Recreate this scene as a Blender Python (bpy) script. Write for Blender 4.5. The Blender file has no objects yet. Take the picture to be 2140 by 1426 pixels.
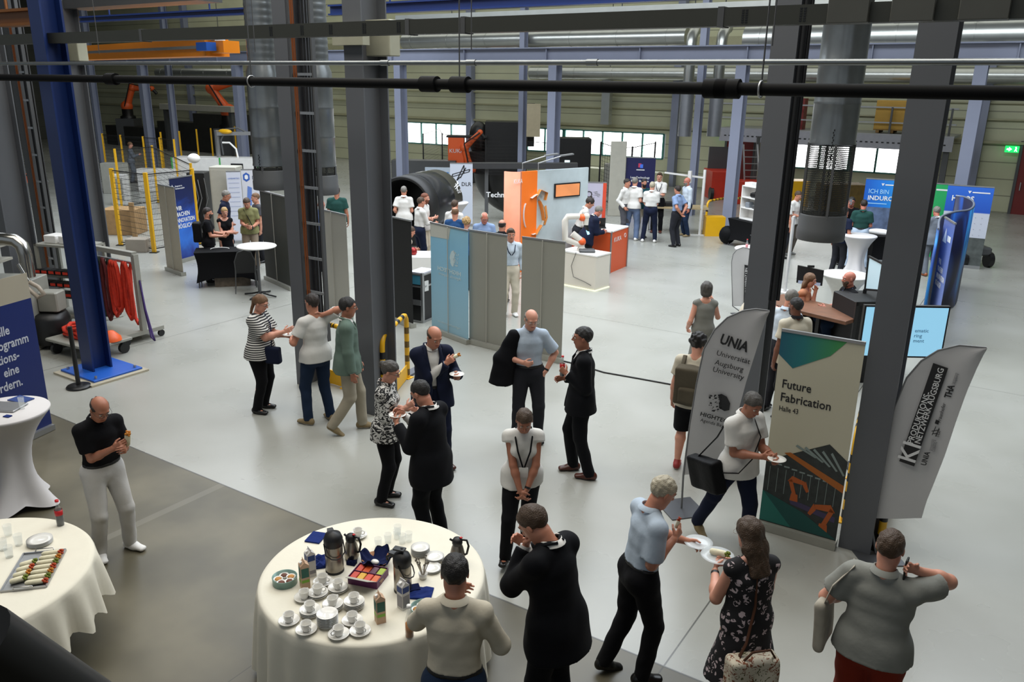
import bpy, math, random
import numpy as np
from mathutils import Vector, Matrix
try:
    import openvdb as vdb
except ImportError:
    import pyopenvdb as vdb
PI = math.pi
random.seed(7)
SC = bpy.context.scene
COL = SC.collection
FPX, PITCH, ROLL, YAW, H = 1700.0, math.radians(17.45), math.radians(0.9), math.radians(33.0), 4.4
CX, CY = 1070.0, 713.0
sa, ca = math.sin(YAW), math.cos(YAW)
F0 = np.array([-sa, ca, 0.0]); R0 = np.array([ca, sa, 0.0]); UP = np.array([0, 0, 1.0])
FW = F0 * math.cos(PITCH) - UP * math.sin(PITCH)
UU = F0 * math.sin(PITCH) + UP * math.cos(PITCH)
cr, sr = math.cos(ROLL), math.sin(ROLL)
RR = R0 * cr + UU * sr
UI = -R0 * sr + UU * cr
EYE = np.array([0, 0, H])
cam_data = bpy.data.cameras.new('camera')
cam = bpy.data.objects.new('camera', cam_data); COL.objects.link(cam)
cam_data.sensor_width = 36.0; cam_data.lens = 36.0 * FPX / 2140.0
cam_data.clip_start = 0.05; cam_data.clip_end = 300
cam.matrix_world = Matrix(((RR[0], UI[0], -FW[0], 0), (RR[1], UI[1], -FW[1], 0), (RR[2], UI[2], -FW[2], H), (0, 0, 0, 1)))
SC.camera = cam
SC.view_settings.view_transform = 'Standard'; SC.view_settings.look = 'None'
SC.view_settings.exposure = 0.12; SC.view_settings.gamma = 1.0; SC.view_settings.use_curve_mapping = False
SC.cycles.max_bounces = 6; SC.cycles.diffuse_bounces = 3; SC.cycles.glossy_bounces = 3
SC.cycles.transmission_bounces = 5; SC.cycles.transparent_max_bounces = 12
SC.cycles.caustics_reflective = False; SC.cycles.caustics_refractive = False
SC.cycles.sample_clamp_indirect = 4.0; SC.cycles.use_denoising = True
W = bpy.data.worlds.new('world'); SC.world = W; W.use_nodes = True
bg = W.node_tree.nodes['Background']; bg.inputs[0].default_value = (0.80, 0.90, 1.0, 1); bg.inputs[1].default_value = 0.30
def ray(px, py):
    u, v = px - CX, py - CY
    return FW * FPX + RR * u - UI * v
def G(px, py, z=0.0):
    d = ray(px, py); t = (z - H) / d[2]; return EYE + d * t
def D(px, py, dist):
    d = ray(px, py); t = dist / d.dot(F0); return EYE + d * t
def PL(px, py, axis, val):
    d = ray(px, py); t = (val - EYE[axis]) / d[axis]; return EYE + d * t
def proj(p):
    q = np.array(p, float) - EYE; z = q.dot(FW); return CX + FPX * q.dot(RR) / z, CY - FPX * q.dot(UI) / z
def dist_of(p): return float((np.array(p) - EYE).dot(F0))
def area(name, loc, sx, sy, power, color=(1, 1, 1), rot=(0, 0, 0)):
    l = bpy.data.lights.new(name, 'AREA'); l.shape = 'RECTANGLE'; l.size = sx; l.size_y = sy
    l.energy = power; l.color = color
    o = bpy.data.objects.new(name, l); COL.objects.link(o); o.location = loc; o.rotation_euler = rot
    return o
# daylight falling through the roof lights of the hall (long strips across the hall), then an added fill light
_c = EYE + F0 * 20 - R0 * 1.5; area('skylight_and_fill', (_c[0], _c[1], 10.5), 30, 12, 6000, (0.86, 0.93, 1.0))
_c = EYE + F0 * 42 - R0 * 2; area('skylight_and_fill', (_c[0], _c[1], 11.5), 50, 12, 2000, (0.95, 0.97, 0.9))
_c = EYE + F0 * 8 - R0 * 3; area('skylight_and_fill', (_c[0], _c[1], 10.3), 14, 7, 1100, (1.0, 0.96, 0.88))  # overhead fill added to brighten the foreground and the coffee table
def lin(c):
    return tuple(((v / 12.92) if v <= 0.04045 else ((v + 0.055) / 1.055) ** 2.4) for v in c)
MATS = {}
def rgb(h):
    h = h.lstrip('#'); return tuple(int(h[i:i + 2], 16) / 255 for i in (0, 2, 4))
def mat(name, col, rough=0.6, metal=0.0, noise=0.06, scale=6.0, bump=0.0, bscale=30.0, emit=0.0, alpha=1.0, trans=0.0, sheen=0.0, spec=0.5, coat=0.0):
    if name in MATS: return MATS[name]
    m = bpy.data.materials.new(name); m.use_nodes = True; MATS[name] = m
    nt = m.node_tree; b = nt.nodes['Principled BSDF']; L = nt.links
    c = lin(rgb(col) if isinstance(col, str) else col)
    b.inputs['Base Color'].default_value = (*c, 1); b.inputs['Roughness'].default_value = rough
    b.inputs['Metallic'].default_value = metal; b.inputs['Specular IOR Level'].default_value = spec
    b.inputs['Sheen Weight'].default_value = sheen; b.inputs['Coat Weight'].default_value = coat
    if alpha < 1: b.inputs['Alpha'].default_value = alpha
    if trans: b.inputs['Transmission Weight'].default_value = trans; b.inputs['IOR'].default_value = 1.3
    if emit: b.inputs['Emission Color'].default_value = (*c, 1); b.inputs['Emission Strength'].default_value = emit
    if noise or bump:
        tc = nt.nodes.new('ShaderNodeTexCoord'); nz = nt.nodes.new('ShaderNodeTexNoise')
        nz.inputs['Scale'].default_value = scale; nz.inputs['Detail'].default_value = 4
        L.new(tc.outputs['Object'], nz.inputs['Vector'])
        mr = nt.nodes.new('ShaderNodeMapRange'); mr.inputs[3].default_value = 1 - 2 * noise; mr.inputs[4].default_value = 1 + 2 * noise
        L.new(nz.outputs['Fac'], mr.inputs[0])
        mx = nt.nodes.new('ShaderNodeMix'); mx.data_type = 'RGBA'; mx.blend_type = 'MULTIPLY'; mx.inputs[0].default_value = 1
        mx.inputs[6].default_value = (*c, 1); L.new(mr.outputs[0], mx.inputs[7]); L.new(mx.outputs[2], b.inputs['Base Color'])
        if bump:
            n2 = nt.nodes.new('ShaderNodeTexNoise'); n2.inputs['Scale'].default_value = bscale; L.new(tc.outputs['Object'], n2.inputs['Vector'])
            bp = nt.nodes.new('ShaderNodeBump'); bp.inputs['Strength'].default_value = bump; bp.inputs['Distance'].default_value = 0.01
            L.new(n2.outputs['Fac'], bp.inputs['Height']); L.new(bp.outputs[0], b.inputs['Normal'])
    return m
class NT:
    """small helper for node materials"""
    def __init__(s, name, rough=0.6, metal=0.0):
        s.m = bpy.data.materials.new(name); s.m.use_nodes = True; s.t = s.m.node_tree; s.b = s.t.nodes['Principled BSDF']
        s.b.inputs['Roughness'].default_value = rough; s.b.inputs['Metallic'].default_value = metal; MATS[name] = s.m
    def n(s, k, **kw):
        x = s.t.nodes.new('ShaderNode' + k)
        for a, v in kw.items(): setattr(x, a, v)
        return x
    def l(s, a, b): s.t.links.new(a, b)
    def coord(s, sx=1, sy=1, sz=1, loc=(0, 0, 0), rot=(0, 0, 0), kind='Object'):
        c = s.n('TexCoord'); mp = s.n('Mapping'); mp.inputs['Scale'].default_value = (sx, sy, sz)
        mp.inputs['Location'].default_value = loc; mp.inputs['Rotation'].default_value = rot
        s.l(c.outputs[kind], mp.inputs['Vector']); return mp.outputs[0]
    def noise(s, vec, scale=5, detail=4, dist=0.0):
        x = s.n('TexNoise'); x.inputs['Scale'].default_value = scale; x.inputs['Detail'].default_value = detail
        x.inputs['Distortion'].default_value = dist; s.l(vec, x.inputs['Vector']); return x.outputs['Fac']
    def ramp(s, fac, stops, interp='LINEAR'):
        r = s.n('ValToRGB'); r.color_ramp.interpolation = interp; e = r.color_ramp.elements
        while len(e) > 1: e.remove(e[0])
        e[0].position = stops[0][0]; e[0].color = (*lin(rgb(stops[0][1])), 1)
        for p, c in stops[1:]:
            k = e.new(p); k.color = (*lin(rgb(c)), 1)
        s.l(fac, r.inputs[0]); return r.outputs[0]
    def math(s, op, a, b=None, c=None):
        x = s.n('Math', operation=op)
        for i, v in enumerate((a, b, c)):
            if v is None: continue
            if isinstance(v, (int, float)): x.inputs[i].default_value = v
            else: s.l(v, x.inputs[i])
        return x.outputs[0]
    def mix(s, f, a, b, blend='MIX'):
        x = s.n('Mix', data_type='RGBA', blend_type=blend)
        for i, v in ((0, f), (6, a), (7, b)):
            if isinstance(v, str): x.inputs[i].default_value = (*lin(rgb(v)), 1)
            elif isinstance(v, (int, float)): x.inputs[i].default_value = v
            else: s.l(v, x.inputs[i])
        return x.outputs[2]
    def color(s, c): s.l(c, s.b.inputs['Base Color']); return s.m
    def bump(s, h, strength=0.3, dist=0.01):
        bp = s.n('Bump'); bp.inputs['Strength'].default_value = strength; bp.inputs['Distance'].default_value = dist
        s.l(h, bp.inputs['Height']); s.l(bp.outputs[0], s.b.inputs['Normal'])
def frame(x, z=None):
    """orthonormal basis whose z runs along the given direction"""
    w = np.array(x, float); w /= np.linalg.norm(w)
    a = np.array([0, 0, 1.0]) if abs(w[2]) < 0.95 else np.array([1.0, 0, 0])
    if z is not None: a = np.array(z, float)
    u = np.cross(a, w); u /= np.linalg.norm(u); v = np.cross(w, u)
    return u, v, w
class MB:
    def __init__(s): s.v = []; s.f = []; s.mi = []; s.n = 0; s.sm = []
    def add(s, vs, fs, mi=0, smooth=False):
        vs = np.asarray(vs, float).reshape(-1, 3)
        s.v.append(vs); s.f += [tuple(int(i) + s.n for i in f) for f in fs]; s.mi += [mi] * len(fs); s.sm += [smooth] * len(fs); s.n += len(vs)
        return s
    def box(s, c, d, rz=0.0, mi=0, R=None, bev=0.0):
        hx, hy, hz = d[0] / 2, d[1] / 2, d[2] / 2
        if bev > 0:
            b = min(bev, hx * .9, hy * .9, hz * .9); P = []
            for sz in (-1, 1):
                for ins in ((0, 1) if sz < 0 else (1, 0)):
                    pass
            rings = []
            def ring(ex, ey, z):
                q = min(b, ex, ey)
                return [(ex - q, -ey, z), (ex, -ey + q, z), (ex, ey - q, z), (ex - q, ey, z), (-ex + q, ey, z), (-ex, ey - q, z), (-ex, -ey + q, z), (-ex + q, -ey, z)]
            rings = [ring(hx - b, hy - b, -hz), ring(hx, hy, -hz + b), ring(hx, hy, hz - b), ring(hx - b, hy - b, hz)]
            P = np.array([p for r in rings for p in r]); F = [tuple(range(7, -1, -1)), tuple(range(24, 32))]
            for k in range(3):
                for i in range(8): F.append((k * 8 + i, k * 8 + (i + 1) % 8, k * 8 + 8 + (i + 1) % 8, k * 8 + 8 + i))
        else:
            P = np.array([(-hx, -hy, -hz), (hx, -hy, -hz), (hx, hy, -hz), (-hx, hy, -hz), (-hx, -hy, hz), (hx, -hy, hz), (hx, hy, hz), (-hx, hy, hz)])
            F = [(3, 2, 1, 0), (4, 5, 6, 7), (0, 1, 5, 4), (1, 2, 6, 5), (2, 3, 7, 6), (3, 0, 4, 7)]
        if R is not None: P = P @ np.array(R).T
        elif rz:
            c_, s_ = math.cos(rz), math.sin(rz); P = np.stack([P[:, 0] * c_ - P[:, 1] * s_, P[:, 0] * s_ + P[:, 1] * c_, P[:, 2]], 1)
        return s.add(P + np.array(c, float), F, mi)
    def bar(s, a, b, w, h=None, mi=0, up=None):
        """rectangular bar from a to b, w across, h along up"""
        a = np.array(a, float); b = np.array(b, float); h = h or w; u, v, q = frame(b - a, up)
        P = [p + u * (sx * w / 2) + v * (sy * h / 2) for p in (a, b) for sx, sy in ((-1, -1), (1, -1), (1, 1), (-1, 1))]
        return s.add(P, [(3, 2, 1, 0), (4, 5, 6, 7), (0, 1, 5, 4), (1, 2, 6, 5), (2, 3, 7, 6), (3, 0, 4, 7)], mi)
    def cyl(s, a, b, r, r2=None, n=16, mi=0, caps=True):
        a = np.array(a, float); b = np.array(b, float); r2 = r if r2 is None else r2; u, v, w = frame(b - a)
        t = np.arange(n) * 2 * PI / n
        P = np.concatenate([a + r * (np.outer(np.cos(t), u) + np.outer(np.sin(t), v)), b + r2 * (np.outer(np.cos(t), u) + np.outer(np.sin(t), v))])
        F = [(i, (i + 1) % n, n + (i + 1) % n, n + i) for i in range(n)]
        s.add(P, F, mi, True)
        if caps: s.add(P, [tuple(range(n - 1, -1, -1)), tuple(range(n, 2 * n))], mi)
        return s
    def tube(s, pts, r, n=8, mi=0, closed=False, flat=1.0, caps=True):
        pts = [np.array(p, float) for p in pts]; k = len(pts); P = []; prev = None
        rs = r if hasattr(r, '__len__') else [r] * k
        for i, p in enumerate(pts):
            if closed: d = pts[(i + 1) % k] - pts[i - 1]
            else: d = pts[min(i + 1, k - 1)] - pts[max(i - 1, 0)]
            d = d / (np.linalg.norm(d) + 1e-9)
            if prev is None: u, v, _ = frame(d)
            else:
                u = prev - d * prev.dot(d); u /= np.linalg.norm(u) + 1e-9; v = np.cross(d, u)
            prev = u
            for j in range(n):
                t = 2 * PI * j / n; P.append(p + rs[i] * (math.cos(t) * u + flat * math.sin(t) * v))
        F = []
        for i in range(k if closed else k - 1):
            a, b = i * n, ((i + 1) % k) * n
            F += [(a + j, a + (j + 1) % n, b + (j + 1) % n, b + j) for j in range(n)]
        s.add(P, F, mi, True)
        if not closed and caps: s.add(P, [tuple(range(n - 1, -1, -1)), tuple(range((k - 1) * n, k * n))], mi)
        return s
    def lathe(s, prof, c=(0, 0, 0), n=24, mi=0, fn=None, axis=None):
        """prof: [(r,z)...]; fn(theta,r,z)->(r,z) optional"""
        P = []; c = np.array(c, float)
        for r, z in prof:
            for j in range(n):
                t = 2 * PI * j / n; rr, zz = (fn(t, r, z) if fn else (r, z)); P.append((rr * math.cos(t), rr * math.sin(t), zz))
        P = np.array(P)
        if axis is not None:
            u, v, w = frame(axis); P = P[:, :1] * u + P[:, 1:2] * v + P[:, 2:3] * w
        F = []
        for i in range(len(prof) - 1):
            a, b = i * n, (i + 1) * n
            F += [(a + j, a + (j + 1) % n, b + (j + 1) % n, b + j) for j in range(n)]
        return s.add(P + c, F, mi, True)
    def prism(s, poly, o, u, v, w, mi=0, mi_side=None):
        """polygon (2D) in plane o+u,v, extruded by vector w"""
        o, u, v, w = [np.array(x, float) for x in (o, u, v, w)]; n = len(poly)
        A = [o + u * p[0] + v * p[1] for p in poly]; B = [a + w for a in A]
        s.add(A + B, [tuple(range(n - 1, -1, -1)), tuple(range(n, 2 * n))], mi)
        return s.add(A + B, [(i, (i + 1) % n, n + (i + 1) % n, n + i) for i in range(n)], mi if mi_side is None else mi_side)
    def ball(s, c, r, n=12, mi=0, sc=(1, 1, 1)):
        pr = [(max(1e-4, math.sin(PI * i / n)), -math.cos(PI * i / n)) for i in range(n + 1)]
        P = []
        m = n * 2
        for a, z in pr:
            for j in range(m): t = 2 * PI * j / m; P.append((a * math.cos(t), a * math.sin(t), z))
        P = np.array(P) * r * np.array(sc) + np.array(c)
        return s.add(P, [(i * m + j, i * m + (j + 1) % m, (i + 1) * m + (j + 1) % m, (i + 1) * m + j) for i in range(n) for j in range(m)], mi, True)
    def build(s, name, mats, parent=None, loc=None, **tags):
        me = bpy.data.meshes.new(name); V = np.concatenate(s.v) if s.v else np.zeros((0, 3))
        org = np.zeros(3)
        if parent is not None: org = np.array(parent.matrix_world.translation) if parent.get('_w') is None else np.array(parent['_w'])
        elif loc is not None: org = np.array(loc, float)
        me.from_pydata((V - org).tolist(), [], s.f)
        for m in (mats if isinstance(mats, (list, tuple)) else [mats]): me.materials.append(m)
        me.polygons.foreach_set('material_index', s.mi); me.polygons.foreach_set('use_smooth', s.sm); me.update()
        o = bpy.data.objects.new(name, me); COL.objects.link(o)
        if parent is not None: o.parent = parent; o['_w'] = list(org)
        else: o.location = org; o['_w'] = list(org)
        for k, v in tags.items(): o[k] = v
        return o
def thing(name, label, cat, loc, group=None):
    o = bpy.data.objects.new(name, None); COL.objects.link(o); o.location = Vector(loc); o.empty_display_size = 0.1
    o['_w'] = [float(a) for a in loc]; o['label'] = label; o['category'] = cat
    if group: o['group'] = group
    return o
def tag(o, label, cat, group=None, kind=None):
    o['label'] = label; o['category'] = cat
    if group: o['group'] = group
    if kind: o['kind'] = kind
    return o
def struct(o): o['kind'] = 'structure'; return o
def base_of(mb):
    V = np.concatenate(mb.v); return (float((V[:, 0].min() + V[:, 0].max()) / 2), float((V[:, 1].min() + V[:, 1].max()) / 2), float(V[:, 2].min()))
def single(mb, name, mats, label, cat, group=None, kind=None):
    return tag(mb.build(name, mats, loc=base_of(mb)), label, cat, group, kind)
def copy_tree(o, parent=None):
    c = o.copy(); COL.objects.link(c); c.parent = parent
    for ch in list(o.children): copy_tree(ch, c)
    return c
def text_mesh(txt, size, depth=0.002, align='LEFT', bold=0.0, spacing=1.0, line=1.0):
    cu = bpy.data.curves.new('t', 'FONT'); cu.body = txt; cu.size = size; cu.extrude = depth; cu.align_x = align
    cu.offset = bold; cu.space_character = spacing; cu.space_line = line; cu.resolution_u = 2
    o = bpy.data.objects.new('t', cu); COL.objects.link(o)
    dg = bpy.context.evaluated_depsgraph_get(); me = bpy.data.meshes.new_from_object(o.evaluated_get(dg))
    V = np.zeros(len(me.vertices) * 3); me.vertices.foreach_get('co', V); V = V.reshape(-1, 3)
    F = [tuple(p.vertices) for p in me.polygons]
    bpy.data.objects.remove(o); bpy.data.curves.remove(cu); bpy.data.meshes.remove(me)
    return V, F
def text(txt, o, u, v, size, m, parent, name='lettering', width=None, align='LEFT', bold=0.0, rot=0.0, depth=0.0015, line=1.0, mb=None, mi=0, label=None):
    """writing laid on a surface at o, running along u with up v"""
    V, F = text_mesh(txt, size, depth, align, bold, line=line)
    if len(V) == 0: return None
    if width:
        k = width / max(1e-6, V[:, 0].max() - V[:, 0].min()); V[:, 0] *= k
    if rot:
        c_, s_ = math.cos(rot), math.sin(rot); V = np.stack([V[:, 0] * c_ - V[:, 1] * s_, V[:, 0] * s_ + V[:, 1] * c_, V[:, 2]], 1)
    o, u, v = [np.array(a, float) for a in (o, u, v)]; w = np.cross(u, v)
    Pp = o + V[:, :1] * u + V[:, 1:2] * v + V[:, 2:3] * w
    if mb is not None: mb.add(Pp, F, mi); return None
    q = MB(); q.add(Pp, F); ob = q.build(name, m, parent)
    if label: ob['label'] = label
    return ob
def arc(c, u, v, r, a0, a1, n=10):
    return [np.array(c, float) + r * (math.cos(t) * np.array(u, float) + math.sin(t) * np.array(v, float)) for t in np.linspace(a0, a1, n)]
def I_col(mb, x, y, z0, z1, bx, dy, tf=0.02, tw=0.014, mi=0):
    """I-section upright: flanges across x at both ends of y"""
    mb.box((x, y - dy / 2 + tf / 2, (z0 + z1) / 2), (bx, tf, z1 - z0), mi=mi)
    mb.box((x, y + dy / 2 - tf / 2, (z0 + z1) / 2), (bx, tf, z1 - z0), mi=mi)
    mb.box((x, y, (z0 + z1) / 2), (tw, dy - 2 * tf, z1 - z0), mi=mi)
# shared materials
M_steel = mat('grey_blue_painted_steel', '#7f8496', 0.45, 0.0, 0.03, 2)
M_steeldk = mat('dark_grey_painted_steel', '#4a4b4c', 0.5, 0, 0.04, 2)
M_duct = mat('galvanised_sheet', '#85898a', 0.28, 0.8, 0.10, 5, 0.15, 8)
M_black = mat('black_plastic', '#0d0d0f', 0.5, 0, 0.02)
M_blackm = mat('black_rubber_pipe', '#050506', 0.7, 0, 0.02, spec=.15)
M_white = mat('white_laminate', '#e6e4e0', 0.45, 0, 0.02)
M_chrome = mat('polished_steel', '#b8b6b0', 0.22, 1.0, 0.03)
M_alu = mat('brushed_aluminium', '#a8a9aa', 0.35, 0.8, 0.04)
M_yellow = mat('safety_yellow_paint', '#d9a412', 0.4, 0, 0.04)
M_blackp = mat('black_paint', '#131314', 0.4)
M_orange = mat('signal_orange_paint', '#e2571b', 0.4, 0, 0.03)
M_copper = mat('copper_pipe_metal', '#9a5a35', 0.4, 0.7, 0.08)
M_traygrey = mat('grey_cable_duct_sheet', '#33342d', 0.5, 0.1, 0.04, 3)
# floor : polished concrete, saw-cut joints
def floor_mat():
    k = NT('polished_concrete_floor', 0.3)
    c = k.coord(); n1 = k.noise(c, 0.35, 3, 0.4); n2 = k.noise(k.coord(1, 1, 1, (3, 7, 0)), 1.1, 3, 0.0); n3 = k.noise(c, 14, 4)
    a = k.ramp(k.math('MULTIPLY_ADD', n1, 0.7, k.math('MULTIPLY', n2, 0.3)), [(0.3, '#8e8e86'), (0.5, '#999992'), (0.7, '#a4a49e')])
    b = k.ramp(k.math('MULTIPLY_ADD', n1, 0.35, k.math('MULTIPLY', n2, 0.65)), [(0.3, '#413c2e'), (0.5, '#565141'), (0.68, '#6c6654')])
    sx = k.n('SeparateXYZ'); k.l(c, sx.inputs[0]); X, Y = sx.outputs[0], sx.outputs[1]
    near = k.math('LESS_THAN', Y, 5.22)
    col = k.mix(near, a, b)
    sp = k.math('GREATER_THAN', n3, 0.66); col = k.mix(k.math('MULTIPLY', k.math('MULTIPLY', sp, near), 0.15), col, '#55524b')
    def joint(co, v, w): return k.math('LESS_THAN', k.math('ABSOLUTE', k.math('SUBTRACT', co, v)), w)
    j = joint(Y, 5.22, 0.010)
    for v in (8.0, 14.0, 20.0): j = k.math('MAXIMUM', j, joint(Y, v, 0.005)) if v > 9 else j
    for v in (-12.75, -1.9): j = k.math('MAXIMUM', j, joint(X, v, 0.007))
    j2 = k.math('MULTIPLY', joint(X, -4.6, 0.004), k.math('LESS_THAN', Y, 5.2)); j = k.math('MAXIMUM', j, j2)
    col = k.mix(k.math('MULTIPLY', j, 0.75), col, '#2c2a27')
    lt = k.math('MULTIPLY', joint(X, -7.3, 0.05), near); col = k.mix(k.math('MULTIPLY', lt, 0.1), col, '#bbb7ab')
    k.color(col)
    r = k.n('MapRange'); k.l(n2, r.inputs[0]); r.inputs[3].default_value = 0.24; r.inputs[4].default_value = 0.32
    k.l(k.math('ADD', r.outputs[0], k.math('MULTIPLY', near, 0.14)), k.b.inputs['Roughness'])
    k.b.inputs['Specular IOR Level'].default_value = .5
    return k.m
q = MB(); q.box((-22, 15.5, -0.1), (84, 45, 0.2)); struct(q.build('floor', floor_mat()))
# far wall with sheet panels, window band
WY = 36.6
def wall_mat(name, c1, c2, pitch=0.62):
    k = NT(name, 0.55); c = k.coord(); s = k.n('SeparateXYZ'); k.l(c, s.inputs[0])
    z = k.math('FRACT', k.math('DIVIDE', s.outputs[2], pitch)); ln = k.math('LESS_THAN', z, 0.07)
    n = k.noise(c, 0.6, 5); col = k.ramp(n, [(0.35, c1), (0.65, c2)])
    col = k.mix(k.math('MULTIPLY', ln, 0.55), col, '#45443a'); k.color(col); k.bump(z, 0.25, 0.02); return k.m
M_wall = wall_mat('cream_sandwich_panels', '#b3b395', '#bebe9f')
M_wallg = wall_mat('grey_sandwich_panels', '#4d4e47', '#575850', 0.9)
zs, zt = 1.2, 2.33
q = MB()
def wallbox(x0, x1, z0, z1): q.box(((x0 + x1) / 2, WY + .1, (z0 + z1) / 2), (x1 - x0, .2, z1 - z0))
wallbox(-64, 14, 0, zs); wallbox(-64, 14, zt, 12); wallbox(-64, -31.2, zs, zt); wallbox(-15.4, -9.7, zs, zt); wallbox(-5.1, 14, zs, zt)
struct(q.build('wall_far', M_wall))
q = MB(); q.box((-64, 15, 6), (.2, 44, 12)); struct(q.build('wall_left', M_wallg))
q = MB(); q.box((14, 15.5, 6), (.2, 43, 12)); struct(q.build('wall_right', M_wallg))
M_green = mat('turquoise_window_frame', '#3f7d74', 0.5)
M_sky = mat('daylit_glass', '#ffffff', 0.2, noise=0, emit=3.4)
nwin = 0
def window(x0, x1, n):
    global nwin; nwin += 1
    f = MB(); w = (x1 - x0) / n; t = .06
    for i in range(n + 1): f.box((x0 + i * w, WY + .02, (zs + zt) / 2), (t * 1.3, .1, zt - zs))
    for z in (zs, zt): f.box(((x0 + x1) / 2, WY + .02, z), (x1 - x0 + t, .1, t))
    fo = struct(f.build('window_%d' % nwin, M_green, loc=((x0 + x1) / 2, WY, zs)))
    for i in range(n):
        g = MB(); g.box((x0 + (i + .5) * w, WY + .06, (zs + zt) / 2), (w - t, .02, zt - zs - t)); g.build('pane', M_sky, fo)
window(-31.1, -26.9, 4); window(-26.2, -20.9, 5); window(-20.8, -15.5, 5); window(-9.6, -7.2, 2); window(-7.1, -5.2, 2)
# wall rails and pillars
q = MB()
for x in (-26.5, -14.9, -2.6, 8.5, -38, -50): q.box((x, WY - .2, 6), (.34, .36, 12))
struct(q.build('wall_far_pillars', M_steel))
q = MB()
for z, h in ((2.62, .10), (3.45, .05), (4.05, .05)): q.box((-25, WY - .12, z), (78, .12, h))
q.box((-25, WY - .25, 6.3), (78, .4, .5)); struct(q.build('trim_1', mat('cream_rail', '#9a9778', .5)))
# roof
q = MB()
q.box((-25, 15, 12.1), (80, 44, .2)); struct(q.build('ceiling', mat('trapezoid_roof_sheet', '#6f716c', .6)))
q = MB()
for y in np.arange(-4, 36, 5.2): q.box((-25, y, 11.2), (78, .3, .7))
struct(q.build('ceiling_beams', M_steeldk))
# right: red doors
M_redd = mat('dark_red_door_paint', '#6e1712', .5)
for i, (x0, x1, z1) in enumerate(((-1.1, 3.2, 2.6), (-12.4, -11.2, 2.5))):
    q = MB(); q.box(((x0 + x1) / 2, WY - .06, z1 / 2), (x1 - x0, .1, z1)); d = struct(q.build('door_%d' % (i + 1), M_redd, loc=((x0 + x1) / 2, WY, 0)))
    f = MB(); f.box((x0 - .05, WY - .08, z1 / 2), (.1, .14, z1 + .1)); f.box((x1 + .05, WY - .08, z1 / 2), (.1, .14, z1 + .1)); f.box(((x0 + x1) / 2, WY - .08, z1 + .05), (x1 - x0 + .2, .14, .1)); f.build('door_frame', M_steeldk, d)
    h = MB(); h.box((x0 + .15, WY - .16, 1.05), (.03, .06, .9 if i else .3)); h.build('door_handle', M_alu, d)
# exit signs
M_exit = mat('lit_green_sign', '#16c65a', .4, noise=0, emit=1.6); M_exitw = mat('lit_white_sign', '#ffffff', .4, noise=0, emit=2.0)
for (px, py), lab in zip(((2115, 312), (1510, 279)), ('green emergency exit sign above the large dark red door at far right', 'green emergency exit sign beside the narrow red door under the mezzanine')):
    p = PL(px, py, 1, WY - .3); t = thing('exit_sign', lab, 'exit sign', p)
    b = MB(); b.box(p, (.46, .06, .24), bev=.01); b.build('housing', M_exit, t)
    b = MB(); x, y, z = p; y -= .035
    b.prism([(-.17, -.03), (-.1, -.03), (-.1, -.08), (0, 0), (-.1, .08), (-.1, .03), (-.17, .03)], (x, y, z), (1, 0, 0), (0, 0, 1), (0, -.004, 0))
    b.ball((x + .12, y, z + .07), .025, 6); b.prism([(.08, -.08), (.11, .03), (.16, .04), (.14, -.01), (.18, -.08), (.15, -.08), (.12, -.02), (.1, -.08)], (x, y, z), (1, 0, 0), (0, 0, 1), (0, -.004, 0)); b.build('pictogram', M_exitw, t)
# mezzanine on the right of the far wall
mz0, mz1, mzy, mzz = -11.9, -3.2, 34.0, 2.88
t = thing('mezzanine', 'grey steel mezzanine platform with railing along the far wall', 'platform', (-7.5, mzy, 0))
b = MB(); b.box(((mz0 + mz1) / 2, (mzy + WY) / 2 - .1, mzz - .04), (mz1 - mz0, WY - mzy - .2, .08)); b.build('deck', M_alu, t)
b = MB(); b.box(((mz0 + mz1) / 2, mzy, mzz - .3), (mz1 - mz0, .12, .5)); b.build('edge_beam', mat('perforated_grey_beam', '#9a9ba3', .5), t)
b = MB()
for i in range(44):
    x = mz0 + .25 + i * .19
    if x > mz1 - .1: break
    b.box((x, mzy - .065, mzz - .32), (.09, .012, .045))
b.build('beam_slots', M_blackp, t)
b = MB()
for z in (.4, .95): b.box(((mz0 + mz1) / 2, mzy, mzz + z), (mz1 - mz0, .05, .05))
b.build('rail', M_alu, t)
for x in np.arange(mz0 + .5, mz1, 2.0):
    b = MB(); b.box((x, mzy, mzz + .48), (.07, .07, .96)); b.build('rail_post', M_steeldk, t)
for x in (mz0 + 2.4, mz1 - .2):
    b = MB(); b.box((x, mzy + .2, mzz / 2 - .2), (.2, .2, mzz - .4)); b.build('support_post', M_steeldk, t)
# crane runway beam and its columns (far row)
def I_beam_x(b, x0, x1, y, z0, z1, w=.3):
    b.box(((x0 + x1) / 2, y, z0 + .02), (x1 - x0, w, .04)); b.box(((x0 + x1) / 2, y, z1 - .02), (x1 - x0, w, .04)); b.box(((x0 + x1) / 2, y, (z0 + z1) / 2), (x1 - x0, .03, z1 - z0 - .08))
b = MB(); I_beam_x(b, -46, 6, 26.2, 5.2, 5.7)
for x in np.arange(-44.5, 6, 3.6):
    b.box((x, 26.13, 5.45), (.03, .1, .42)); b.box((x, 26.27, 5.45), (.03, .1, .42))
single(b, 'crane_runway_beam', M_steel, 'long pale grey crane runway beam across the hall on the far columns', 'beam')
def column(x, y, bx, dy, z1, label, m=M_steel, group='steel columns of the hall', plate=False):
    b = MB(); I_col(b, x, y, 0, z1, bx, dy)
    t = thing('steel_column', label, 'column', (x, y, 0), group); b.build('profile', m, t)
    if plate:
        b = MB(); b.box((x, y, .015), (bx + .14, dy + .14, .03)); b.build('base_plate', M_steeldk, t)
    return t
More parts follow.
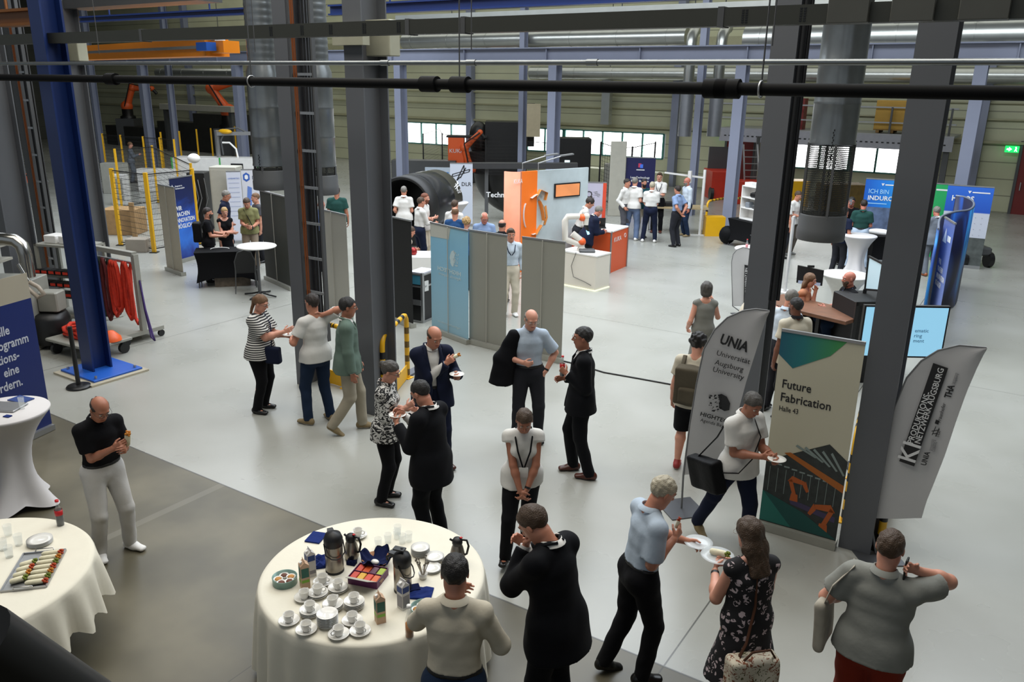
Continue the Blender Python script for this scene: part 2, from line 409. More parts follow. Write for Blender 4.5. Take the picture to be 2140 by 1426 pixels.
for px, nm in ((1156, 'pale grey column behind the orange robot booth'), (840, 'pale grey column left of the long far windows, next to the dark big one'), (508, 'pale grey column behind the white machine cabinets at left'),
               (315, 'pale grey column among the yellow fence posts, right one of the pair'), (1538, 'pale grey column beside the red forklift in the far right'), (2024, 'pale grey column at far right beside the blue and white banner')):
    x = PL(px, 300, 1, 26.2)[0]; column(x, 26.2, .32, .42, 5.2, nm)
for px, yy, nm in ((1091, 29.0, 'slim pale grey column left of the column behind the orange booth'), (1455, 28.3, 'slim pale grey column behind the group at the white table frame'), (210, 25.0, 'pale grey column left among the yellow fence posts'), (368, 27.5, 'slim grey column behind the fence between two others')):
    x = PL(px, 300, 1, yy)[0]; column(x, yy, .22, .3, 9.5, nm, m=M_steel)
# near columns
def near_col(px, py, bx, dy, nm, z1=9.0, m=M_steeln if 'M_steeln' in globals() else M_steel):
    p = G(px, py); return column(p[0], p[1], bx, dy, z1, nm, m)
M_steeln = mat('shade_darkened_steel', '#585a5e', 0.42, 0, 0.03, 2)  # far-column paint in a darker copy, shade of the near columns in its colour
C1 = (-7.39, 7.95); column(*C1, .30, .46, 9, 'big grey steel column behind the man in the green jacket', M_steeln)
C2 = (-1.0, 8.05); column(*C2, .30, .34, 9, 'big grey steel column between the large banner and the right feather flag', M_steeln)
C3 = (-2.48, 8.9); column(*C3, .26, .34, 9, 'dark grey steel column behind the left feather flag', M_steeln)
C7 = (-8.95, 8.15); column(*C7, .26, .34, 9, 'dark grey steel column with cable ladder behind the man in the white t-shirt', M_steeln)
p = PL(180, 400, 1, 9.2); C5 = (p[0], 9.2); column(*C5, .32, .5, 9, 'big grey steel column just right of the blue crane post', M_steeln)
p = PL(20, 400, 1, 7.4); C6 = (p[0], 7.4); column(*C6, .32, .5, 9, 'grey steel column at the left edge of the hall', M_steeln)
p = PL(82, 400, 1, 8.4); C8 = (p[0], 8.4); column(*C8, .16, .3, 9, 'dark steel column with copper pipes left of the blue crane post', M_steeldk)
# cable ladders with copper pipes on columns
def cable_ladder(x0, y, w, z0, z1, lab, copper=True):
    t = thing('cable_ladder', lab, 'cable ladder', (x0 + w / 2, y, z0)); b = MB()
    b.box((x0, y, (z0 + z1) / 2), (.03, .06, z1 - z0)); b.box((x0 + w, y, (z0 + z1) / 2), (.03, .06, z1 - z0)); b.build('side_rail', M_steeldk, t)
    z = z0 + .2
    while z < z1: b = MB(); b.box((x0 + w / 2, y, z), (w, .03, .035)); z += .5; b.build('rung', M_alu, t)
    b = MB()
    for k in range(4): b.tube([(x0 + w * (.35 + .14 * k), y + .05, z0 + .05), (x0 + w * (.38 + .13 * k), y + .045, (z0 + z1) / 2), (x0 + w * (.35 + .14 * k), y + .05, z1)], .016, 6)
    b.build('cables', M_black, t)
    if copper:
        b = MB(); b.cyl((x0 + .045, y - .02, z0), (x0 + .045, y - .02, z1), .016, n=8); b.cyl((x0 + .085, y - .02, z0), (x0 + .085, y - .02, z1), .010, n=8); b.build('copper_pipe', M_copper, t)
cable_ladder(C7[0] + .15, C7[1] - .12, .40, .8, 9, 'cable ladder with copper pipes beside the middle dark column')
cable_ladder(C8[0] + .1, C8[1] - .12, .34, .8, 9, 'cable ladder with copper pipes between the left grey column and blue post')
b = MB(); b.cyl((C3[0] + .165, C3[1] - .12, 2.2), (C3[0] + .165, C3[1] - .12, 9), .03, n=10); b.cyl((C3[0] + .21, C3[1] - .08, 2.2), (C3[0] + .21, C3[1] - .08, 9), .02, n=8)
single(b, 'cable_conduit', M_black, 'black conduits beside the dark column behind the left feather flag', 'conduit')
# blue crane post
M_blue = mat('royal_blue_painted_steel', '#0b2356', .4, 0, .05, 3)
M_blue2 = mat('bright_blue_base_paint', '#1c55b0', .45, 0, .05, 3)
p = G(205, 776); t = thing('crane_post', 'dark blue steel crane post on a bright blue base plate', 'crane post', (p[0], p[1], 0))
b = MB(); I_col(b, p[0], p[1], .05, 9, .30, .32, .03, .025); b.build('profile', M_blue, t)
b = MB(); b.box((p[0] + .08, p[1] + .02, .045), (.92, .8, .03), bev=.005); b.build('base_plate', M_blue2, t)
b = MB(); b.box((p[0] + .1, p[1], .015), (1.06, .94, .03)); b.build('grout_pad', mat('grout_concrete', '#a79f8c', .8), t)
for sx in (-.3, .46):
    for sy in (-.3, .34):
        b = MB(); b.cyl((p[0] + sx, p[1] + sy, .06), (p[0] + sx, p[1] + sy, .1), .022, n=6); b.build('anchor_bolt', M_alu, t)
def xtube(y, z, x0, x1, r, name, m, lab, cat, joints=(), jr=1.6, jl=.3):
    t = thing(name, lab, cat, ((x0 + x1) / 2, y, z)); b = MB(); b.cyl((x0, y, z), (x1, y, z), r, n=20); b.build('pipe', m, t)
    for j in joints:
        b = MB(); b.cyl((j - jl / 2, y, z), (j + jl / 2, y, z), r * jr, n=20); b.build('coupling', m, t)
    return t
py_, pz_ = 5.9, 4.40
jx = [PL(a, 175, 1, py_)[0] for a in (898, 962, 235, 1522, 1498)]
t = xtube(py_, pz_, -26, 3, .044, 'black_pipe', M_blackm, 'thick black insulated pipe running across the whole view at eye height', 'pipe', jx, 1.55, .17)
for px in (960, 1597, 522):
    x = PL(px, 120, 1, py_)[0]; b = MB(); b.cyl((x, py_, pz_ + .04), (x, py_, 6.6), .006, n=6); b.build('hanger_rod', M_steeldk, t)
    b = MB(); b.tube(arc((x, py_, pz_), (0, 1, 0), (0, 0, 1), .055, 0, 2 * PI, 20), .008, 6, closed=True); b.build('pipe_clamp', M_alu, t)
t = xtube(6.25, PL(1070, 131, 1, 6.25)[2], -26, 3, .022, 'steel_pipe', M_duct, 'thin grey steel pipe running above the black pipe', 'pipe', [PL(a, 131, 1, 6.25)[0] for a in (805, 1238, 985)], 1.25, .1)
for px in (210, 535, 985, 1610):
    x = PL(px, 131, 1, 6.25)[0]; b = MB(); b.cyl((x, 6.25, 4.7), (x, 6.25, 6.6), .005, n=6); b.build('hanger_rod', M_steeldk, t)
# grey rectangular cable duct
b = MB(); yy = 6.6; b.box((-11, yy, 4.93), (28, .13, .135)); t = thing('cable_duct', 'grey rectangular cable duct running across the top of the view', 'cable duct', (-11, yy, 4.93)); b.build('duct', M_traygrey, t)
for px in (302, 860, 976, 1510): x = PL(px, 60, 1, yy)[0]; b = MB(); b.box((x, yy, 4.93), (.05, .14, .15)); b.build('joint_collar', M_steeldk, t)
b = MB()
for px in (575, 640, 700, 770, 842, 1560, 1680, 1797, 1935, 2080):
    x = PL(px, 55, 1, yy)[0]
    for i in range(6):
        for j in range(2): b.box((x + (j - .5) * .028, yy - .067, 4.93 + (i - 2.5) * .017), (.018, .004, .009))
b.build('vent_slots', M_blackp, t)
for px0, px1 in ((1865, 1955), (2005, 2110), (1735, 1820)):
    x0, x1 = PL(px0, 40, 1, yy)[0], PL(px1, 40, 1, yy)[0]; b = MB(); b.box(((x0 + x1) / 2, yy - .03, 4.945), (x1 - x0, .17, .17), bev=.005); b.build('junction_box', mat('dark_duct_box', '#4b4b45', .5), t)
# boxes and short beams on the near columns
M_box = mat('cream_grey_box', '#9a9987', .5)
for (cx_, cy_), nm in ((C1, 'pale grey wall box high on the big column in the middle'), (C5, 'pale grey wall box high on the big grey column at the left')):
    b = MB(); b.box((cx_ + .18, cy_ + .1, 4.93), (.42, .2, .42), bev=.01); b.box((cx_ + .02, cy_ - .28, 4.96), (.5, .12, .25)); single(b, 'switch_box', M_box, nm, 'switch box')
# fume exhaust ducts hanging down
def exhaust(px, py, d, r, zc, lab, perf=True):
    p = D(px, py, d); x, y, z0 = p; z0 = max(z0, 1.2)
    t = thing('exhaust_duct', lab, 'exhaust duct', (x, y, z0))
    zl = zc
    b = MB(); b.lathe([(r, z0), (r * 1.02, z0 + .02), (r * 1.02, z0 + .14), (r * .99, z0 + .16), (r * .99, z0 + .32), (r * .96, z0 + .34)], (x, y, 0), 32); b.build('bottom_ring', M_steeldk, t)
    b = MB(); prof = [(r * .95, zl), (r * .95, zl + .02)]
    z = zl + .02
    while z < zl + 1.0: prof += [(r * .93, z + .02), (r * .93, z + .46), (r * .95, z + .48)]; z += .48
    prof += [(r * .93, z + .02), (r * .93, z + .1), (r * .78, z + .22)]; z += .22
    while z < 9: prof += [(r * .78, z + .02), (r * .80, z + .05), (r * .78, z + .08)]; z += .11
    b.lathe(prof, (x, y, 0), 32); b.build('round_pipe', M_duct, t)
    b = MB(); b.cyl((x, y, z0 + .34), (x, y, zl), r * .9, n=32, caps=False); b.build('perforated_mesh', M_perf, t)
    b = MB()
    for a in range(4): b.box((x + r * .93 * math.cos(a * PI / 2 + .4), y + r * .93 * math.sin(a * PI / 2 + .4), (z0 + .3 + zl) / 2), (.03, .03, zl - z0 - .28))
    b.build('strut', M_steeldk, t)
    b = MB()
    zz = z0 + .36; i = 0
    while zz < zl + .2: b.box((x + r * .2 + .01 * (i % 2), y - r * .9, zz), (.012, .02, .022)); zz += .03; i += 1
    b.build('chain', M_blackp, t)
    return t
def perf_mat():
    k = NT('perforated_dark_sheet', .5, .3); c = k.coord(1, 1, 1); s = k.n('SeparateXYZ'); k.l(c, s.inputs[0])
    an = k.math('ARCTAN2', s.outputs[1], s.outputs[0]); u = k.math('MULTIPLY', an, 14.0); v = k.math('MULTIPLY', s.outputs[2], 42.0)
    fu = k.math('SUBTRACT', k.math('FRACT', k.math('ADD', u, k.math('MULTIPLY', k.math('FLOOR', v), .5))), .5); fv = k.math('SUBTRACT', k.math('FRACT', v), .5)
    r2 = k.math('ADD', k.math('MULTIPLY', fu, fu), k.math('MULTIPLY', fv, fv)); hole = k.math('GREATER_THAN', r2, .13)
    k.l(hole, k.b.inputs['Alpha']); k.b.inputs['Base Color'].default_value = (*lin(rgb('#2e2f2c')), 1); return k.m
M_perf = perf_mat()
exhaust(1713, 500, 10.7, .30, 3.75, 'wide dark round exhaust duct hanging in front of the right stands, perforated low part')
exhaust(567, 395, 14.5, .30, 3.0, 'round exhaust duct hanging left of the dark middle column', )
exhaust(672, 405, 14.5, .30, 3.0, 'round exhaust duct hanging between dark middle column and big grey column')
def xduct(px0, px1, pyc, yw, r, m, nm, lab, cat='air duct', ribs=.5):
    z = PL((px0 + px1) / 2, pyc, 1, yw)[2]; x0, x1 = PL(px0, pyc, 1, yw)[0], PL(px1, pyc, 1, yw)[0]
    t = thing(nm, lab, cat, ((x0 + x1) / 2, yw, z)); b = MB(); b.cyl((x0, yw, z), (x1, yw, z), r, n=24); b.build('pipe', m, t)
    x = x0 + ribs
    while x < x1: b = MB(); b.cyl((x - .03, yw, z), (x + .03, yw, z), r * 1.03, n=24); x += ribs * 4; b.build('seam', m, t)
    for x in (x0 * .8 + x1 * .2, x0 * .2 + x1 * .8): b = MB(); b.cyl((x, yw, z + r), (x, yw, 12), .02, n=6); b.build('hanger_rod', M_steeldk, t)
    return t, z
M_ductb = mat('bright_galvanised_duct', '#a9aba6', .3, .8, .06, 3)
xduct(845, 1436, 82, 29.5, .30, M_ductb, 'air_duct', 'long round silver air duct high above the middle of the hall')
xduct(1560, 2180, 78, 27.5, .42, M_ductb, 'air_duct', 'large corrugated silver air duct high at the right')
xduct(1110, 2190, 156, 35.7, .30, M_ductb, 'air_duct', 'long silver air duct along the far wall above the windows')
xduct(330, 500, 153, 31.0, .25, M_ductb, 'air_duct', 'short silver air duct beyond the orange crane beam')
for px, nm in ((1430, 'left vertical silver duct ending above the group at the white table'), (1491, 'right vertical silver duct ending near the exit sign')):
    z0 = PL(px, 285, 1, 29.0)[2]; x = PL(px, 285, 1, 29.0)[0]; t = thing('drop_duct', nm, 'air duct', (x, 29, z0)); b = MB()
    b.cyl((x, 29, z0), (x, 29, z0 + 1.9), .24, n=20); b.build('wide_end', mat('matt_grey_duct', '#8d9096', .45, .5), t)
    b = MB(); b.tube([(x, 29, z0 + 1.9), (x, 29, 5.9), (x, 29.05, 6.15), (x, 29.25, 6.35), (x, 29.5, 6.42)], .19, 16); b.build('elbow', M_ductb, t); b = MB(); b.cyl((x, 29.1, 6.3), (x, 29.1, 12), .02, n=6); b.build('hanger_rod', M_steeldk, t)
xs = PL(907, 230, 1, 35.5)
for px, z0p, nm in ((1266, 258, 'flat silver duct coming down the far wall above the windows'), ):
    a = PL(px, z0p, 1, 35.9); b = MB(); b.box((a[0], 35.9, a[2] + 1.2), (.42, .3, 2.5)); b.box((a[0], 35.9, a[2]), (.46, .34, .08)); single(b, 'wall_duct', M_ductb, nm, 'air duct')
# blue crane girder high up, mesh tray and dark beam
def xbar(pxa, pya, pxb, pyb, yw, th, w, m, name, lab, cat):
    a, b_ = PL(pxa, pya, 1, yw), PL(pxb, pyb, 1, yw); z = (a[2] + b_[2]) / 2; b = MB(); I_beam_x(b, a[0], b_[0], yw, z - th / 2, z + th / 2, w)
    for x in (a[0] * .8 + b_[0] * .2, a[0] * .2 + b_[0] * .8): b.box((x, yw, (z + th / 2 + 11.9) / 2), (.03, .03, 11.9 - z - th / 2))
    return single(b, name, m, lab, cat)
xbar(168, 34, 520, 32, 14, .16, .18, M_blue, 'crane_girder', 'dark blue overhead crane girder above the orange beam at left', 'crane girder')
xbar(690, 8, 1480, 2, 17, .26, .2, M_blue, 'crane_girder', 'dark blue overhead crane girder at the top middle', 'crane girder')
xbar(0, 37, 86, 37, 6.9, .24, .2, mat('brown_orange_beam_paint', '#7c4a12', .5), 'jib_beam', 'brown-orange jib beam fixed to the blue post at top left', 'crane beam')
a, b_ = PL(200, 15, 1, 9.9), PL(480, 5, 1, 9.9); b = MB(); b.box(((a[0] + b_[0]) / 2, 9.5, a[2]), (b_[0] - a[0], .5, .16)); single(b, 'cable_tray', M_steeldk, 'dark wide cable tray at the top left', 'cable tray')
a, b_ = PL(910, 18, 1, 24), PL(2000, 4, 1, 24); b = MB(); b.box(((a[0] + b_[0]) / 2, 24, b_[2]), (b_[0] - a[0] + 3, .8, .36)); single(b, 'cable_tray', M_ductb, 'long silver cable tray high at the top right', 'cable tray')
# orange crane beam at upper left
M_cro = mat('crane_orange_paint', '#f08c10', .4, 0, .03)
a, b_ = D(150, 113, 21), D(455, 112, 15.5); t = thing('orange_crane', 'bright orange bridge crane beam with grey rail at upper left', 'crane', ((a[0] + b_[0]) / 2, (a[1] + b_[1]) / 2, a[2]))
b = MB(); dv = b_ - a; dv[2] = 0; b.bar(a, a + dv, .45, .30); b.build('girder', M_cro, t)
b = MB(); u, v, w_ = frame(dv); nrm = u * (-1 if u.dot(F0) > 0 else 1); b.bar(a + nrm * .26, a + nrm * .26 + dv * .98, .05, .05); b.build('rail', M_alu, t)
b = MB(); e = a + dv; b.cyl(e + np.array([0, 0, .1]) + nrm * .1, e + np.array([0, 0, .1]) - nrm * .1, .14, n=16); b.build('wheel', M_alu, t)
b = MB(); b.box(e + dv / np.linalg.norm(dv) * .3, (.5, .3, .2), rz=math.atan2(dv[1], dv[0])); b.build('end_truck', M_cro, t)
b = MB(); b.box(e + dv / np.linalg.norm(dv) * .2 + nrm * .3, (.4, .18, .14), rz=math.atan2(dv[1], dv[0])); b.build('motor', M_blue2, t)
# gallery railing the picture is taken over (lower left)
b = MB(); b.cyl(D(-60, 1345, .62), D(230, 1530, .70), .038, n=20); single(b, 'gallery_handrail', M_blackp, 'black gallery handrail crossing the lower left corner', 'handrail')
def V3(*a): return np.array(a, float)
def nrm(v): v = np.array(v, float); return v / (np.linalg.norm(v) + 1e-9)
class Field:
    """signed distance field on a grid; shapes are blended in, then turned into one smooth mesh"""
    def __init__(s, lo, hi, vs):
        s.vs = vs; s.lo = np.array(lo, float); s.n = np.maximum(4, np.ceil((np.array(hi) - s.lo) / vs).astype(int) + 1)
        s.a = np.full(s.n, 0.2, np.float32)
    def _sl(s, lo, hi):
        i0 = np.clip(np.floor((np.array(lo) - s.lo) / s.vs).astype(int), 0, s.n - 1); i1 = np.clip(np.ceil((np.array(hi) - s.lo) / s.vs).astype(int) + 1, 1, s.n)
        if (i1 <= i0).any(): return None, None
        ax = [s.lo[k] + s.vs * np.arange(i0[k], i1[k]) for k in range(3)]
        P = np.stack(np.meshgrid(*ax, indexing='ij'), -1).astype(np.float32)
        return tuple(slice(i0[k], i1[k]) for k in range(3)), P
    def put(s, fn, lo, hi, k=0.02, op='u'):
        sl, P = s._sl(np.array(lo) - k - 2 * s.vs, np.array(hi) + k + 2 * s.vs)
        if sl is None: return
        d = fn(P); a = s.a[sl]
        if op == 'u':
            h = np.maximum(k - np.abs(a - d), 0) / k if k > 0 else 0; s.a[sl] = np.minimum(a, d) - h * h * k / 4
        else:
            h = np.maximum(k - np.abs(a + d), 0) / k if k > 0 else 0; s.a[sl] = np.maximum(a, -d) + h * h * k / 4
    def seg(s, a, b, ra, rb, k=0.02, side=None, cut=False, op='u', cut0=False):
        """tapered limb; ra/rb = radius or (half width along side, half depth)"""
        a = np.array(a, float); b = np.array(b, float); L = np.linalg.norm(b - a) + 1e-9; w = (b - a) / L
        el = hasattr(ra, '__len__')
        if not el:
            def f(P):
                q = P - a; t = q @ w; tc = np.clip(t / L, 0, 1); d = q - tc[..., None] * (L * w); r = ra + (rb - ra) * tc
                v = np.sqrt((d * d).sum(-1)) - r
                if cut: v = np.maximum(v, t - L)
                if cut0: v = np.maximum(v, -t)
                return v
            m = max(ra, rb)
        else:
            u = nrm(np.array(side, float) - w * np.dot(side, w)); vv = np.cross(w, u); ra = np.array(ra); rb = np.array(rb)
            def f(P):
                q = P - a; t = q @ w; tc = np.clip(t / L, 0, 1); d = q - tc[..., None] * (L * w)
                A = ra[0] + (rb[0] - ra[0]) * tc; B = ra[1] + (rb[1] - ra[1]) * tc; mn = np.minimum(A, B)
                du = d @ u; dv = d @ vv; dw = d @ w
                v = (np.sqrt((du / A) ** 2 + (dv / B) ** 2 + (dw / mn) ** 2) - 1) * mn
                if cut: v = np.maximum(v, t - L)
                if cut0: v = np.maximum(v, -t)
                return v
            m = max(ra.max(), rb.max())
        s.put(f, np.minimum(a, b) - m, np.maximum(a, b) + m, k, op)
    def ell(s, c, r, R=None, k=0.015, op='u'):
        c = np.array(c, float); r = np.array(r, float); R = np.eye(3) if R is None else R
        def f(P):
            q = (P - c) @ R; l = np.sqrt(((q / r) ** 2).sum(-1)); g = np.sqrt(((q / r ** 2) ** 2).sum(-1)) + 1e-6
            return l * (l - 1) / g
        m = r.max(); s.put(f, c - m, c + m, k, op)
    def cutplane(s, p, n):
        """remove everything on the side n points to"""
        sl, P = s._sl(s.lo, s.lo + s.n * s.vs); s.a = np.maximum(s.a, (P - np.array(p)) @ np.array(n))
    def wrinkle(s, amp, freq=22, seed=0, stretch=(1, 1, .6)):
        sl, P = s._sl(s.lo, s.lo + s.n * s.vs); rs = np.random.RandomState(seed); w = np.zeros(s.a.shape, np.float32); amp = amp * .8
        for i in range(5):
            d = rs.normal(size=3) * np.array(stretch); d = d / np.linalg.norm(d) * freq * (0.6 + 0.8 * rs.rand())
            w += np.sin(P @ d + rs.rand() * 6 + 1.5 * np.sin(P @ (d[[2, 0, 1]] * .5) + rs.rand() * 6))
        s.a = s.a + amp * w / 2.2
    def mesh(s):
        b = 3 * s.vs; g = vdb.FloatGrid(background=float(b)); a = np.clip(s.a, -b, b); a[0] = a[-1] = b; a[:, 0] = a[:, -1] = b; a[:, :, 0] = a[:, :, -1] = b
        g.copyFromArray(a.astype(np.float32)); p, q = g.convertToQuads(isovalue=0)
        return p * s.vs + s.lo, q[:, ::-1]
def field_obj(F, name, mats, parent, M, pick=None, relax=1):
    """F -> mesh object under parent; M maps local coordinates to the world"""
    p, q = F.mesh()
    if len(p) == 0: return None
    if relax:
        for _ in range(relax):
            acc = np.zeros_like(p); cnt = np.zeros(len(p))
            for i in range(4):
                np.add.at(acc, q[:, i], p[q[:, (i + 1) % 4]]); np.add.at(cnt, q[:, i], 1)
            p = p * .4 + acc / cnt[:, None] * .6
    me = bpy.data.meshes.new(name); n, f = len(p), len(q)
    world = p @ M[:3, :3].T + M[:3, 3] - np.array(parent['_w'])
    me.vertices.add(n); me.vertices.foreach_set('co', world.astype(np.float32).ravel())
    me.loops.add(f * 4); me.polygons.add(f); me.loops.foreach_set('vertex_index', q.astype(np.int32).ravel())
    me.polygons.foreach_set('loop_start', np.arange(0, f * 4, 4, dtype=np.int32)); me.polygons.foreach_set('use_smooth', np.ones(f, bool))
    for m in (mats if isinstance(mats, (list, tuple)) else [mats]): me.materials.append(m)
    if pick is not None:
        c = p[q].mean(1); me.polygons.foreach_set('material_index', pick(c).astype(np.int32))
    me.update(calc_edges=True); me.validate()
    o = bpy.data.objects.new(name, me); COL.objects.link(o); o.parent = parent; o['_w'] = list(parent['_w']); return o
def ik(a, c, l1, l2, pole):
    a = np.array(a, float); c = np.array(c, float); d = c - a; L = np.linalg.norm(d)
    if L > (l1 + l2) * .998: c = a + d / L * (l1 + l2) * .998; d = c - a; L = np.linalg.norm(d)
    w = d / L; x = (l1 * l1 - l2 * l2 + L * L) / (2 * L); h = math.sqrt(max(0, l1 * l1 - x * x)); p = np.array(pole, float); p = nrm(p - w * p.dot(w))
    return a + w * x + p * h, c
def rotx(a): c, s = math.cos(a), math.sin(a); return np.array([[1, 0, 0], [0, c, -s], [0, s, c]])
def roty(a): c, s = math.cos(a), math.sin(a); return np.array([[c, 0, s], [0, 1, 0], [-s, 0, c]])
def rotz(a): c, s = math.cos(a), math.sin(a); return np.array([[c, -s, 0], [s, c, 0], [0, 0, 1]])
SKIN = {}
def skin(tone):
    return mat('skin_' + tone, {'fair': '#c98f78', 'light': '#b97d64', 'tan': '#a06850', 'red': '#b8705c', 'brown': '#6e4433'}[tone], .5, noise=.05, scale=18)
LIP = {}
def lipm(tone): return mat('lips_' + tone, {'fair': '#a85a52', 'light': '#9c5248', 'tan': '#84453c', 'red': '#9a4c44', 'brown': '#55302a'}[tone], .45)
def hairm(c): return mat('hair_' + c, {'black': '#15110f', 'dark': '#251b15', 'brown': '#43301f', 'lightbrown': '#6d4e33', 'blonde': '#a98857', 'grey': '#77736c', 'darkgrey': '#44403b', 'silver': '#aaa18c', 'red': '#6e3a20'}[c], .55, noise=.16, scale=60, bump=.8, bscale=140)
def cloth(name, col, rough=.8, bump=.12, noise=.05): return mat('cloth_' + name, col, rough, noise=noise, scale=8, bump=bump * 2, bscale=24, sheen=.02, spec=.12)
M_eyew = mat('eye_white', '#cfc9c0', .3, noise=0); M_eyed = mat('eye_iris', '#1d1511', .2, noise=0)
M_glass_frame = mat('dark_glasses_frame', '#17110e', .3)
def person(name_label, px, py, h=1.75, f=0, group=None, det=2, lean=0.05, tilt=0.0, twist=0.0, head=(0.1, 0), tone='light', build=1.0, sex='m',
           hair=('short', 'brown'), top=None, legs=None, jacket=None, shoes='black', LH=None, RH=None, Lel=None, Rel=None, Lfoot=None, Rfoot=None, sit=None,
           glasses=False, belt=None, extra=None, beard=None, fist=(.5, .5), foot_px=None, base=None, belly=0.0, Lhd=None, Rhd=None, seed=None, collar=None, lanyard=None, badge=None, watch=None, dress=None):
    """one person; px,py = top of the head in the photograph, f = facing (0 = to the viewer, 90 = to the right of the picture)
    top/jacket/legs = dict(m=material, sleeve=0..1, hem=z, loose=) ; hands in body coordinates (x to the person's right, y forward)"""
    S = h / 1.75; B = build; seed = seed if seed is not None else int(px * 7 + py)
    rs = random.Random(seed)
    vs = {3: .0062, 2: .0075, 1: .0095, 0: .012}[det]; vc = {3: .009, 2: .011, 1: .013, 0: .015}[det]
    sw = (.160 if sex == 'm' else .140) * (.6 + .4 * B)
    pel = V3(0, 0, .95) if sit is None else V3(0, 0, sit)
    Rt = rotz(twist) @ roty(tilt) @ rotx(-lean)
    T = lambda x, y, z: pel + Rt @ V3(x, y, z - .95)
    neck = T(0, -.012, 1.475); Rh = Rt @ rotx(lean * .8) @ rotz(-math.radians(head[1])) @ rotx(-head[0])
    hc = neck + Rh @ V3(0, .022, .145)
    Hd = lambda x, y, z: hc + Rh @ V3(x, y, z)
    top_pt = Hd(0, -.01, .12)
    # --- placing
    rdir = ray(px, py)
    if base is not None: bx_, by_ = base
    else:
        g = G(px, py, top_pt[2] * S); bx_, by_ = g[0], g[1]
    toCam = nrm(V3(-bx_, -by_, 0)); right = V3(-toCam[1], toCam[0], 0)
    if right.dot(R0) < 0: right = -right
    fd = toCam * math.cos(math.radians(f)) + right * math.sin(math.radians(f))
    pr = np.cross(fd, UP)
    M = np.eye(4); M[:3, 0] = pr * S; M[:3, 1] = fd * S; M[:3, 2] = UP * S; M[:3, 3] = (bx_, by_, 0)
    if base is None: off = M[:3, :3] @ top_pt; M[0, 3] -= off[0]; M[1, 3] -= off[1]
    loc = (M[0, 3], M[1, 3], 0)
    t = thing('person', name_label, 'person', loc, group)
    WL = lambda p: M[:3, :3] @ np.array(p, float) + M[:3, 3]
    # --- skeleton
    hipL, hipR = pel + rotz(twist * .5) @ V3(-.088, 0, -.02), pel + rotz(twist * .5) @ V3(.088, 0, -.02)
    Lfoot = Lfoot or (-.11, .0, 0, 8); Rfoot = Rfoot or (.11, .0, 0, -8)
    ank = []
    for s_, (hp, ft) in zip((-1, 1), ((hipL, Lfoot), (hipR, Rfoot))):
        a = V3(ft[0], ft[1] - .05, .085 + ft[2]); kn, a = ik(hp, a, .435, .43, V3(s_ * .1, 1, 0) if sit is None else V3(s_ * .12, 1, .3)); ank.append((hp, kn, a, ft))
    shL, shR = T(-sw, -.008, 1.392), T(sw, -.008, 1.392)
    Mi = np.linalg.inv(M)
    def res(q):
        if q is None or q[0] != 'px': return q
        o = Mi @ np.append(EYE, 1); d = Mi[:3, :3] @ ray(q[1], q[2]); k = 0 if q[3] == 'x' else 1
        return tuple(o[:3] + d * ((q[4] - o[k]) / d[k]))
    LH, RH = res(LH), res(RH)
    LH = LH if LH is not None else (-.25, .06, .82); RH = RH if RH is not None else (.25, .06, .82)
    arms = []
    for s_, sh, wr, el, hd in ((-1, shL, LH, Lel, Lhd), (1, shR, RH, Rel, Rhd)):
        wr = V3(*wr); el_, wr = ik(sh, wr, .29, .255, V3(*(el or (s_ * .28, -.5, -.9)))); arms.append((s_, sh, el_, wr, nrm(V3(*hd)) if hd else nrm(nrm(wr - el_) + V3(-s_ * .12, .0, 0))))
    allp = np.array([top_pt, neck] + [x for a in ank for x in a[:3]] + [x for a in arms for x in a[1:4]] + [T(0, .15 + belly, 1.1), T(0, -.15, 1.0), pel])
    lo = allp.min(0) - .24; hi = allp.max(0) + .24; lo[2] = min(lo[2], -.01); lo[2] = max(lo[2], -.03)
    X = Rt @ V3(1, 0, 0)
    # ---------------- body
    F = Field(lo, hi, vs)
    bb = B if sex == 'm' else B * .93
    tor = [(.90, .155, .10), (.99, .158 if sex == 'm' else .165, .105), (1.10, .135 * bb, .095 + belly * .5), (1.22, .145 * bb, .10), (1.32, .15 * bb, .102), (1.395, .115, .07)]
    c_ = .011
    for (z0, w0, d0), (z1, w1, d1) in zip(tor, tor[1:]): F.seg(T(0, belly * .5, z0), T(0, 0, z1), (w0 - c_, d0 - c_), (w1 - c_, d1 - c_), .03, X)
    as_ = .86 if (top and top.get('sleeve', .33) > .6) or jacket else 1.0; sc_ = .045 if top or jacket else .05
    F.seg(T(-sw * .3, -.015, 1.43), shL, .040, sc_, .03); F.seg(T(sw * .3, -.015, 1.43), shR, .040, sc_, .03)
    F.seg(neck - Rt @ V3(0, 0, .04), Hd(0, -.02, -.075), .062 if sex == 'm' else .052, .054 if sex == 'm' else .045, .03)
    for s_, sh, el_, wr, hd in arms:
        F.seg(sh, el_, .046 * B * as_, .039 * B * as_, .03); F.seg(el_, el_ + (wr - el_) * .35, .039 * B * as_, .040 * B * as_, .015); F.seg(el_ + (wr - el_) * .3, wr, .040 * B * as_, .027, .02)
    cl = .74 if (legs and legs.get('len', 1) >= 1) else 1.0
    for hp, kn, a, ft in ank:
        F.seg(hp, kn, .085 * B * cl, .054 * cl, .03); m_ = kn + (a - kn) * .3 + V3(0, -.012, 0); F.seg(kn, m_, .054 * cl, .055 * B * cl, .02); F.seg(m_, a, .055 * B * cl, .034, .02)
        yaw = math.radians(ft[3]); d = nrm(V3(math.sin(-yaw), math.cos(yaw), -(ft[4] if len(ft) > 4 else 0)))
        F.seg(a - d * .01 + V3(0, 0, -.045), a + d * .13 + V3(0, 0, -.055), (.031, .026), (.034, .013), .02, V3(d[1], -d[0], 0))
    e = lambda c, r, k=.015, op='u': F.ell(Hd(*c), r, Rh, k, op)
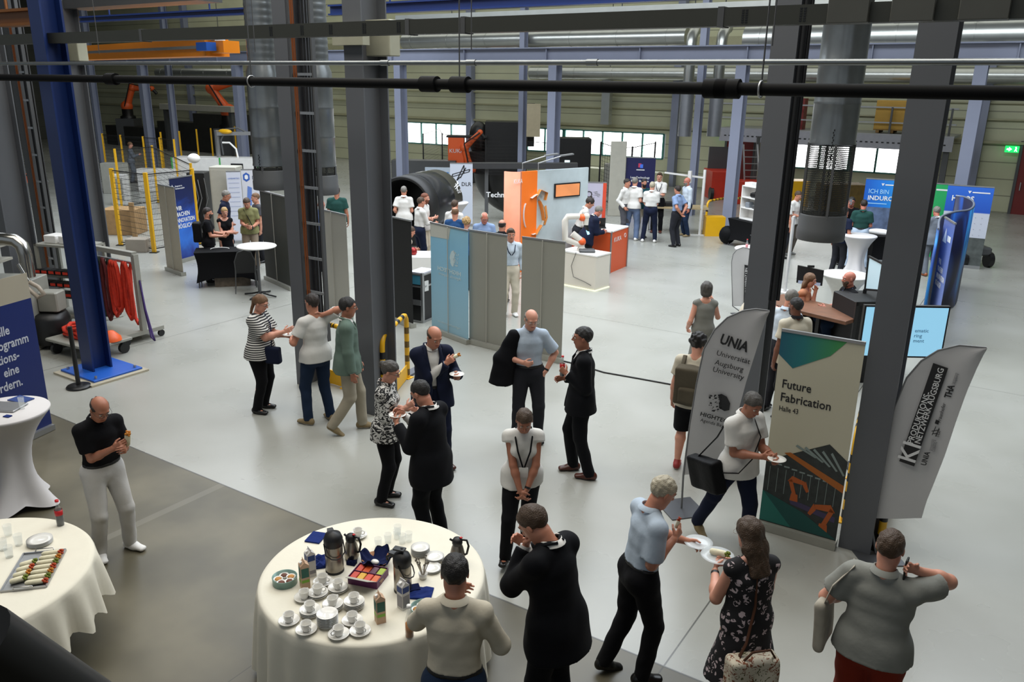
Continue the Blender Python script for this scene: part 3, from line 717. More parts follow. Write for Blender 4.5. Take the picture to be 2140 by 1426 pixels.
    e((0, -.018, .03), (.074, .094, .087), .02); e((0, .018, -.032), (.058, .068, .078), .03); F.seg(Hd(-.02, .045, -.095), Hd(.02, .045, -.095), .022, .022, .03)
    e((-.04, .0, -.06), (.022, .045, .035), .03); e((.04, .0, -.06), (.022, .045, .035), .03)
    F.seg(Hd(-.034, .071, .032), Hd(.034, .071, .032), .012, .012, .015)
    F.seg(Hd(0, .086, .018), Hd(0, .104, -.016), .006, .011, .010); F.seg(Hd(-.012, .092, -.02), Hd(.012, .092, -.02), .009, .009, .008)
    for s_ in (-1, 1): e((s_ * .031, .092, .012), (.014, .012, .0075), .012, 'c'); e((s_ * .077, -.012, -.002), (.008, .018, .03), .006)
    e((0, .083, -.050), (.021, .009, .0075), .006); F.seg(Hd(-.016, .0905, -.0505), Hd(.016, .0905, -.0505), .0022, .0022, .003, op='c')
    def hand(s_, wr, hd, fist_):
        up = V3(0, 0, 1); n_ = nrm(np.cross(hd, V3(0, 0, 1)) * (-s_) if abs(hd[2]) < .92 else V3(-s_, 0, 0))
        n_ = nrm(n_ + V3(-s_ * .2, 0, -.0)); n_ = nrm(n_ - hd * n_.dot(hd)); l_ = np.cross(hd, n_) * s_
        if l_[2] < 0 and abs(hd[2]) < .9: l_ = l_
        pc = wr + hd * .05; F.seg(wr + hd * .0, wr + hd * .085, (.027, .017), (.039, .013), .012, l_)
        for i in range(4):
            o = wr + hd * (.085 + (.004, .008, .004, -.006)[i]) + l_ * (.030 - .020 * i); ln = (.042, .047, .043, .034)[i]; c1 = fist_ * 1.1 + .06 * i; c2 = fist_ * 2.2 + .1 * i
            d1 = hd * math.cos(c1) + n_ * math.sin(c1); d2 = hd * math.cos(c2) + n_ * math.sin(c2); p1 = o + d1 * ln; r_ = (.0088, .009, .0086, .0078)[i]
            F.seg(o - hd * .01, p1, r_ + .0008, r_, .003); F.seg(p1, p1 + d2 * ln * .85, r_, r_ * .85, .002)
        tb = wr + hd * .03 + l_ * .026; td = nrm(hd * .6 + l_ * .6 + n_ * (.35 + .5 * fist_)); p1 = tb + td * .042; td2 = nrm(hd * .8 + l_ * .1 + n_ * (.35 + .6 * fist_))
        F.seg(tb, p1, .0135, .0105, .008); F.seg(p1, p1 + td2 * .034, .0105, .009, .003)
        return wr + hd * .085 + n_ * .03, n_, l_
    hl = hand(-1, arms[0][3], arms[0][4], fist[0]); hr = hand(1, arms[1][3], arms[1][4], fist[1])
    for hp, kn, a, ft in ank:
        pass
    ch = hc + Rh @ V3(0, .085, -.05)
    def pick(c):
        q = (c - hc) @ Rh; return ((np.abs(q[:, 0]) < .023) & (np.abs(q[:, 2] + .050) < .0085) & (q[:, 1] > .07)).astype(int)
    field_obj(F, 'body', [skin(tone), lipm(tone)], t, M, pick, 1)
    if det >= 2 or abs(((f + 180) % 360) - 180) < 100:
        for s_ in (-1, 1):
            b = MB(); b.ball((0, 0, 0), 1, 6); P = b.v[0] * .0115; b.v[0] = np.array([WL(Hd(s_ * .030, .0715, .010) + Rh @ p) for p in P])
            b.ball((0, 0, 0), 1, 5, mi=1); P = b.v[1] * .0062; b.v[1] = np.array([WL(Hd(s_ * .030, .0782, .010) + Rh @ p) for p in P]); b.build('eye', [M_eyew, M_eyed], t)
            b = MB(); b.tube([WL(Hd(s_ * .014, .0845, .034)), WL(Hd(s_ * .03, .0845, .039)), WL(Hd(s_ * .048, .069, .033))], [.0022 * S, .004 * S, .002 * S], 6); b.build('eyebrow', hairm(hair[1] if hair[1] not in ('silver',) else 'grey'), t)
    # ---------------- hair
    st, hcx = hair[0], hair[1]; jag = lambda Q: .004 * np.sin(Q[..., 0] * 190) * np.sin(Q[..., 1] * 150 + 1) + .006 * np.sin(Q[..., 0] * 60 + seed)
    Fh = Field(hc - .32 if st in ('long', 'pony') else hc - .17, hc + .17, vs if det > 1 else .008)
    eh = lambda c, r, k=.01, op='u': Fh.ell(Hd(*c), r, Rh, k, op)
    eh((0, -.02, .034), (.083, .103, .095) if st not in ('bald', 'crop', 'fringe') else (.0795, .0995, .0925))
    if st in ('short', 'crop', 'bun', 'pony', 'quiff'):
        sl, P = Fh._sl(Fh.lo, Fh.lo + Fh.n * Fh.vs); Q = (P - hc) @ Rh
        Fh.a = np.maximum(Fh.a, .004 + .62 * Q[..., 1] + .9 * np.maximum(Q[..., 1] - .055, 0) * 0 - Q[..., 2] - .0 + np.where(Q[..., 1] > .0, .016, 0) - .02 * (Q[..., 1] < -.05) + jag(Q))
        Fh.ell(Hd(0, .105, .02), (.055, .05, .052), Rh, .01, 'c')
        if st == 'quiff': Fh.ell(Hd(.01, .045, .105), (.055, .05, .028), Rh, .02)
    if st in ('bald', 'fringe'):
        sl, P = Fh._sl(Fh.lo, Fh.lo + Fh.n * Fh.vs); Q = (P - hc) @ Rh
        Fh.a = np.maximum(Fh.a, .62 * Q[..., 1] - Q[..., 2] - .0); Fh.a = np.maximum(Fh.a, Q[..., 2] - (.052 if st == 'bald' else .085) + .35 * np.maximum(Q[..., 1], 0)); Fh.a = np.maximum(Fh.a, Q[..., 1] - .035)
        if st == 'fringe': Fh.ell(Hd(0, .03, .13), (.05, .08, .05), Rh, .01, 'c')
    if st == 'bun': Fh.ell(Hd(0, -.125, .05), (.035, .03, .035), Rh, .01)
    if st == 'topbun': Fh.ell(Hd(0, .105, .0), (.058, .06, .062), Rh, .01, 'c'); Fh.cutplane(Hd(0, 0, -.03), Rh @ V3(0, .5, -1)); Fh.ell(Hd(0, -.05, .135), (.03, .03, .028), Rh, .01)
    if st == 'pony': Fh.seg(Hd(0, -.11, .03), Hd(0, -.105, -.19), .028, .02, .01)
    if st == 'bob': Fh.seg(Hd(0, -.03, .02), Hd(0, -.045, -.07), (.095, .085), (.085, .06), .02, Rh @ V3(1, 0, 0)); Fh.ell(Hd(0, .10, -.02), (.056, .075, .085), Rh, .01, 'c')
    if st == 'long':
        Fh.seg(Hd(0, -.035, .02), Hd(0, -.05, -.10), (.09, .075), (.095, .05), .02, Rh @ V3(1, 0, 0)); Fh.seg(Hd(0, -.06, -.08), Hd(0, -.075, -.27), (.09, .045), (.085, .025), .03, Rh @ V3(1, 0, 0))
        Fh.ell(Hd(0, .10, -.03), (.060, .085, .095), Rh, .01, 'c'); Fh.ell(Hd(0, .10, -.12), (.07, .10, .1), Rh, .01, 'c')
    if st == 'curly':
        Fh.ell(Hd(0, -.03, .05), (.10, .11, .10), Rh, .01); Fh.ell(Hd(0, .11, -.01), (.056, .07, .065), Rh, .01, 'c'); Fh.cutplane(Hd(0, 0, -.07), Rh @ V3(0, .4, -1)); Fh.wrinkle(.012, 110, seed)
    if st != 'none':
        Fh.wrinkle(.0035, 120, seed, (1, .5, .3)); ho = field_obj(Fh, 'hair', hairm(hcx), t, M, None, 1)
    if beard:
        Fb = Field(hc - .15, hc + .1, .006); Fb.ell(Hd(0, .02, -.045), (.066, .074, .078), Rh); Fb.seg(Hd(-.02, .05, -.1), Hd(.02, .05, -.1), .026, .026, .02)
        sl, P = Fb._sl(Fb.lo, Fb.lo + Fb.n * Fb.vs); Q = (P - hc) @ Rh; Fb.a = np.maximum(Fb.a, Q[..., 2] + .028 - .25 * np.maximum(np.abs(Q[..., 0]) - .03, 0) * 4); Fb.a = np.maximum(Fb.a, -Q[..., 1] - .005)
        Fb.ell(Hd(0, .10, -.05), (.020, .03, .010), Rh, .004, 'c'); Fb.wrinkle(.002, 150, seed); field_obj(Fb, 'beard', hairm(beard), t, M)
    # ---------------- clothes
    def torso_field(g, hem, vs_, flare=0., neck_r=.062, slv=0., loose=.008, full=True, slv_r=None, tshift=0):
        Fc = Field(lo, hi, vs_); q = list(tor)
        if g > .02: q[2] = (1.10, .150 * bb, .108 + belly * .5); q[3] = (1.22, .152 * bb, .106)
        for (z0, w0, d0), (z1, w1, d1) in zip(q, q[1:]): Fc.seg(T(0, belly * .5, z0), T(0, 0, z1), (w0 + g, d0 + g), (w1 + g, d1 + g), .03, X)
        kB = 1 + max(0, B - 1) * .8
        if hem < .93: Fc.seg(T(0, belly * .3, hem - .05), T(0, belly * .5, .97), (.178 * kB + g + flare, .144 * kB + g + flare), (.168 * kB + g, .128 * kB + g), .04, X)
        if hem < .93:
            for hp, kn, a, ft in ank: Fc.seg(hp, hp + (kn - hp) * .28, .088 * B + g + flare * .5, .09 * B + g + flare * .5, .09)
        if sex == 'f':
            for s_ in (-1, 1): Fc.ell(T(s_ * .07, .085, 1.27), (.065, .055, .06), Rt, .03)
        Fc.seg(T(-sw * .3, -.015, 1.43), shL, .044 + g, .052 + g, .03); Fc.seg(T(sw * .3, -.015, 1.43), shR, .044 + g, .052 + g, .03)
        Fc.cutplane(T(0, 0, hem), Rt @ V3(0, 0, -1))
        if slv > 0:
            for s_, sh, el_, wr, hd in arms:
                if slv <= .5:
                    e_ = sh + (el_ - sh) * (slv * 2); Fc.seg(sh, e_, .051 * B + g, .050 * B + g + loose, .03, cut=True)
                else:
                    Fc.seg(sh, el_, .050 * B + g, .043 * B + g, .03); e_ = el_ + (wr - el_) * min(1, (slv - .5) * 2); Fc.seg(el_, e_, .043 * B + g, .031 + g, .02, cut=True)
        Fc.seg(neck + Rt @ V3(0, .0, .01 if top and top.get('collar') else -.02), neck + Rt @ V3(0, .01, .12), neck_r, neck_r + .03, .01, op='c')
        return Fc
    if legs:
        g = legs.get('g', .012); Fl = Field(lo, hi, vc); ln = legs.get('len', 1.0)
        Fl.seg(T(0, belly * .3, .93), T(0, belly * .5, 1.03), (.162 + g, .112 + g), (.15 * bb + g, .100 + g + belly * .4), .03, X); Fl.seg(pel + V3(-.05, -.02, -.06), pel + V3(.05, -.02, -.06), .105 + g * .5, .105 + g * .5, .04)
        Fl.cutplane(T(0, 0, legs.get('waist', 1.04 if (top and top.get('hem', .86) > .98) else .93)), Rt @ V3(0, 0, 1))
        for hp, kn, a, ft in ank:
            w_ = legs.get('w', .0)
            if ln >= 1:
                Fl.seg(hp, kn, .096 * B + g, .063 + g + w_, .03); Fl.seg(kn, a + V3(0, 0, -.035), .063 + g + w_, .050 + g + w_, .02, cut=True)
            elif ln > .5: Fl.seg(hp, kn, .09 * B + g, .06 + g + w_, .03); Fl.seg(kn, kn + (a - kn) * (ln - .5) * 2, .06 + g + w_, .062 + g + w_, .02, cut=True)
            else: Fl.seg(hp, hp + (kn - hp) * ln * 2, .09 * B + g, .078 + g + w_, .03, cut=True)
        for hp, kn, a, ft in ank:
            if abs(lean) < .9: Fl.seg(hp + V3(0, -.03, 0), hp + V3(0, -.03, -.02), .088 + g, .08 + g, .03); Fl.seg(pel + V3(0, 0, -.02), pel + V3(0, 0, -.08), .085, .06, .04)
        Fl.wrinkle(.0038, 32, seed + 1, (1, 1, 1.6)); o = field_obj(Fl, legs.get('name', 'trousers'), legs['m'], t, M, None, 1)
    if top:
        hem = top.get('hem', .86); g = top.get('g', .014 if not jacket else .006); hem = max(hem, 1.0) if jacket else hem
        Fc = torso_field(g, hem, vc, top.get('flare', .004), top.get('neck', .050 if top.get('collar') else .058), top.get('sleeve', .33), top.get('loose', .014))
        if top.get('v'): Fc.seg(T(0, .13, 1.50), T(0, .16, top['v']), .05, .004, .01, op='c')
        Fc.wrinkle(top.get('wr', .0034) if not jacket else .001, 34, seed + 2); so = field_obj(Fc, top.get('name', 'shirt'), top['m'], t, M, None, 1)
        if top.get('collar'):
            ring(so, WL, neck + Rt @ V3(0, .0, .0), Rt, top.get('collar_m', top['m']), S, .064, open_=.5)
    if dress:
        Fc = torso_field(.012, .93, vc, 0, dress.get('neck', .085), 0)
        Fc.seg(T(0, 0, 1.0), V3(0, 0.0, dress.get('hem', .5) - .0), (.16, .115), (dress.get('w', .25), dress.get('d', .19)), .04, X, cut=True)
        Fc.wrinkle(.006, 20, seed + 2, (1, 1, .12)); field_obj(Fc, 'dress', dress['m'], t, M, None, 1)
    if jacket:
        g = jacket.get('g', .024); Fj = torso_field(g, jacket.get('hem', .79), vc, jacket.get('flare', .02), .066, jacket.get('sleeve', .99), .01)
        for s_, sh in ((-1, shL), (1, shR)): Fj.ell(sh + Rt @ V3(-s_ * .015, 0, .0), (.058, .062, .05), Rt, .03)
        vz = jacket.get('v', 1.12)
        def wedge(P):
            Q = (P - pel) @ Rt; z = Q[..., 2] + .95; wz = np.clip((z - vz) / .36, 0, 1) * .095 + (jacket.get('open', 0)) + np.clip((1.0 - z) * .18, 0, .06); return np.maximum(np.abs(Q[..., 0]) - wz, -(Q[..., 1] - .02))
        Fj.put(wedge, lo, hi, .006, 'c')
        Fj.wrinkle(.0035, 30, seed + 3); jo = field_obj(Fj, 'jacket', jacket['m'], t, M, None, 1)
        b = MB()
        for s_ in (-1, 1):
            pts = [T(s_ * .02, -.085, 1.495), T(s_ * .065, -.05, 1.50), T(s_ * .085, .03, 1.475), T(s_ * .085, .10, 1.38), T(s_ * .03, .135 + belly, vz + .02)]
            b.tube([WL(p) for p in pts], [.018 * S, .02 * S, .022 * S, .024 * S, .008 * S], 8, flat=.45)
        b.build('collar', jacket['m'], jo)
        if jacket.get('cuff'):
            for s_, sh, el_, wr, hd in arms: b = MB(); d = nrm(wr - el_); b.cyl(WL(wr - d * .012), WL(wr + d * .012), .036 * S, n=12); b.build('shirt_cuff', jacket['cuff'], t)
    if belt:
        Fb = Field(T(0, 0, 1.02) - .26, T(0, 0, 1.02) + .26, .009); Fb.seg(T(0, belly * .5, .90), T(0, belly * .5, 1.14), (.158 + .017, .105 + .017), (.15 * bb + .017, .098 + .017 + belly * .4), .02, X)
        Fb.cutplane(T(0, 0, 1.042), Rt @ V3(0, 0, 1)); Fb.cutplane(T(0, 0, 1.008), Rt @ V3(0, 0, -1)); field_obj(Fb, 'belt', belt, t, M, None, 0)
    if shoes:
        sh_ = shoes if isinstance(shoes, dict) else {'kind': shoes}; kind = sh_['kind']
        sm = {'black': mat('black_leather_shoe', '#0c0b0b', .3), 'brown': mat('brown_leather_shoe', '#4a2015', .3), 'tan': mat('tan_suede_shoe', '#7c6b4c', .8), 'white': mat('white_trainer', '#dedcd9', .6),
              'red': mat('red_trainer', '#8e2a2a', .6), 'cognac': mat('cognac_leather_shoe', '#8a4a28', .4), 'grey': mat('grey_trainer', '#6b6b68', .7)}[kind]
        so = mat('white_rubber_sole', '#c9c6bf', .6) if kind in ('white', 'tan', 'red', 'grey') else mat('dark_rubber_sole', '#16110e', .6)
        for hp, kn, a, ft in ank:
            yaw = math.radians(ft[3]); d = V3(math.sin(-yaw), math.cos(yaw), 0); sd = V3(d[1], -d[0], 0); z0 = a[2] - .085
            pitch = ft[4] if len(ft) > 4 else 0.0
            Fs = Field(a - .24, a + .24, .007); h0 = a + V3(0, 0, -.085)
            dn = nrm(d - V3(0, 0, pitch)); un = nrm(np.cross(sd, dn)) * 1.0
            un = un if un[2] > 0 else -un
            A = h0 - dn * .045 + un * .038; Bp = h0 + dn * .15 + un * .028
            Fs.seg(A, A + dn * .09, (.038, .04), (.042, .04), .02, sd); Fs.seg(A + dn * .08, Bp, (.043, .036), (.042, .024), .03, sd); Fs.seg(A + dn * .01 + un * .02, a + V3(0, 0, .01), .036, .04, .03)
            if kind == 'black' and sex == 'f' or sh_.get('low'): Fs.ell(a + dn * .03 + un * -.01, (.034, .08, .05), np.stack([sd, dn, un], 1), .01, 'c')
            Fs.cutplane(h0 + un * .002, -un); un_ = un; P0 = h0
            field_obj(Fs, 'shoe', [sm, so], t, M, (lambda c, un_=un, P0=h0: ((c - P0) @ un_ < .016).astype(int)), 1)
    if glasses:
        b = MB()
        for s_ in (-1, 1):
            b.tube([WL(Hd(s_ * .031 + .021 * math.cos(a), .0985 - .25 * (.021 * math.cos(a)) * s_ * 0 - .006 * 0, .010 + .016 * math.sin(a))) for a in np.linspace(0, 2 * PI, 13)[:-1]], .0017 * S, 5, closed=True)
            b.tube([WL(Hd(s_ * .052, .097, .014)), WL(Hd(s_ * .074, .07, .012)), WL(Hd(s_ * .080, -.005, .008))], .0017 * S, 5)
        b.tube([WL(Hd(-.010, .099, .014)), WL(Hd(0, .101, .016)), WL(Hd(.010, .099, .014))], .0015 * S, 5); b.build('glasses', glasses if not isinstance(glasses, bool) else M_glass_frame, t)
    if lanyard:
        b = MB(); low = lanyard.get('z', 1.12); y1 = .135 + belly * .6 + lanyard.get('y', 0) + (.03 if sex == 'f' else 0)
        for s_ in (-1, 1): b.tube([WL(p) for p in (T(s_ * .03, -.08, 1.49), T(s_ * .075, -.02, 1.49), T(s_ * .085, .06, 1.43), T(s_ * .06, y1, 1.32), T(s_ * .008, y1 + .01, low))], .009 * S, 6, flat=.25)
        b.build('lanyard', lanyard['m'], t)
        if lanyard.get('card'): b = MB(); b.bar(WL(T(0, y1 + .012, low)), WL(T(0, y1 + .008, low - .12)), .085, .004, up=fd); b.build('name_card', M_white, t)
    if badge:
        b = MB(); b.bar(WL(T(badge[0], badge[1], 1.30)), WL(T(badge[0], badge[1], 1.26)), .075, .006, up=fd); b.build('name_badge', M_white, t)
    if watch is not None:
        s_, sh, el_, wr, hd = arms[watch]; b = MB(); d = nrm(wr - el_); b.cyl(WL(wr - d * .03), WL(wr - d * .008), .031 * S, n=12); b.build('wrist_watch', M_blackp, t)
    info = dict(t=t, M=M, S=S, WL=WL, T=T, Hd=Hd, Rt=Rt, hl=tuple([WL(hl[0])] + [nrm(M[:3, :3] @ v) for v in hl[1:]]), hr=tuple([WL(hr[0])] + [nrm(M[:3, :3] @ v) for v in hr[1:]]), fd=fd, pr=pr, arms=arms, loc=loc, top=WL(top_pt), ank=ank)
    return info
def ring(t, WL, neck, Rt, m, S, r=.066, open_=.5, name='collar'):
    """shirt collar: a folded band round the neck, open at the throat"""
    b = MB(); P = []; n = 18
    prof = [(r + .010, -.012), (r - .002, .022), (r + .004, .026), (r + .026, -.010)]
    an = np.linspace(PI / 2 + .28 * open_, 2.5 * PI - .28 * open_, n)
    for a in an:
        fr = max(0, math.sin(a))
        for rr, z in prof: P.append(WL(neck + Rt @ V3(rr * math.cos(a), -.004 + rr * math.sin(a) * 1.05, z - .028 * fr + .006)))
    F = [(i * 4 + j, i * 4 + j + 1, i * 4 + 5 + j, i * 4 + 4 + j) for i in range(n - 1) for j in range(3)]
    b.add(P, F, 0, True); b.build(name, m, t)
def print_person(i, nm):
    fx = proj(i['WL'](i['ank'][0][2] - V3(0, -.05, .085))), proj(i['WL'](i['ank'][1][2] - V3(0, -.05, .085)))
    print('PERSON', nm[:30], 'top', [round(a) for a in proj(i['top'])], 'feetL/R', [round(a) for a in fx[0]], [round(a) for a in fx[1]], 'hands L/R', [round(a) for a in proj(i['hl'][0])], [round(a) for a in proj(i['hr'][0])], 'loc', [round(float(a), 2) for a in i['loc'][:2]])
C_white = cloth('white', '#cfcdc8'); C_cream = cloth('cream', '#bdb5a3'); C_lblue = cloth('light_blue', '#a9b6c4'); C_pblue = cloth('pale_blue', '#7f93b5'); C_blk = cloth('black', '#101013', .85); C_suit = cloth('black_suit', '#0e0f13', .8, .05)
C_navy = cloth('navy', '#161c30', .8, .05); C_denim = cloth('denim', '#1e2b40', .9); C_jeans = cloth('mid_jeans', '#5b6a85', .9); C_ljeans = cloth('pale_jeans', '#a4b2c2', .9); C_green = cloth('sage_green_wool', '#5d6e64', .9); C_beige = cloth('beige_chino', '#98907f', .9)
C_wtrouser = cloth('white_denim', '#c4c1bd', .85); C_grey = cloth('mid_grey', '#4b4b50', .85); C_dgrey = cloth('charcoal', '#26272c', .85); C_gdress = cloth('stone_grey', '#75756f', .9); C_greypolo = cloth('grey_melange', '#84857f', .9)
C_red = cloth('rust_red', '#7c2a1b', .9); C_teal = cloth('dark_teal', '#1d444b', .85); C_olive = cloth('olive_print', '#7d7c55', .9, noise=.25); C_dgreen = cloth('dark_green', '#24443f', .9); C_bluej = cloth('blue_cloth', '#27466f', .9)
C_khaki = cloth('khaki', '#c0b6a4', .9); C_wpat = cloth('pale_print', '#b8c2cc', .85, noise=.2); C_bag = cloth('black_nylon', '#0b0c0e', .6); C_rucksack = cloth('olive_brown_canvas', '#4c463a', .9); C_mgrey = cloth('suit_grey', '#6a7079', .8)
def stripe_mat():
    k = NT('black_white_stripes', .85); c = k.coord(); s = k.n('SeparateXYZ'); k.l(c, s.inputs[0]); z = k.math('FRACT', k.math('MULTIPLY_ADD', k.noise(c, 3, 2), .9, k.math('MULTIPLY', s.outputs[2], 34)))
    return k.color(k.mix(k.math('GREATER_THAN', z, .5), '#17171b', '#cdcbc6'))
def zebra_mat():
    k = NT('black_white_leaf_print', .8); c = k.coord(1, 1, 1.6, rot=(.4, .6, .2)); n = k.noise(c, 15, 1, 2.2); return k.color(k.mix(k.math('GREATER_THAN', n, .5), '#121214', '#cfcdc8'))
def butterfly_mat():
    k = NT('black_butterfly_print', .85); v = k.n('TexVoronoi'); v.inputs['Scale'].default_value = 17; k.l(k.coord(), v.inputs['Vector']); n = k.noise(k.coord(), 42, 1, .5)
    f = k.math('MULTIPLY', k.math('LESS_THAN', v.outputs['Distance'], .42), k.math('GREATER_THAN', n, .5)); return k.color(k.mix(f, '#131216', '#b9a8ab'))
def floral_mat():
    k = NT('cream_floral_canvas', .8); n = k.noise(k.coord(), 22, 1, 2.5); m = k.noise(k.coord(1, 1, 1, (5, 5, 5)), 9, 1); return k.color(k.mix(k.math('GREATER_THAN', n, .58), '#c9c0ad', k.mix(k.math('GREATER_THAN', m, .5), '#7c4a33', '#5d5a3c')))
C_stripe, C_zebra, C_bfly, C_floral = stripe_mat(), zebra_mat(), butterfly_mat(), floral_mat()
TR = lambda m, **k: dict(m=m, **k)
tee = lambda m, **k: dict(m=m, sleeve=.33, **k)
polo = lambda m, **k: dict(m=m, sleeve=.34, collar=True, **k)
tuck = lambda m, s=1.0, **k: dict(m=m, sleeve=s, collar=True, hem=1.035, **k)
PP = {}
def P(key, lab, px, py, **k):
    k.setdefault('group', None); PP[key] = person(lab, px, py, **k); print_person(PP[key], key); return PP[key]
X_ = lambda a, b, v: ('px', a, b, 'x', v)
Y_ = lambda a, b, v: ('px', a, b, 'y', v)
P('whitepants', 'man in black polo shirt and white trousers holding a wrapped snack', 212, 837, h=1.72, f=22, det=3, lean=.12, head=(.55, 0), tone='tan', hair=('bald', 'dark'), top=tuck(C_blk, .36), legs=TR(C_wtrouser), belt=M_black, shoes='white', LH=Y_(262, 938, .27), RH=Y_(236, 938, .27), Lfoot=(-.16, .05, 0, 20), Rfoot=(.12, .0, 0, -12), glasses=True, fist=(.7, .7), watch=0)
P('backwhite', 'dark-haired man in cream shirt seen from behind at the coffee table', 950, 1158, h=1.76, f=172, det=3, lean=.12, head=(.25, -10), tone='light', hair=('short', 'black'), top=tuck(C_cream, .98), legs=TR(C_denim), belt=M_black, LH=(-.07, .32, 1.30), RH=(.20, .34, 1.05), Lel=(-.8, 0, -.8), Rel=(.6, -.5, -.7), fist=(.4, .5))
P('backsuit', 'man in black suit, hand at his mouth, beside the coffee table', 1092, 1062, h=1.86, f=-128, det=3, lean=.16, head=(.75, -12), tone='light', hair=('short', 'brown'), top=tuck(C_white), jacket=dict(m=C_suit, hem=.74, cuff=C_white), legs=TR(C_suit), LH=(-.06, .22, 1.40), RH=(.05, .30, 1.32), Lel=(-.25, .35, -1), fist=(.9, .6), build=1.05)
P('greyhair', 'grey-haired man in pale blue short-sleeved shirt eating from a clear plate', 1402, 1000, h=1.74, f=118, det=3, lean=.13, head=(.5, 0), tone='light', hair=('short', 'silver'), top=tuck(C_lblue, .42), legs=TR(C_blk), belt=M_black, RH=X_(1408, 1128, .10), LH=X_(1436, 1132, -.12), Rel=(.2, -.6, -.9), Lfoot=(-.1, -.16, .02, 5, .3), Rfoot=(.1, .08, 0, -6), fist=(.8, .5), watch=None, build=1.08)
P('dress', 'woman with long brown hair in black butterfly-print dress holding a plate', 1562, 1080, h=1.70, f=-150, det=3, sex='f', lean=.04, head=(.35, -12), tone='fair', hair=('long', 'brown'), dress=dict(m=C_bfly, hem=.50, w=.27, d=.2), shoes={'kind': 'black', 'low': 1}, LH=(-.12, .30, 1.17), RH=(.06, .32, 1.18), Lel=(-.4, -.3, -.9), Rel=(.5, -.2, -.8), glasses=mat('clear_glasses', '#9a938a', .2), fist=(.5, .5), watch=0, Lfoot=(-.16, .03, 0, 15), build=1.08)
P('satchel', 'grey-haired man in cream polo shirt walking with a large black messenger bag', 1582, 828, h=1.72, f=48, det=3, lean=.1, head=(.45, 8), tone='tan', hair=('short', 'darkgrey'), top=polo(C_white, hem=.84, belly=0) if False else polo(C_white, hem=.84), legs=TR(C_navy), shoes='tan', RH=(.02, .30, 1.13), LH=(-.10, .36, 1.12), Rfoot=(.12, -.32, .05, -5, .6), Lfoot=(-.1, .2, 0, 5), fist=(.7, .5), belly=.05, build=1.12)
P('greypolo', 'man in grey polo and rust-red trousers holding a phone to his ear', 1868, 1108, h=1.78, f=172, det=3, lean=.03, head=(.15, 0), tone='fair', hair=('short', 'brown'), top=polo(C_greypolo, hem=.86, collar_m=C_greypolo), legs=TR(C_red, w=.015), RH=(.17, .08, 1.50), LH=(-.20, .24, 1.12), Rel=(.55, .1, -1), Lel=(-.6, -.4, -.6), fist=(.7, .6), build=1.22, belly=.04)
P('blouse', 'dark-haired woman in white sleeveless blouse with lanyard, hands clasped', 1097, 864, h=1.64, f=4, det=3, sex='f', lean=.16, head=(.5, 0), tone='tan', hair=('short', 'brown'), top=dict(m=C_white, sleeve=.08, hem=.86, v=1.30), legs=TR(C_blk), shoes={'kind': 'black', 'low': 1}, LH=(-.035, .24, .89), RH=(.035, .25, .88), Lel=(-1, -.1, 0), Rel=(1, -.1, 0), Rfoot=(.17, .24, .03, -14, -.2), Lfoot=(-.07, -.2, 0, 4), lanyard=dict(m=C_blk, card=True, z=1.14), fist=(.7, .7), watch=0)
P('bottle', 'man in black suit and glasses holding a cola bottle', 1218, 684, h=1.84, f=-88, det=3, lean=0, head=(.05, 0), tone='tan', hair=('short', 'black'), top=tuck(C_white), jacket=dict(m=C_suit, hem=.80, open=.01), legs=TR(C_suit), shoes='brown', LH=X_(1185, 782, -.10), RH=X_(1180, 790, .10), Lel=(-.3, -.8, -.7), glasses=True, fist=(.8, .4), Lfoot=(-.1, -.08, 0, -10), Rfoot=(.12, .10, 0, 10))
P('bluejacket', 'older man with glasses in pale blue shirt carrying a dark jacket over his arm', 1113, 651, h=1.82, f=8, det=3, lean=.0, head=(.4, -8), tone='fair', hair=('bald', 'grey'), top=tuck(C_lblue, .42), legs=TR(C_dgrey), belt=M_black, RH=Y_(1092, 758, .15), LH=(-.20, .05, .95), Lel=(-1, -.4, -.1), Rel=(.9, -.4, -.5), glasses=mat('thin_grey_glasses', '#8c8a88', .3), fist=(.4, .9), Lfoot=(-.14, 0, 0, 8), Rfoot=(.14, 0, 0, -8), watch=0)
P('navy', 'man in dark navy suit eating a sandwich and holding a small white plate', 912, 687, h=1.82, f=14, det=3, lean=.03, head=(.45, -14), tone='light', hair=('bald', 'brown'), top=tuck(C_white), jacket=dict(m=C_navy, hem=.78, open=.025, v=1.15), legs=TR(C_navy), belt=M_black, shoes='brown', RH=Y_(932, 760, .20), LH=Y_(958, 785, .22), Lel=(-.35, -.3, -.9), Rel=(.45, -.2, -.9), Lfoot=(-.15, .06, 0, 20), Rfoot=(.16, .1, 0, -5), fist=(.5, .8), build=1.06)
P('blacksuit', 'bearded man in black suit seen from behind beside the leaf-print blouse', 868, 797, h=1.78, f=-128, det=3, lean=.06, head=(.55, 0), tone='light', hair=('crop', 'black'), beard='black', top=tuck(C_white), jacket=dict(m=C_suit, hem=.72), legs=TR(C_suit), LH=(-.12, .30, 1.26), RH=(.02, .32, 1.30), fist=(.6, .6), build=1.06)
P('zebra', 'woman with tied-back brown hair in black and white leaf-print blouse', 822, 757, h=1.66, f=72, det=3, sex='f', lean=.04, head=(.35, 0), tone='fair', hair=('bun', 'darkgrey'), top=dict(m=C_zebra, sleeve=.62, hem=.82, flare=.02, collar=True), legs=TR(C_blk), shoes='black', RH=X_(848, 852, .06), LH=X_(862, 856, -.08), glasses=True, fist=(.6, .6))
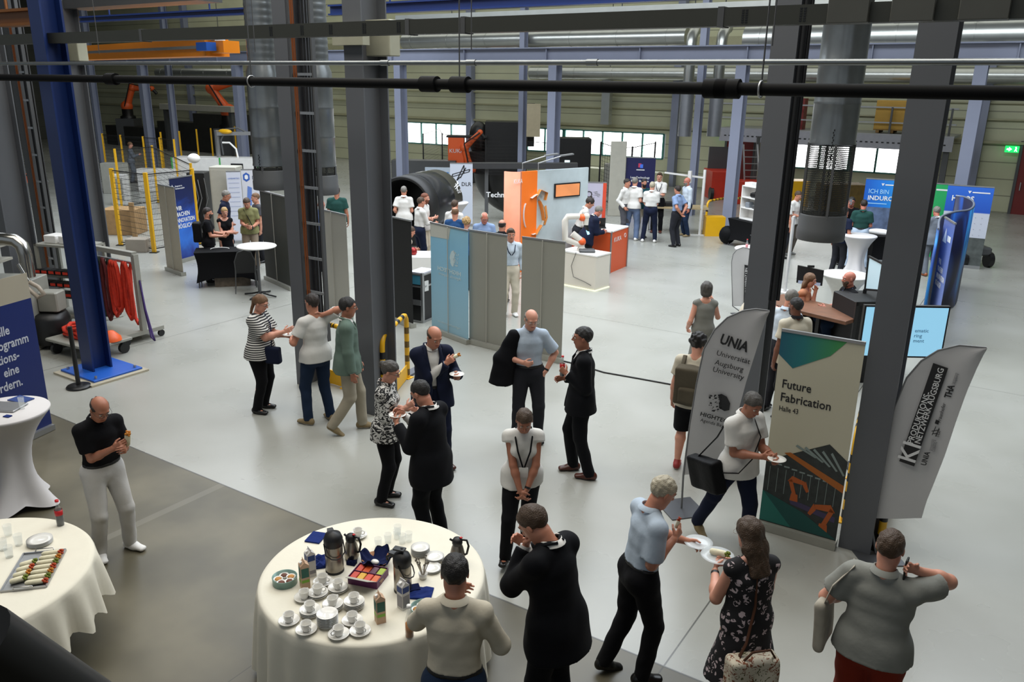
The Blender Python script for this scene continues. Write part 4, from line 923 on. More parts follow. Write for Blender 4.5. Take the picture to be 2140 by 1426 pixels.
P('green', 'man in sage-green jacket and beige trousers walking to the right past the big column', 728, 622, h=1.84, f=88, det=3, lean=.04, head=(.1, 0), tone='tan', hair=('short', 'black'), top=tuck(C_white), jacket=dict(m=C_green, hem=.82), legs=TR(C_beige), shoes='tan', RH=X_(738, 792, .26), LH=(-.25, .12, .85), Rfoot=(.1, -.18, .06, 0, .7), Lfoot=(-.1, .2, 0, 0), glasses=True)
P('whitet', 'man in white t-shirt and dark jeans seen from behind rubbing his neck', 650, 614, h=1.80, f=-152, det=3, lean=-.02, head=(.1, -12), tone='light', hair=('short', 'dark'), top=tee(C_white, hem=.86), legs=TR(C_denim), shoes='tan', RH=(.09, -.09, 1.47), LH=(-.20, .26, 1.10), Rel=(1, .2, -.35), Lel=(-.6, -.6, -.6), glasses=True, fist=(.5, .3), Lfoot=(-.16, .05, 0, 25), Rfoot=(.14, 0, 0, -5))
P('striped', 'woman in black and white striped top eating from a plate', 549, 618, h=1.70, f=62, det=3, sex='f', lean=.05, head=(.35, 0), tone='fair', hair=('pony', 'lightbrown'), top=dict(m=C_stripe, sleeve=.4, hem=.84, flare=.03, loose=.03), legs=TR(C_blk), shoes={'kind': 'black', 'low': 1}, RH=X_(592, 694, .05), LH=X_(600, 702, -.08), glasses=True, fist=(.5, .4), build=1.3, belly=.07, badge=(-.08, .16))
P('greydress', 'woman with short grey hair in sleeveless grey dress seen from behind', 1478, 588, h=1.68, f=-170, det=2, sex='f', head=(.1, 10), tone='fair', hair=('bob', 'darkgrey'), dress=dict(m=C_gdress, hem=.42, w=.21, d=.17), RH=(.18, .30, 1.33), LH=(-.22, .15, .95), shoes='black', fist=(.5, .1))
P('backpack', 'person in white t-shirt and black shorts with olive-brown backpack seen from behind', 1462, 698, h=1.70, f=168, det=2, lean=.03, head=(.3, 0), tone='fair', hair=('curly', 'black'), top=tee(C_cream, hem=.84), legs=TR(C_blk, len=.5, w=.02, name='shorts'), shoes='red', LH=(-.26, .06, .86), RH=(.2, .25, 1.1), build=1.15)
P('longhair', 'young woman with long light-brown hair sitting at the bar table', 1697, 572, h=1.68, f=75, det=2, sex='f', sit=.80, lean=.25, head=(.15, 0), tone='fair', hair=('long', 'lightbrown'), top=dict(m=cloth('apricot', '#b0785a'), sleeve=0, hem=.9, neck=.09), legs=TR(C_blk), LH=(-.03, .27, 1.25), RH=(.04, .36, .99), Lfoot=(-.1, .34, .3, 0), Rfoot=(.1, .34, .3, 0))
P('bald', 'bald bearded man in black polo shirt and lanyard sitting across the bar table', 1775, 568, h=1.80, f=-65, det=2, sit=.80, lean=.12, head=(.1, 0), tone='red', hair=('none', 'dark'), beard='brown', top=polo(C_blk, hem=.84), legs=TR(C_denim), LH=(-.05, .40, 1.0), RH=(.1, .40, .98), Lfoot=(-.1, .34, .3, 0), Rfoot=(.1, .34, .3, 0), lanyard=dict(m=cloth('lilac', '#6c6fa0')), build=1.15)
P('beardback', 'dark-haired bearded man in white polo with black collar near the bar table', 1664, 622, h=1.76, f=-145, det=2, lean=.08, head=(.1, -15), tone='brown', hair=('crop', 'black'), beard='black', top=polo(C_cream, hem=.85, collar_m=C_blk), legs=TR(C_blk), RH=(.12, .28, 1.1), build=1.1)
P('greyhead', 'grey-haired man in striped pale shirt standing in front of the dark-haired bearded man', 1660, 606, h=1.80, f=150, det=2, lean=.1, head=(.3, 10), tone='light', hair=('crop', 'grey'), top=tuck(C_wpat, 1), legs=TR(C_dgrey), RH=(.12, .36, 1.08), LH=(-.12, .3, 1.05))
P('armman', 'person in beige t-shirt leaning on the bar table behind the column', 1603, 556, h=1.78, f=70, det=1, lean=.25, head=(.2, 0), tone='light', hair=('short', 'brown'), top=tee(C_khaki), legs=TR(C_dgrey), RH=(.05, .46, 1.02), LH=(-.1, .4, 1.05))
P('tealpolo', 'man in dark teal polo and pale jeans seen from behind', 1807, 418, h=1.78, f=178, det=2, lean=.02, head=(.25, 0), tone='red', hair=('short', 'dark'), top=tuck(C_dgreen, .36), legs=TR(C_ljeans, w=.01), belt=M_black, shoes='black', LH=(-.16, .25, 1.12), RH=(.16, .28, 1.12), Lfoot=(-.22, 0, 0, 10), Rfoot=(.2, 0, 0, -10), build=1.18)
P('phoneman', 'man in black t-shirt raising a phone to his face', 1781, 412, h=1.80, f=5, det=1, head=(.1, 0), tone='red', hair=('short', 'black'), top=tee(C_blk), legs=TR(C_blk), RH=(.08, .22, 1.52), LH=(-.25, .05, .85), glasses=True)
P('navytee', 'person in dark navy t-shirt partly hidden behind the wide exhaust duct', 1768, 432, h=1.74, f=150, det=1, tone='tan', hair=('short', 'dark'), top=tee(C_navy), legs=TR(C_dgrey), RH=(.2, .2, 1.0))
P('wpolo', 'man in white t-shirt and grey-brown trousers left of the wide exhaust duct', 1672, 400, h=1.80, f=60, det=1, head=(.3, 0), tone='light', hair=('short', 'brown'), top=tee(C_white), legs=TR(cloth('taupe', '#5d564e')), shoes='grey', RH=(.06, .28, 1.08), LH=(-.06, .28, 1.1))
P('wpolo2', 'person in white shirt left of the exhaust duct, farthest back', 1650, 405, h=1.76, f=120, det=0, tone='light', hair=('short', 'dark'), top=tee(C_white), legs=TR(C_dgrey))
P('greysuit', 'man in grey suit and brown shoes standing behind the dark blue curved banner', 1957, 432, h=1.74, f=-150, det=1, lean=.08, head=(.35, 0), tone='red', hair=('short', 'grey'), jacket=dict(m=C_mgrey), top=tuck(C_white), legs=TR(C_mgrey), shoes='cognac', RH=(.1, .3, 1.1), LH=(-.1, .3, 1.1))
g_ = dict(det=1, group=None)
P('g1', 'grey-haired man in white polo and blue-grey trousers in the standing group', 1328, 371, h=1.86, f=165, tone='fair', hair=('short', 'grey'), top=polo(C_white, hem=.88), legs=TR(C_jeans, w=.01), shoes='white', RH=(.12, .22, 1.12), LH=(-.1, .24, 1.12), Lfoot=(-.2, 0, 0, 10), Rfoot=(.16, -.05, 0, -10), build=1.08, **g_)
P('g2', 'dark-bearded man in dark teal shirt behind the two white shirts of the standing group', 1347, 374, h=1.80, f=20, tone='light', hair=('crop', 'black'), beard='dark', top=tee(C_teal, hem=.88), legs=TR(C_khaki), RH=(.1, .2, 1.1), **g_)
P('g3', 'dark-haired man in white shirt at the left end of the standing group', 1312, 374, h=1.82, f=60, tone='light', hair=('short', 'dark'), top=tuck(C_white, 1), legs=TR(C_grey), shoes='black', RH=(.2, .1, .95), **g_)
P('g4', 'grey-haired man with black trousers seen from behind in the standing group', 1364, 380, h=1.78, f=175, tone='fair', hair=('short', 'silver'), top=tuck(C_white, .42), legs=TR(C_navy), belt=M_black, shoes='white', RH=(.05, .26, 1.08), LH=(-.05, .26, 1.08), Lfoot=(-.18, 0, 0, 10), Rfoot=(.18, 0, 0, -10), build=1.1, **g_)
P('g5', 'brown-haired man with lanyard facing us in the standing group', 1379, 361, h=1.90, f=-5, tone='fair', hair=('quiff', 'brown'), top=tuck(C_white, .42), legs=TR(C_blk), shoes='brown', RH=(.16, .3, 1.15), LH=(-.05, .32, 1.12), lanyard=dict(m=C_navy, z=1.2), glasses=True, **g_)
P('g6', 'man in light blue shirt with hands behind his back, right of the standing group', 1416, 388, h=1.76, f=-125, tone='light', hair=('short', 'dark'), top=tuck(C_pblue, .36), legs=TR(C_dgrey), shoes='black', RH=(.06, -.16, .98), LH=(-.06, -.17, .97), Rel=(.9, -.5, -.3), Lel=(-.9, -.5, -.3), build=1.08, **g_)
P('g7', 'bald man in pale patterned shirt at the right end of the standing group', 1436, 371, h=1.82, f=-60, tone='red', hair=('none', 'dark'), beard='grey', top=tuck(C_wpat, 1), legs=TR(C_denim), shoes='tan', RH=(.1, .2, 1.0), glasses=True, **g_)
P('k1', 'man with hair bun in white shirt bending over the orange counter', 1238, 414, h=1.88, f=95, lean=.35, head=(.4, 0), tone='light', hair=('topbun', 'dark'), top=tuck(C_white, 1), legs=TR(C_dgrey), RH=(.1, .36, 1.1), LH=(-.1, .4, 1.1), **g_)
P('k2', 'grey-haired man in dark suit bending over the orange counter', 1256, 432, h=1.76, f=115, lean=.45, head=(.45, 0), tone='red', hair=('short', 'grey'), jacket=dict(m=C_navy), top=tuck(C_white), legs=TR(C_dgrey), RH=(.1, .42, 1.05), LH=(-.1, .45, 1.05), build=1.1, **g_)
P('d1', 'grey-haired man in white polo shirt seen from behind in front of the black cylinder', 844, 389, h=1.80, f=170, tone='light', hair=('crop', 'grey'), top=polo(C_white, hem=.86), legs=TR(C_grey), RH=(.12, .22, 1.1), LH=(-.2, .15, 1.0), build=1.08, **g_)
P('d2', 'man in white shirt with rolled sleeves standing left of the white bar table', 881, 412, h=1.78, f=115, tone='light', hair=('crop', 'brown'), top=tuck(C_white, .8), legs=TR(C_navy), RH=(.1, .38, 1.1), lean=.08, **g_)
P('d3', 'red-bearded man in white polo with folded arms near the black cylinder', 889, 404, h=1.84, f=70, tone='fair', hair=('crop', 'red'), beard='red', top=polo(C_white, hem=.88), legs=TR(C_khaki), RH=(-.12, .22, 1.15), LH=(.12, .24, 1.15), **g_)
P('d4', 'man in white shirt facing away behind the pale blue banner', 951, 418, h=1.80, f=150, tone='light', hair=('crop', 'brown'), top=tuck(C_white, .42), legs=TR(C_dgrey), **g_)
P('d5', 'man in bright blue jacket seen from behind above the pale blue banner', 951, 433, h=1.78, f=175, tone='light', hair=('fringe', 'lightbrown'), top=dict(m=C_bluej, sleeve=1, hem=.8), legs=TR(C_dgrey), build=1.05, **g_)
P('d6', 'woman with curly blonde hair above the pale blue banner', 976, 455, h=1.62, f=150, sex='f', tone='fair', hair=('curly', 'blonde'), top=tee(C_bluej), legs=TR(C_dgrey), **g_)
P('d7', 'older man with glasses in blue shirt looking down behind the grey banner backs', 1013, 446, h=1.78, f=5, head=(.45, 0), tone='red', hair=('fringe', 'silver'), top=polo(C_pblue, hem=.88), legs=TR(C_dgrey), glasses=True, build=1.12, det=2)
P('d8', 'balding man in black shirt seen from behind above the grey banner back', 1050, 459, h=1.76, f=165, tone='light', hair=('bald', 'dark'), top=polo(C_blk), legs=TR(C_dgrey), **g_)
P('d9', 'young man in khaki trousers visible between the two grey banner backs', 1068, 478, h=1.78, f=10, tone='light', hair=('quiff', 'brown'), top=tuck(C_wpat, .95), legs=TR(C_khaki), shoes='white', lanyard=dict(m=C_navy, z=1.25), RH=(.24, .06, .9), LH=(-.24, .06, .9), det=2)
P('d10', 'person in beige t-shirt sitting bent forward behind the black banner', 862, 474, h=1.75, f=110, sit=.55, lean=.45, head=(.3, 0), tone='light', hair=('short', 'brown'), top=tee(C_khaki), legs=TR(C_navy), RH=(.2, .3, .75), LH=(-.1, .4, .7), Lfoot=(-.12, .42, 0, 0), Rfoot=(.14, .46, 0, 0), **g_)
P('l1', 'grey-haired man with glasses in dark navy polo shirt beside the white info boards', 475, 399, h=1.84, f=75, head=(.3, 0), tone='light', hair=('short', 'grey'), top=polo(C_navy), legs=TR(C_dgrey), RH=(.2, .15, 1.0), glasses=True, **g_)
P('l2', 'bearded man in black t-shirt with black backpack at the blue stand', 434, 434, h=1.70, f=85, head=(.1, 0), tone='light', hair=('short', 'dark'), beard='dark', top=tee(C_blk), legs=TR(C_grey), RH=(.1, .32, 1.08), LH=(-.08, .36, 1.1), det=2)
P('l3', 'blonde woman in black strap dress with crossed arms at the blue stand', 469, 434, h=1.62, f=15, sex='f', head=(.25, 0), tone='fair', hair=('pony', 'blonde'), dress=dict(m=C_blk, hem=.5, neck=.1, w=.2, d=.16), shoes='black', RH=(-.10, .22, 1.10), LH=(.10, .20, 1.12), Rel=(.8, -.1, -.8), Lel=(-.8, -.1, -.8), det=2)
P('l4', 'young man in olive patterned shirt with a camera strap', 514, 416, h=1.78, f=-10, head=(.55, 0), tone='light', hair=('short', 'brown'), top=polo(C_olive, hem=.86), legs=TR(cloth('taupe2', '#8a7c6c')), RH=(.05, .26, 1.08), LH=(-.12, .24, 1.05), det=2)
P('l5', 'person in dark grey t-shirt behind the young man in olive shirt', 532, 404, h=1.76, f=-70, tone='fair', hair=('short', 'lightbrown'), top=tee(C_grey), legs=TR(C_dgrey), **g_)
P('l6', 'bald man in blue shirt right of the middle cable ladder', 671, 419, h=1.80, f=5, head=(.3, 0), tone='red', hair=('none', 'grey'), top=tuck(cloth('steel_blue', '#5b6b94'), 1), legs=TR(C_blk), glasses=True, badge=(-.07, .13), det=2)
P('l7', 'person in dark green t-shirt seen from behind above the white banner back', 703, 390, h=1.84, f=175, tone='tan', hair=('short', 'dark'), top=tee(C_dgreen), legs=TR(C_dgrey), build=1.15, **g_)
P('l8', 'worker in light grey overalls far behind the yellow fence posts', 272, 297, h=1.78, f=80, tone='fair', hair=('short', 'lightbrown'), top=dict(m=C_mgrey, sleeve=1, hem=.85), legs=TR(C_mgrey), RH=(.05, .35, 1.2), LH=(-.05, .35, 1.2), det=0)
M_cloth = cloth('white_tablecloth', '#ddd8c8', .8, .05, .02); M_porc = mat('white_porcelain', '#dcdad4', .18, noise=0, coat=.3)
M_clear = mat('clear_glass', '#dfe6e6', .06, noise=0, alpha=.17); M_cola = mat('dark_cola', '#1a0906', .15, noise=0); M_colared = mat('red_bottle_label', '#b3161b', .4, noise=0); M_redcap = mat('red_cap', '#c0181c', .4)
M_napkin = cloth('blue_paper_napkin', '#1c2c66', .9, .2, .08); M_darknap = cloth('dark_blue_napkin', '#11193d', .9, .2, .08)
M_steelflask = mat('brushed_steel_flask', '#8f887e', .3, .9, .05, 4)
M_wood = mat('warm_brown_wood', '#6b4630', .5, noise=.2, scale=9)
def drape(cx, cy, r, z, drop, name, lab, folds=22, amp=.045, mat_=None, group=None, hem_wave=.0):
    b = MB(); n = 176; rs = random.Random(int(cx * 100)); ph = [rs.random() * 6 for _ in range(4)]
    prof = [(.001, z), (r * .5, z), (r * .97, z), (r, z - .004), (r + .012, z - .02)]
    K = 10
    for i in range(1, K + 1): prof.append((r + .014 + .02 * i / K, z - .02 - (drop - .02) * i / K))
    def fn(t, rr, zz):
        if zz > z - .021: return rr, zz
        k = min(1, (z - .02 - zz) / (drop - .02)); w = math.sin(folds * t + ph[0] + .6 * math.sin(3 * t + ph[1])) * .7 + .4 * math.sin(folds * .53 * t + ph[2])
        return rr + amp * k ** .7 * (w + .6), zz - hem_wave * k * math.sin(folds * t + ph[0])
    b.lathe(prof, (cx, cy, 0), n, 0, fn); o = b.build(name, mat_ or M_cloth, loc=(cx, cy, z - drop)); return tag(o, lab, 'tablecloth', group)
def round_table(cx, cy, r, lab, z=.755):
    t = thing('round_table', lab, 'table', (cx, cy, 0)); b = MB(); b.lathe([(.001, z - .03), (r - .01, z - .03), (r, z - .015), (r - .01, z - .002), (.001, z - .002)], (cx, cy, 0), 48); b.build('tabletop', M_wood, t)
    for k in range(4): a = k * PI / 2 + .5; b = MB(); b.cyl((cx + .55 * r * math.cos(a), cy + .55 * r * math.sin(a), 0), (cx + .5 * r * math.cos(a), cy + .5 * r * math.sin(a), z - .03), .016, n=10); b.build('leg', M_steeldk, t)
    return t
ZT = .763
cT = (-3.873, 4.033); round_table(*cT, .85, 'round coffee table under a white cloth, its legs hidden'); drape(*cT, .855, ZT, .70, 'tablecloth', 'white cloth with hanging folds on the round coffee table')
lT = (-6.41, 2.25); round_table(*lT, .87, 'round buffet table under a white cloth at lower left'); drape(*lT, .875, ZT, .40, 'tablecloth', 'white cloth with wavy hem on the round table at lower left', 24, .05, hem_wave=.04)
def T_(px, py, z=ZT): p = G(px, py, z); return (p[0], p[1], z)
def zc(X, Y): return T_(520 + X / 3.694, 1040 + Y / 3.694)
# cups and saucers
def saucer_mb(z0=0, c=(0, 0)): b = MB(); b.lathe([(.001, z0 + .004), (.03, z0 + .003), (.034, z0), (.036, z0 + .004), (.066, z0 + .016), (.0735, z0 + .021), (.075, z0 + .024), (.072, z0 + .024), (.055, z0 + .013), (.03, z0 + .008), (.001, z0 + .008)], (c[0], c[1], 0), 28); return b
cup0 = sau0 = None
def saucer(p, z, lab, group='white saucers on the coffee table'):
    global sau0
    if sau0 is None: sau0 = saucer_mb().build('saucer', M_porc, loc=(0, 0, 0)); o = sau0
    else: o = sau0.copy(); COL.objects.link(o)
    o.location = (p[0], p[1], z); return tag(o, lab, 'saucer', group)
def cup(p, z, rz, lab, group='white coffee cups on the coffee table'):
    global cup0
    if cup0 is None:
        t = thing('coffee_cup', '', '', (0, 0, 0)); b = MB(); b.lathe([(.001, .004), (.022, .002), (.024, 0), (.026, .006), (.034, .03), (.038, .062), (.0395, .064), (.037, .064), (.032, .03), (.024, .009), (.001, .009)], n=24); b.build('bowl', M_porc, t)
        b = MB(); b.tube([(.034, 0, .052), (.05, 0, .055), (.060, 0, .045), (.057, 0, .028), (.044, 0, .02), (.033, 0, .022)], .0042, 8); b.build('handle', M_porc, t); cup0 = t; o = t
    else: o = copy_tree(cup0)
    o.location = (p[0], p[1], z); o.rotation_euler = (0, 0, rz); return tag(o, lab, 'cup', group)
cups = [((312, 965), 1, .3, 'cup on the leftmost front saucer of the coffee table'), ((445, 1035), 1, .4, 'cup on the front saucer second from the left'), ((695, 1070), 1, -1.2, 'cup on the foremost saucer, handle to the front'),
        ((860, 1045), 1, .5, 'cup on the saucer nearest the juice carton in the front row'), ((800, 965), 1, .3, 'cup on the saucer just behind the front row, right of the saucer stack'),
        ((475, 905), 3, .4, 'cup on a stack of saucers behind the front row at the left'), ((650, 860), 3, 2.2, 'cup on the saucer stack in the middle of the cups'), ((815, 850), 4, .4, 'cup on the tallest saucer stack below the tea box lid'),
        ((430, 785), 1, 2.5, 'cup on a single saucer below the milk cartons'), ((535, 760), 2, 1.2, 'cup behind the others, right of the milk cartons'), ((690, 720), 2, .2, 'cup next to the open lid of the tea box'), ((572, 665), 1, .8, 'rearmost cup just below the big thermos'), ((843, 305), 1, 1.0, 'lone used cup on the far side of the coffee table')]
for (X, Y), n, rz, lab in cups:
    p = zc(X, Y)
    for i in range(n): saucer(p, ZT + .0125 * i, ('saucer ' + ('under ' if i == n - 1 else 'stacked under ') + lab.replace(' on the far side of the coffee table', ' at the far side').replace('the coffee table', 'the table').replace(', right of the saucer stack', '')), 'white saucers on the coffee table')
    cup(p, ZT + .0125 * (n - 1) + .008, rz - .6, lab)
p = zc(610, 985)
for i in range(7): saucer(p, ZT + .0125 * i, 'white saucer in the cupless stack in the front middle of the cups', 'saucers of the cupless front stack')
# glass plates right of the airpot
def glass_plate(p, z, r, lab, grp):
    b = MB(); b.lathe([(.001, z + .002), (r * .6, z + .001), (r, z + .012), (r + .002, z + .015), (r * .62, z + .006), (.001, z + .006)], (p[0], p[1], 0), 28); return single(b, 'plate', M_porc, lab, 'plate', grp)
for (X, Y), n in (((1325, 435), 6), ((1435, 480), 3), ((1415, 560), 2)):
    p = zc(X, Y)
    for i in range(n): glass_plate(p, ZT + .010 * i, .075, 'small white plate in the %s beside the rear thermos' % {6: 'tall stack', 3: 'low stack', 2: 'pair'}[n], 'small plates, %s' % {6: 'tall stack', 3: 'low stack', 2: 'pair'}[n])
def tumbler(p, h, r, lab, fill=None, grp='drinking glasses on the coffee table'):
    z = p[2]; b = MB(); b.lathe([(.001, z), (r * .8, z), (r, z + h), (r * .95, z + h), (r * .76, z + .008), (.001, z + .008)], (p[0], p[1], 0), 20); return single(b, 'drinking_glass', M_clear, lab, 'glass', grp)
for (X, Y), lab in (((1145, 320), 'glass left of the plate stack at the back of the coffee table'), ((1185, 355), 'low glass just in front of the rear glasses'), ((1235, 340), 'glass nearest the tall plate stack'), ((1000, 385), 'glass directly behind the blue napkin bowl'), ((1075, 350), 'smallest of the clear glasses in the middle back'), ((1150, 285), 'rearmost clear glass on the coffee table')): tumbler(zc(X, Y), .085, .033, lab)
# airpots
def airpot(p, lab, h=.34, r=.068, rz=0., open_=False, knob=False):
    t = thing('vacuum_flask', lab, 'thermos', p); x, y, z = p; hb = h * .66
    b = MB(); b.lathe([(.001, z), (r * .96, z), (r, z + .01), (r, z + hb), (r * .97, z + hb + .01), (.001, z + hb + .01)], (x, y, 0), 32); b.build('flask_body', M_steelflask, t)
    b = MB(); b.lathe([(r * 1.02, z - .0), (r * 1.03, z + .018), (r * 1.0, z + .02)], (x, y, 0), 32); b.build('base_ring', M_black, t)
    c, s = math.cos(rz), math.sin(rz)
    b = MB(); b.lathe([(r * .99, z + hb), (r * 1.06, z + hb + .03), (r * 1.05, z + hb + .06), (r * .85, z + h - .02), (.001, z + h)], (x, y, 0), 28)
    b.prism([(-.03, 0), (.03, 0), (.022, .1), (-.022, .1)], (x, y, z + hb + .055), (-s, c, 0), (c, s, .12), (0, 0, .03)); hd_ = b.build('pump_head', M_black, t)
    b = MB(); b.tube([(x + c * .1, y + s * .1, z + hb + .06), (x + c * .125, y + s * .125, z + hb + .04), (x + c * .12, y + s * .12, z + hb + .015)], .011, 8); b.build('spout', M_black, hd_)
    if open_: b = MB(); b.box((x + c * .02, y + s * .02, z + h + .018), (.09, .05, .012), rz=rz); b.ball((x, y, z + h + .02), .012, 5); b.build('pump_lever', M_black, hd_)
    b = MB(); q = [(x - s * k * .074 + c * d, y + c * k * .074 + s * d, z + hb + e) for k, d, e in ((-1, 0, .03), (-1, -.05, -.05), (-.5, -.08, -.075), (0, -.09, -.08), (.5, -.08, -.075), (1, -.05, -.05), (1, 0, .03))]; b.tube(q, .005, 6); b.build('carry_handle', M_black, t)
    return t
airpot(zc(665, 565), 'large steel vacuum flask with black pump head at the left of the coffee table', .345, .070, PI * .83)
airpot(zc(1190, 715), 'steel vacuum flask with raised black lever in the middle of the coffee table', .33, .066, PI * 1.08, True)
def jug(p, lab, rz):
    t = thing('thermos_jug', lab, 'thermos', p); x, y, z = p; c, s = math.cos(rz), math.sin(rz)
    b = MB(); b.lathe([(.001, z), (.05, z), (.062, z + .03), (.06, z + .08), (.045, z + .14), (.036, z + .16)], (x, y, 0), 26); b.build('flask_body', M_steelflask, t)
    b = MB(); b.lathe([(.037, z + .158), (.042, z + .175), (.042, z + .195), (.03, z + .215), (.001, z + .222)], (x, y, 0), 24); b.tube([(x - c * .035, y - s * .035, z + .19), (x - c * .06, y - s * .06, z + .205)], .009, 8); b.build('lid', M_black, t)
    b = MB(); b.tube([(x + c * .035, y + s * .035, z + .205), (x + c * .075, y + s * .075, z + .20), (x + c * .09, y + s * .09, z + .15), (x + c * .075, y + s * .075, z + .08), (x + c * .058, y + s * .058, z + .07)], .009, 8); b.build('handle', M_black, t)
    b = MB(); b.ball((x + c * .03, y + s * .03, z + .222), .013, 5, sc=(1, 1, .5)); b.build('red_button', M_redcap, t)
jug(zc(795, 470), 'small steel thermos jug with red button beside the large vacuum flask', .2)
jug(T_(956, 1175), 'steel thermos jug with red button at the right edge of the coffee table', .5)
# cartons
def carton(p, rz, cols, lab, w=.066, h=.195, capc=M_white, stripe=None):
    t = thing('drink_carton', lab, 'carton', p); x, y, z = p; R = rotz(rz); b = MB(); b.box((x, y, z + h / 2), (w, w, h), rz=rz)
    def L(a, bb, c): return np.array([x, y, z]) + R @ V3(a, bb, c)
    b.add([L(-w / 2, -w / 2, h), L(w / 2, -w / 2, h), L(w / 2, w / 2, h), L(-w / 2, w / 2, h), L(-w / 2, 0, h + .03), L(w / 2, 0, h + .03)], [(0, 1, 5, 4), (2, 3, 4, 5), (1, 2, 5), (3, 0, 4)]); b.box(L(0, 0, h + .037), (w, .004, .016), rz=rz); b.build('carton_body', cols[0], t)
    for i, (z0, z1, m) in enumerate(cols[1:]):
        b = MB()
        for sg in (-1, 1): b.box(L(0, sg * (w / 2 + .0006), (z0 + z1) / 2 * h), (w * .86, .001, (z1 - z0) * h), rz=rz)
        b.box(L(w / 2 + .0006, 0, (z0 + z1) / 2 * h), (.001, w * .86, (z1 - z0) * h), rz=rz); b.build('printed_panel', m, t)
    b = MB(); b.cyl(L(0, -w * .22, h + .008), L(0, -w * .34, h + .028), .012, n=10); b.build('cap', capc, t)
m_kraft = mat('kraft_carton', '#c3a184', .6); m_gr = mat('dark_green_print', '#1d5a4a', .5); m_lg = mat('lime_print', '#7fae3a', .5); m_wc = mat('white_carton', '#cfcdca', .5); m_bl = mat('royal_blue_print', '#16397c', .5); m_gy = mat('grey_print', '#8f8d92', .6)
carton(zc(435, 690), -.5, [m_kraft, (.5, .9, m_gr), (.28, .4, m_lg)], 'beige and green drink carton at the left beside the biscuit tin')
carton(zc(1015, 955), -.55, [m_kraft, (.5, .9, m_gr), (.28, .4, m_lg)], 'beige and green drink carton standing alone in front of the middle flask')
carton(zc(480, 600), -.4, [m_wc, (.72, .96, m_bl), (.15, .3, m_gy)], 'white and blue milk carton behind the beige one at the left')
carton(zc(1195, 850), -.2, [m_wc, (.72, .96, m_bl), (.1, .6, m_gy)], 'white and blue milk carton in front of the middle vacuum flask')
# biscuit tins
def tin(p, lab, r=.092):
    t = thing('biscuit_tin', lab, 'tin', p); x, y, z = p; b = MB(); b.lathe([(.001, z), (r, z), (r, z + .055), (r + .002, z + .058), (r - .003, z + .058), (r - .004, z + .012), (.001, z + .012)], (x, y, 0), 36); b.build('tin_wall', mat('pale_teal_tin', '#7d9a92', .35, .3, .15, 20), t)
    for k in range(5):
        a = k * 1.257; b = MB(); b.lathe([(.001, z + .012), (.03, z + .012), (.036, z + .04), (.034, z + .04), (.001, z + .018)], (x + .05 * math.cos(a), y + .05 * math.sin(a), 0), 14); pc_ = b.build('paper_case', M_porc, t)
        b = MB(); b.lathe([(.001, z + .03), (.022, z + .03), (.026, z + .036), (.02, z + .042), (.001, z + .042)], (x + .05 * math.cos(a), y + .05 * math.sin(a), 0), 12); b.build('biscuit', mat('golden_biscuit', '#b7803b', .7, noise=.2) if k % 2 else mat('dark_biscuit', '#5f3320', .7, noise=.2), pc_)
tin(zc(280, 660), 'round biscuit tin at the left edge of the coffee table'); tin(T_(885, 1282), 'round biscuit tin by the elbow of the man in the cream shirt')
# tea box
p = T_(770, 1211); t = thing('tea_box', 'open purple tea box with coloured tea bags', 'box', p); rz = .62 - .33; R = rotz(rz); L = lambda a, b_, c: np.array(p) + R @ V3(a, b_, c)
m_pur = mat('purple_carton', '#5a2350', .5); m_pur2 = mat('purple_inside', '#7e2f45', .6)
b = MB(); wx, wy, hz = .24, .20, .062
b.box(L(0, 0, .003), (wx, wy, .006), rz=rz)
for s in (-1, 1): b.box(L(s * wx / 2, 0, hz / 2), (.004, wy, hz), rz=rz); b.box(L(0, s * wy / 2, hz / 2), (wx, .004, hz), rz=rz)
b.box(L(0, 0, hz / 2), (wx, .004, hz * .9), rz=rz); ty_ = b.build('tray', m_pur, t)
tc_ = ['#b8371f', '#c04a1c', '#4b1630', '#8fa01f', '#b8371f', '#c9971c', '#bf3a1b', '#c35a1a']
for i, cc in enumerate(tc_):
    b = MB(); b.box(L(-wx / 2 + .032 + (i % 4) * .058, (.05 if i < 4 else -.05), .030), (.052, .088, .05), rz=rz, bev=.004); b.build('tea_bags', mat('tea_sachet_' + cc[1:], cc, .5), ty_)
b = MB(); a_, b2 = L(-wx / 2, -wy / 2, hz), L(wx / 2, -wy / 2, hz); b.prism([(0, 0), (wx, 0), (wx - .03, .12), (.03, .12)], a_, R @ V3(1, 0, 0), R @ V3(0, -.78, .45), R @ V3(0, .001, .002)); b.build('lid', mat('grey_board_inside', '#a5a397', .7), t)
text('TEA', L(wx / 2 + .003, -.06, .012), R @ V3(0, 1, 0), (0, 0, 1), .04, m_kraft, t)
# bread bowl with blue napkins
p = zc(985, 515); t = thing('bread_basket', 'round basket lined with blue napkins', 'basket', p); x, y, z = p; b = MB(); b.lathe([(.001, z), (.07, z), (.115, z + .05), (.112, z + .052), (.066, z + .008), (.001, z + .008)], (x, y, 0), 28); b.build('bowl', mat('wicker_brown', '#8b5e3c', .8, noise=.25, scale=40), t)
b = MB(); b.lathe([(.001, z + .02), (.07, z + .03), (.118, z + .065), (.13, z + .075), (.112, z + .06)], (x, y, 0), 48, fn=lambda tt, r, zz: (r * (1 + .12 * math.sin(4 * tt + 1)), zz + (r > .1) * .025 * math.sin(4 * tt + .5) + (r > .11) * .02 * math.sin(9 * tt))); b.build('napkin_lining', M_darknap, t)
b = MB(); b.ball((x + .03, y - .045, z + .055), .03, 7, sc=(1.2, .9, .6)); single(b, 'sugar_heap', M_porc, 'white crumpled paper in the blue napkin basket', 'paper')
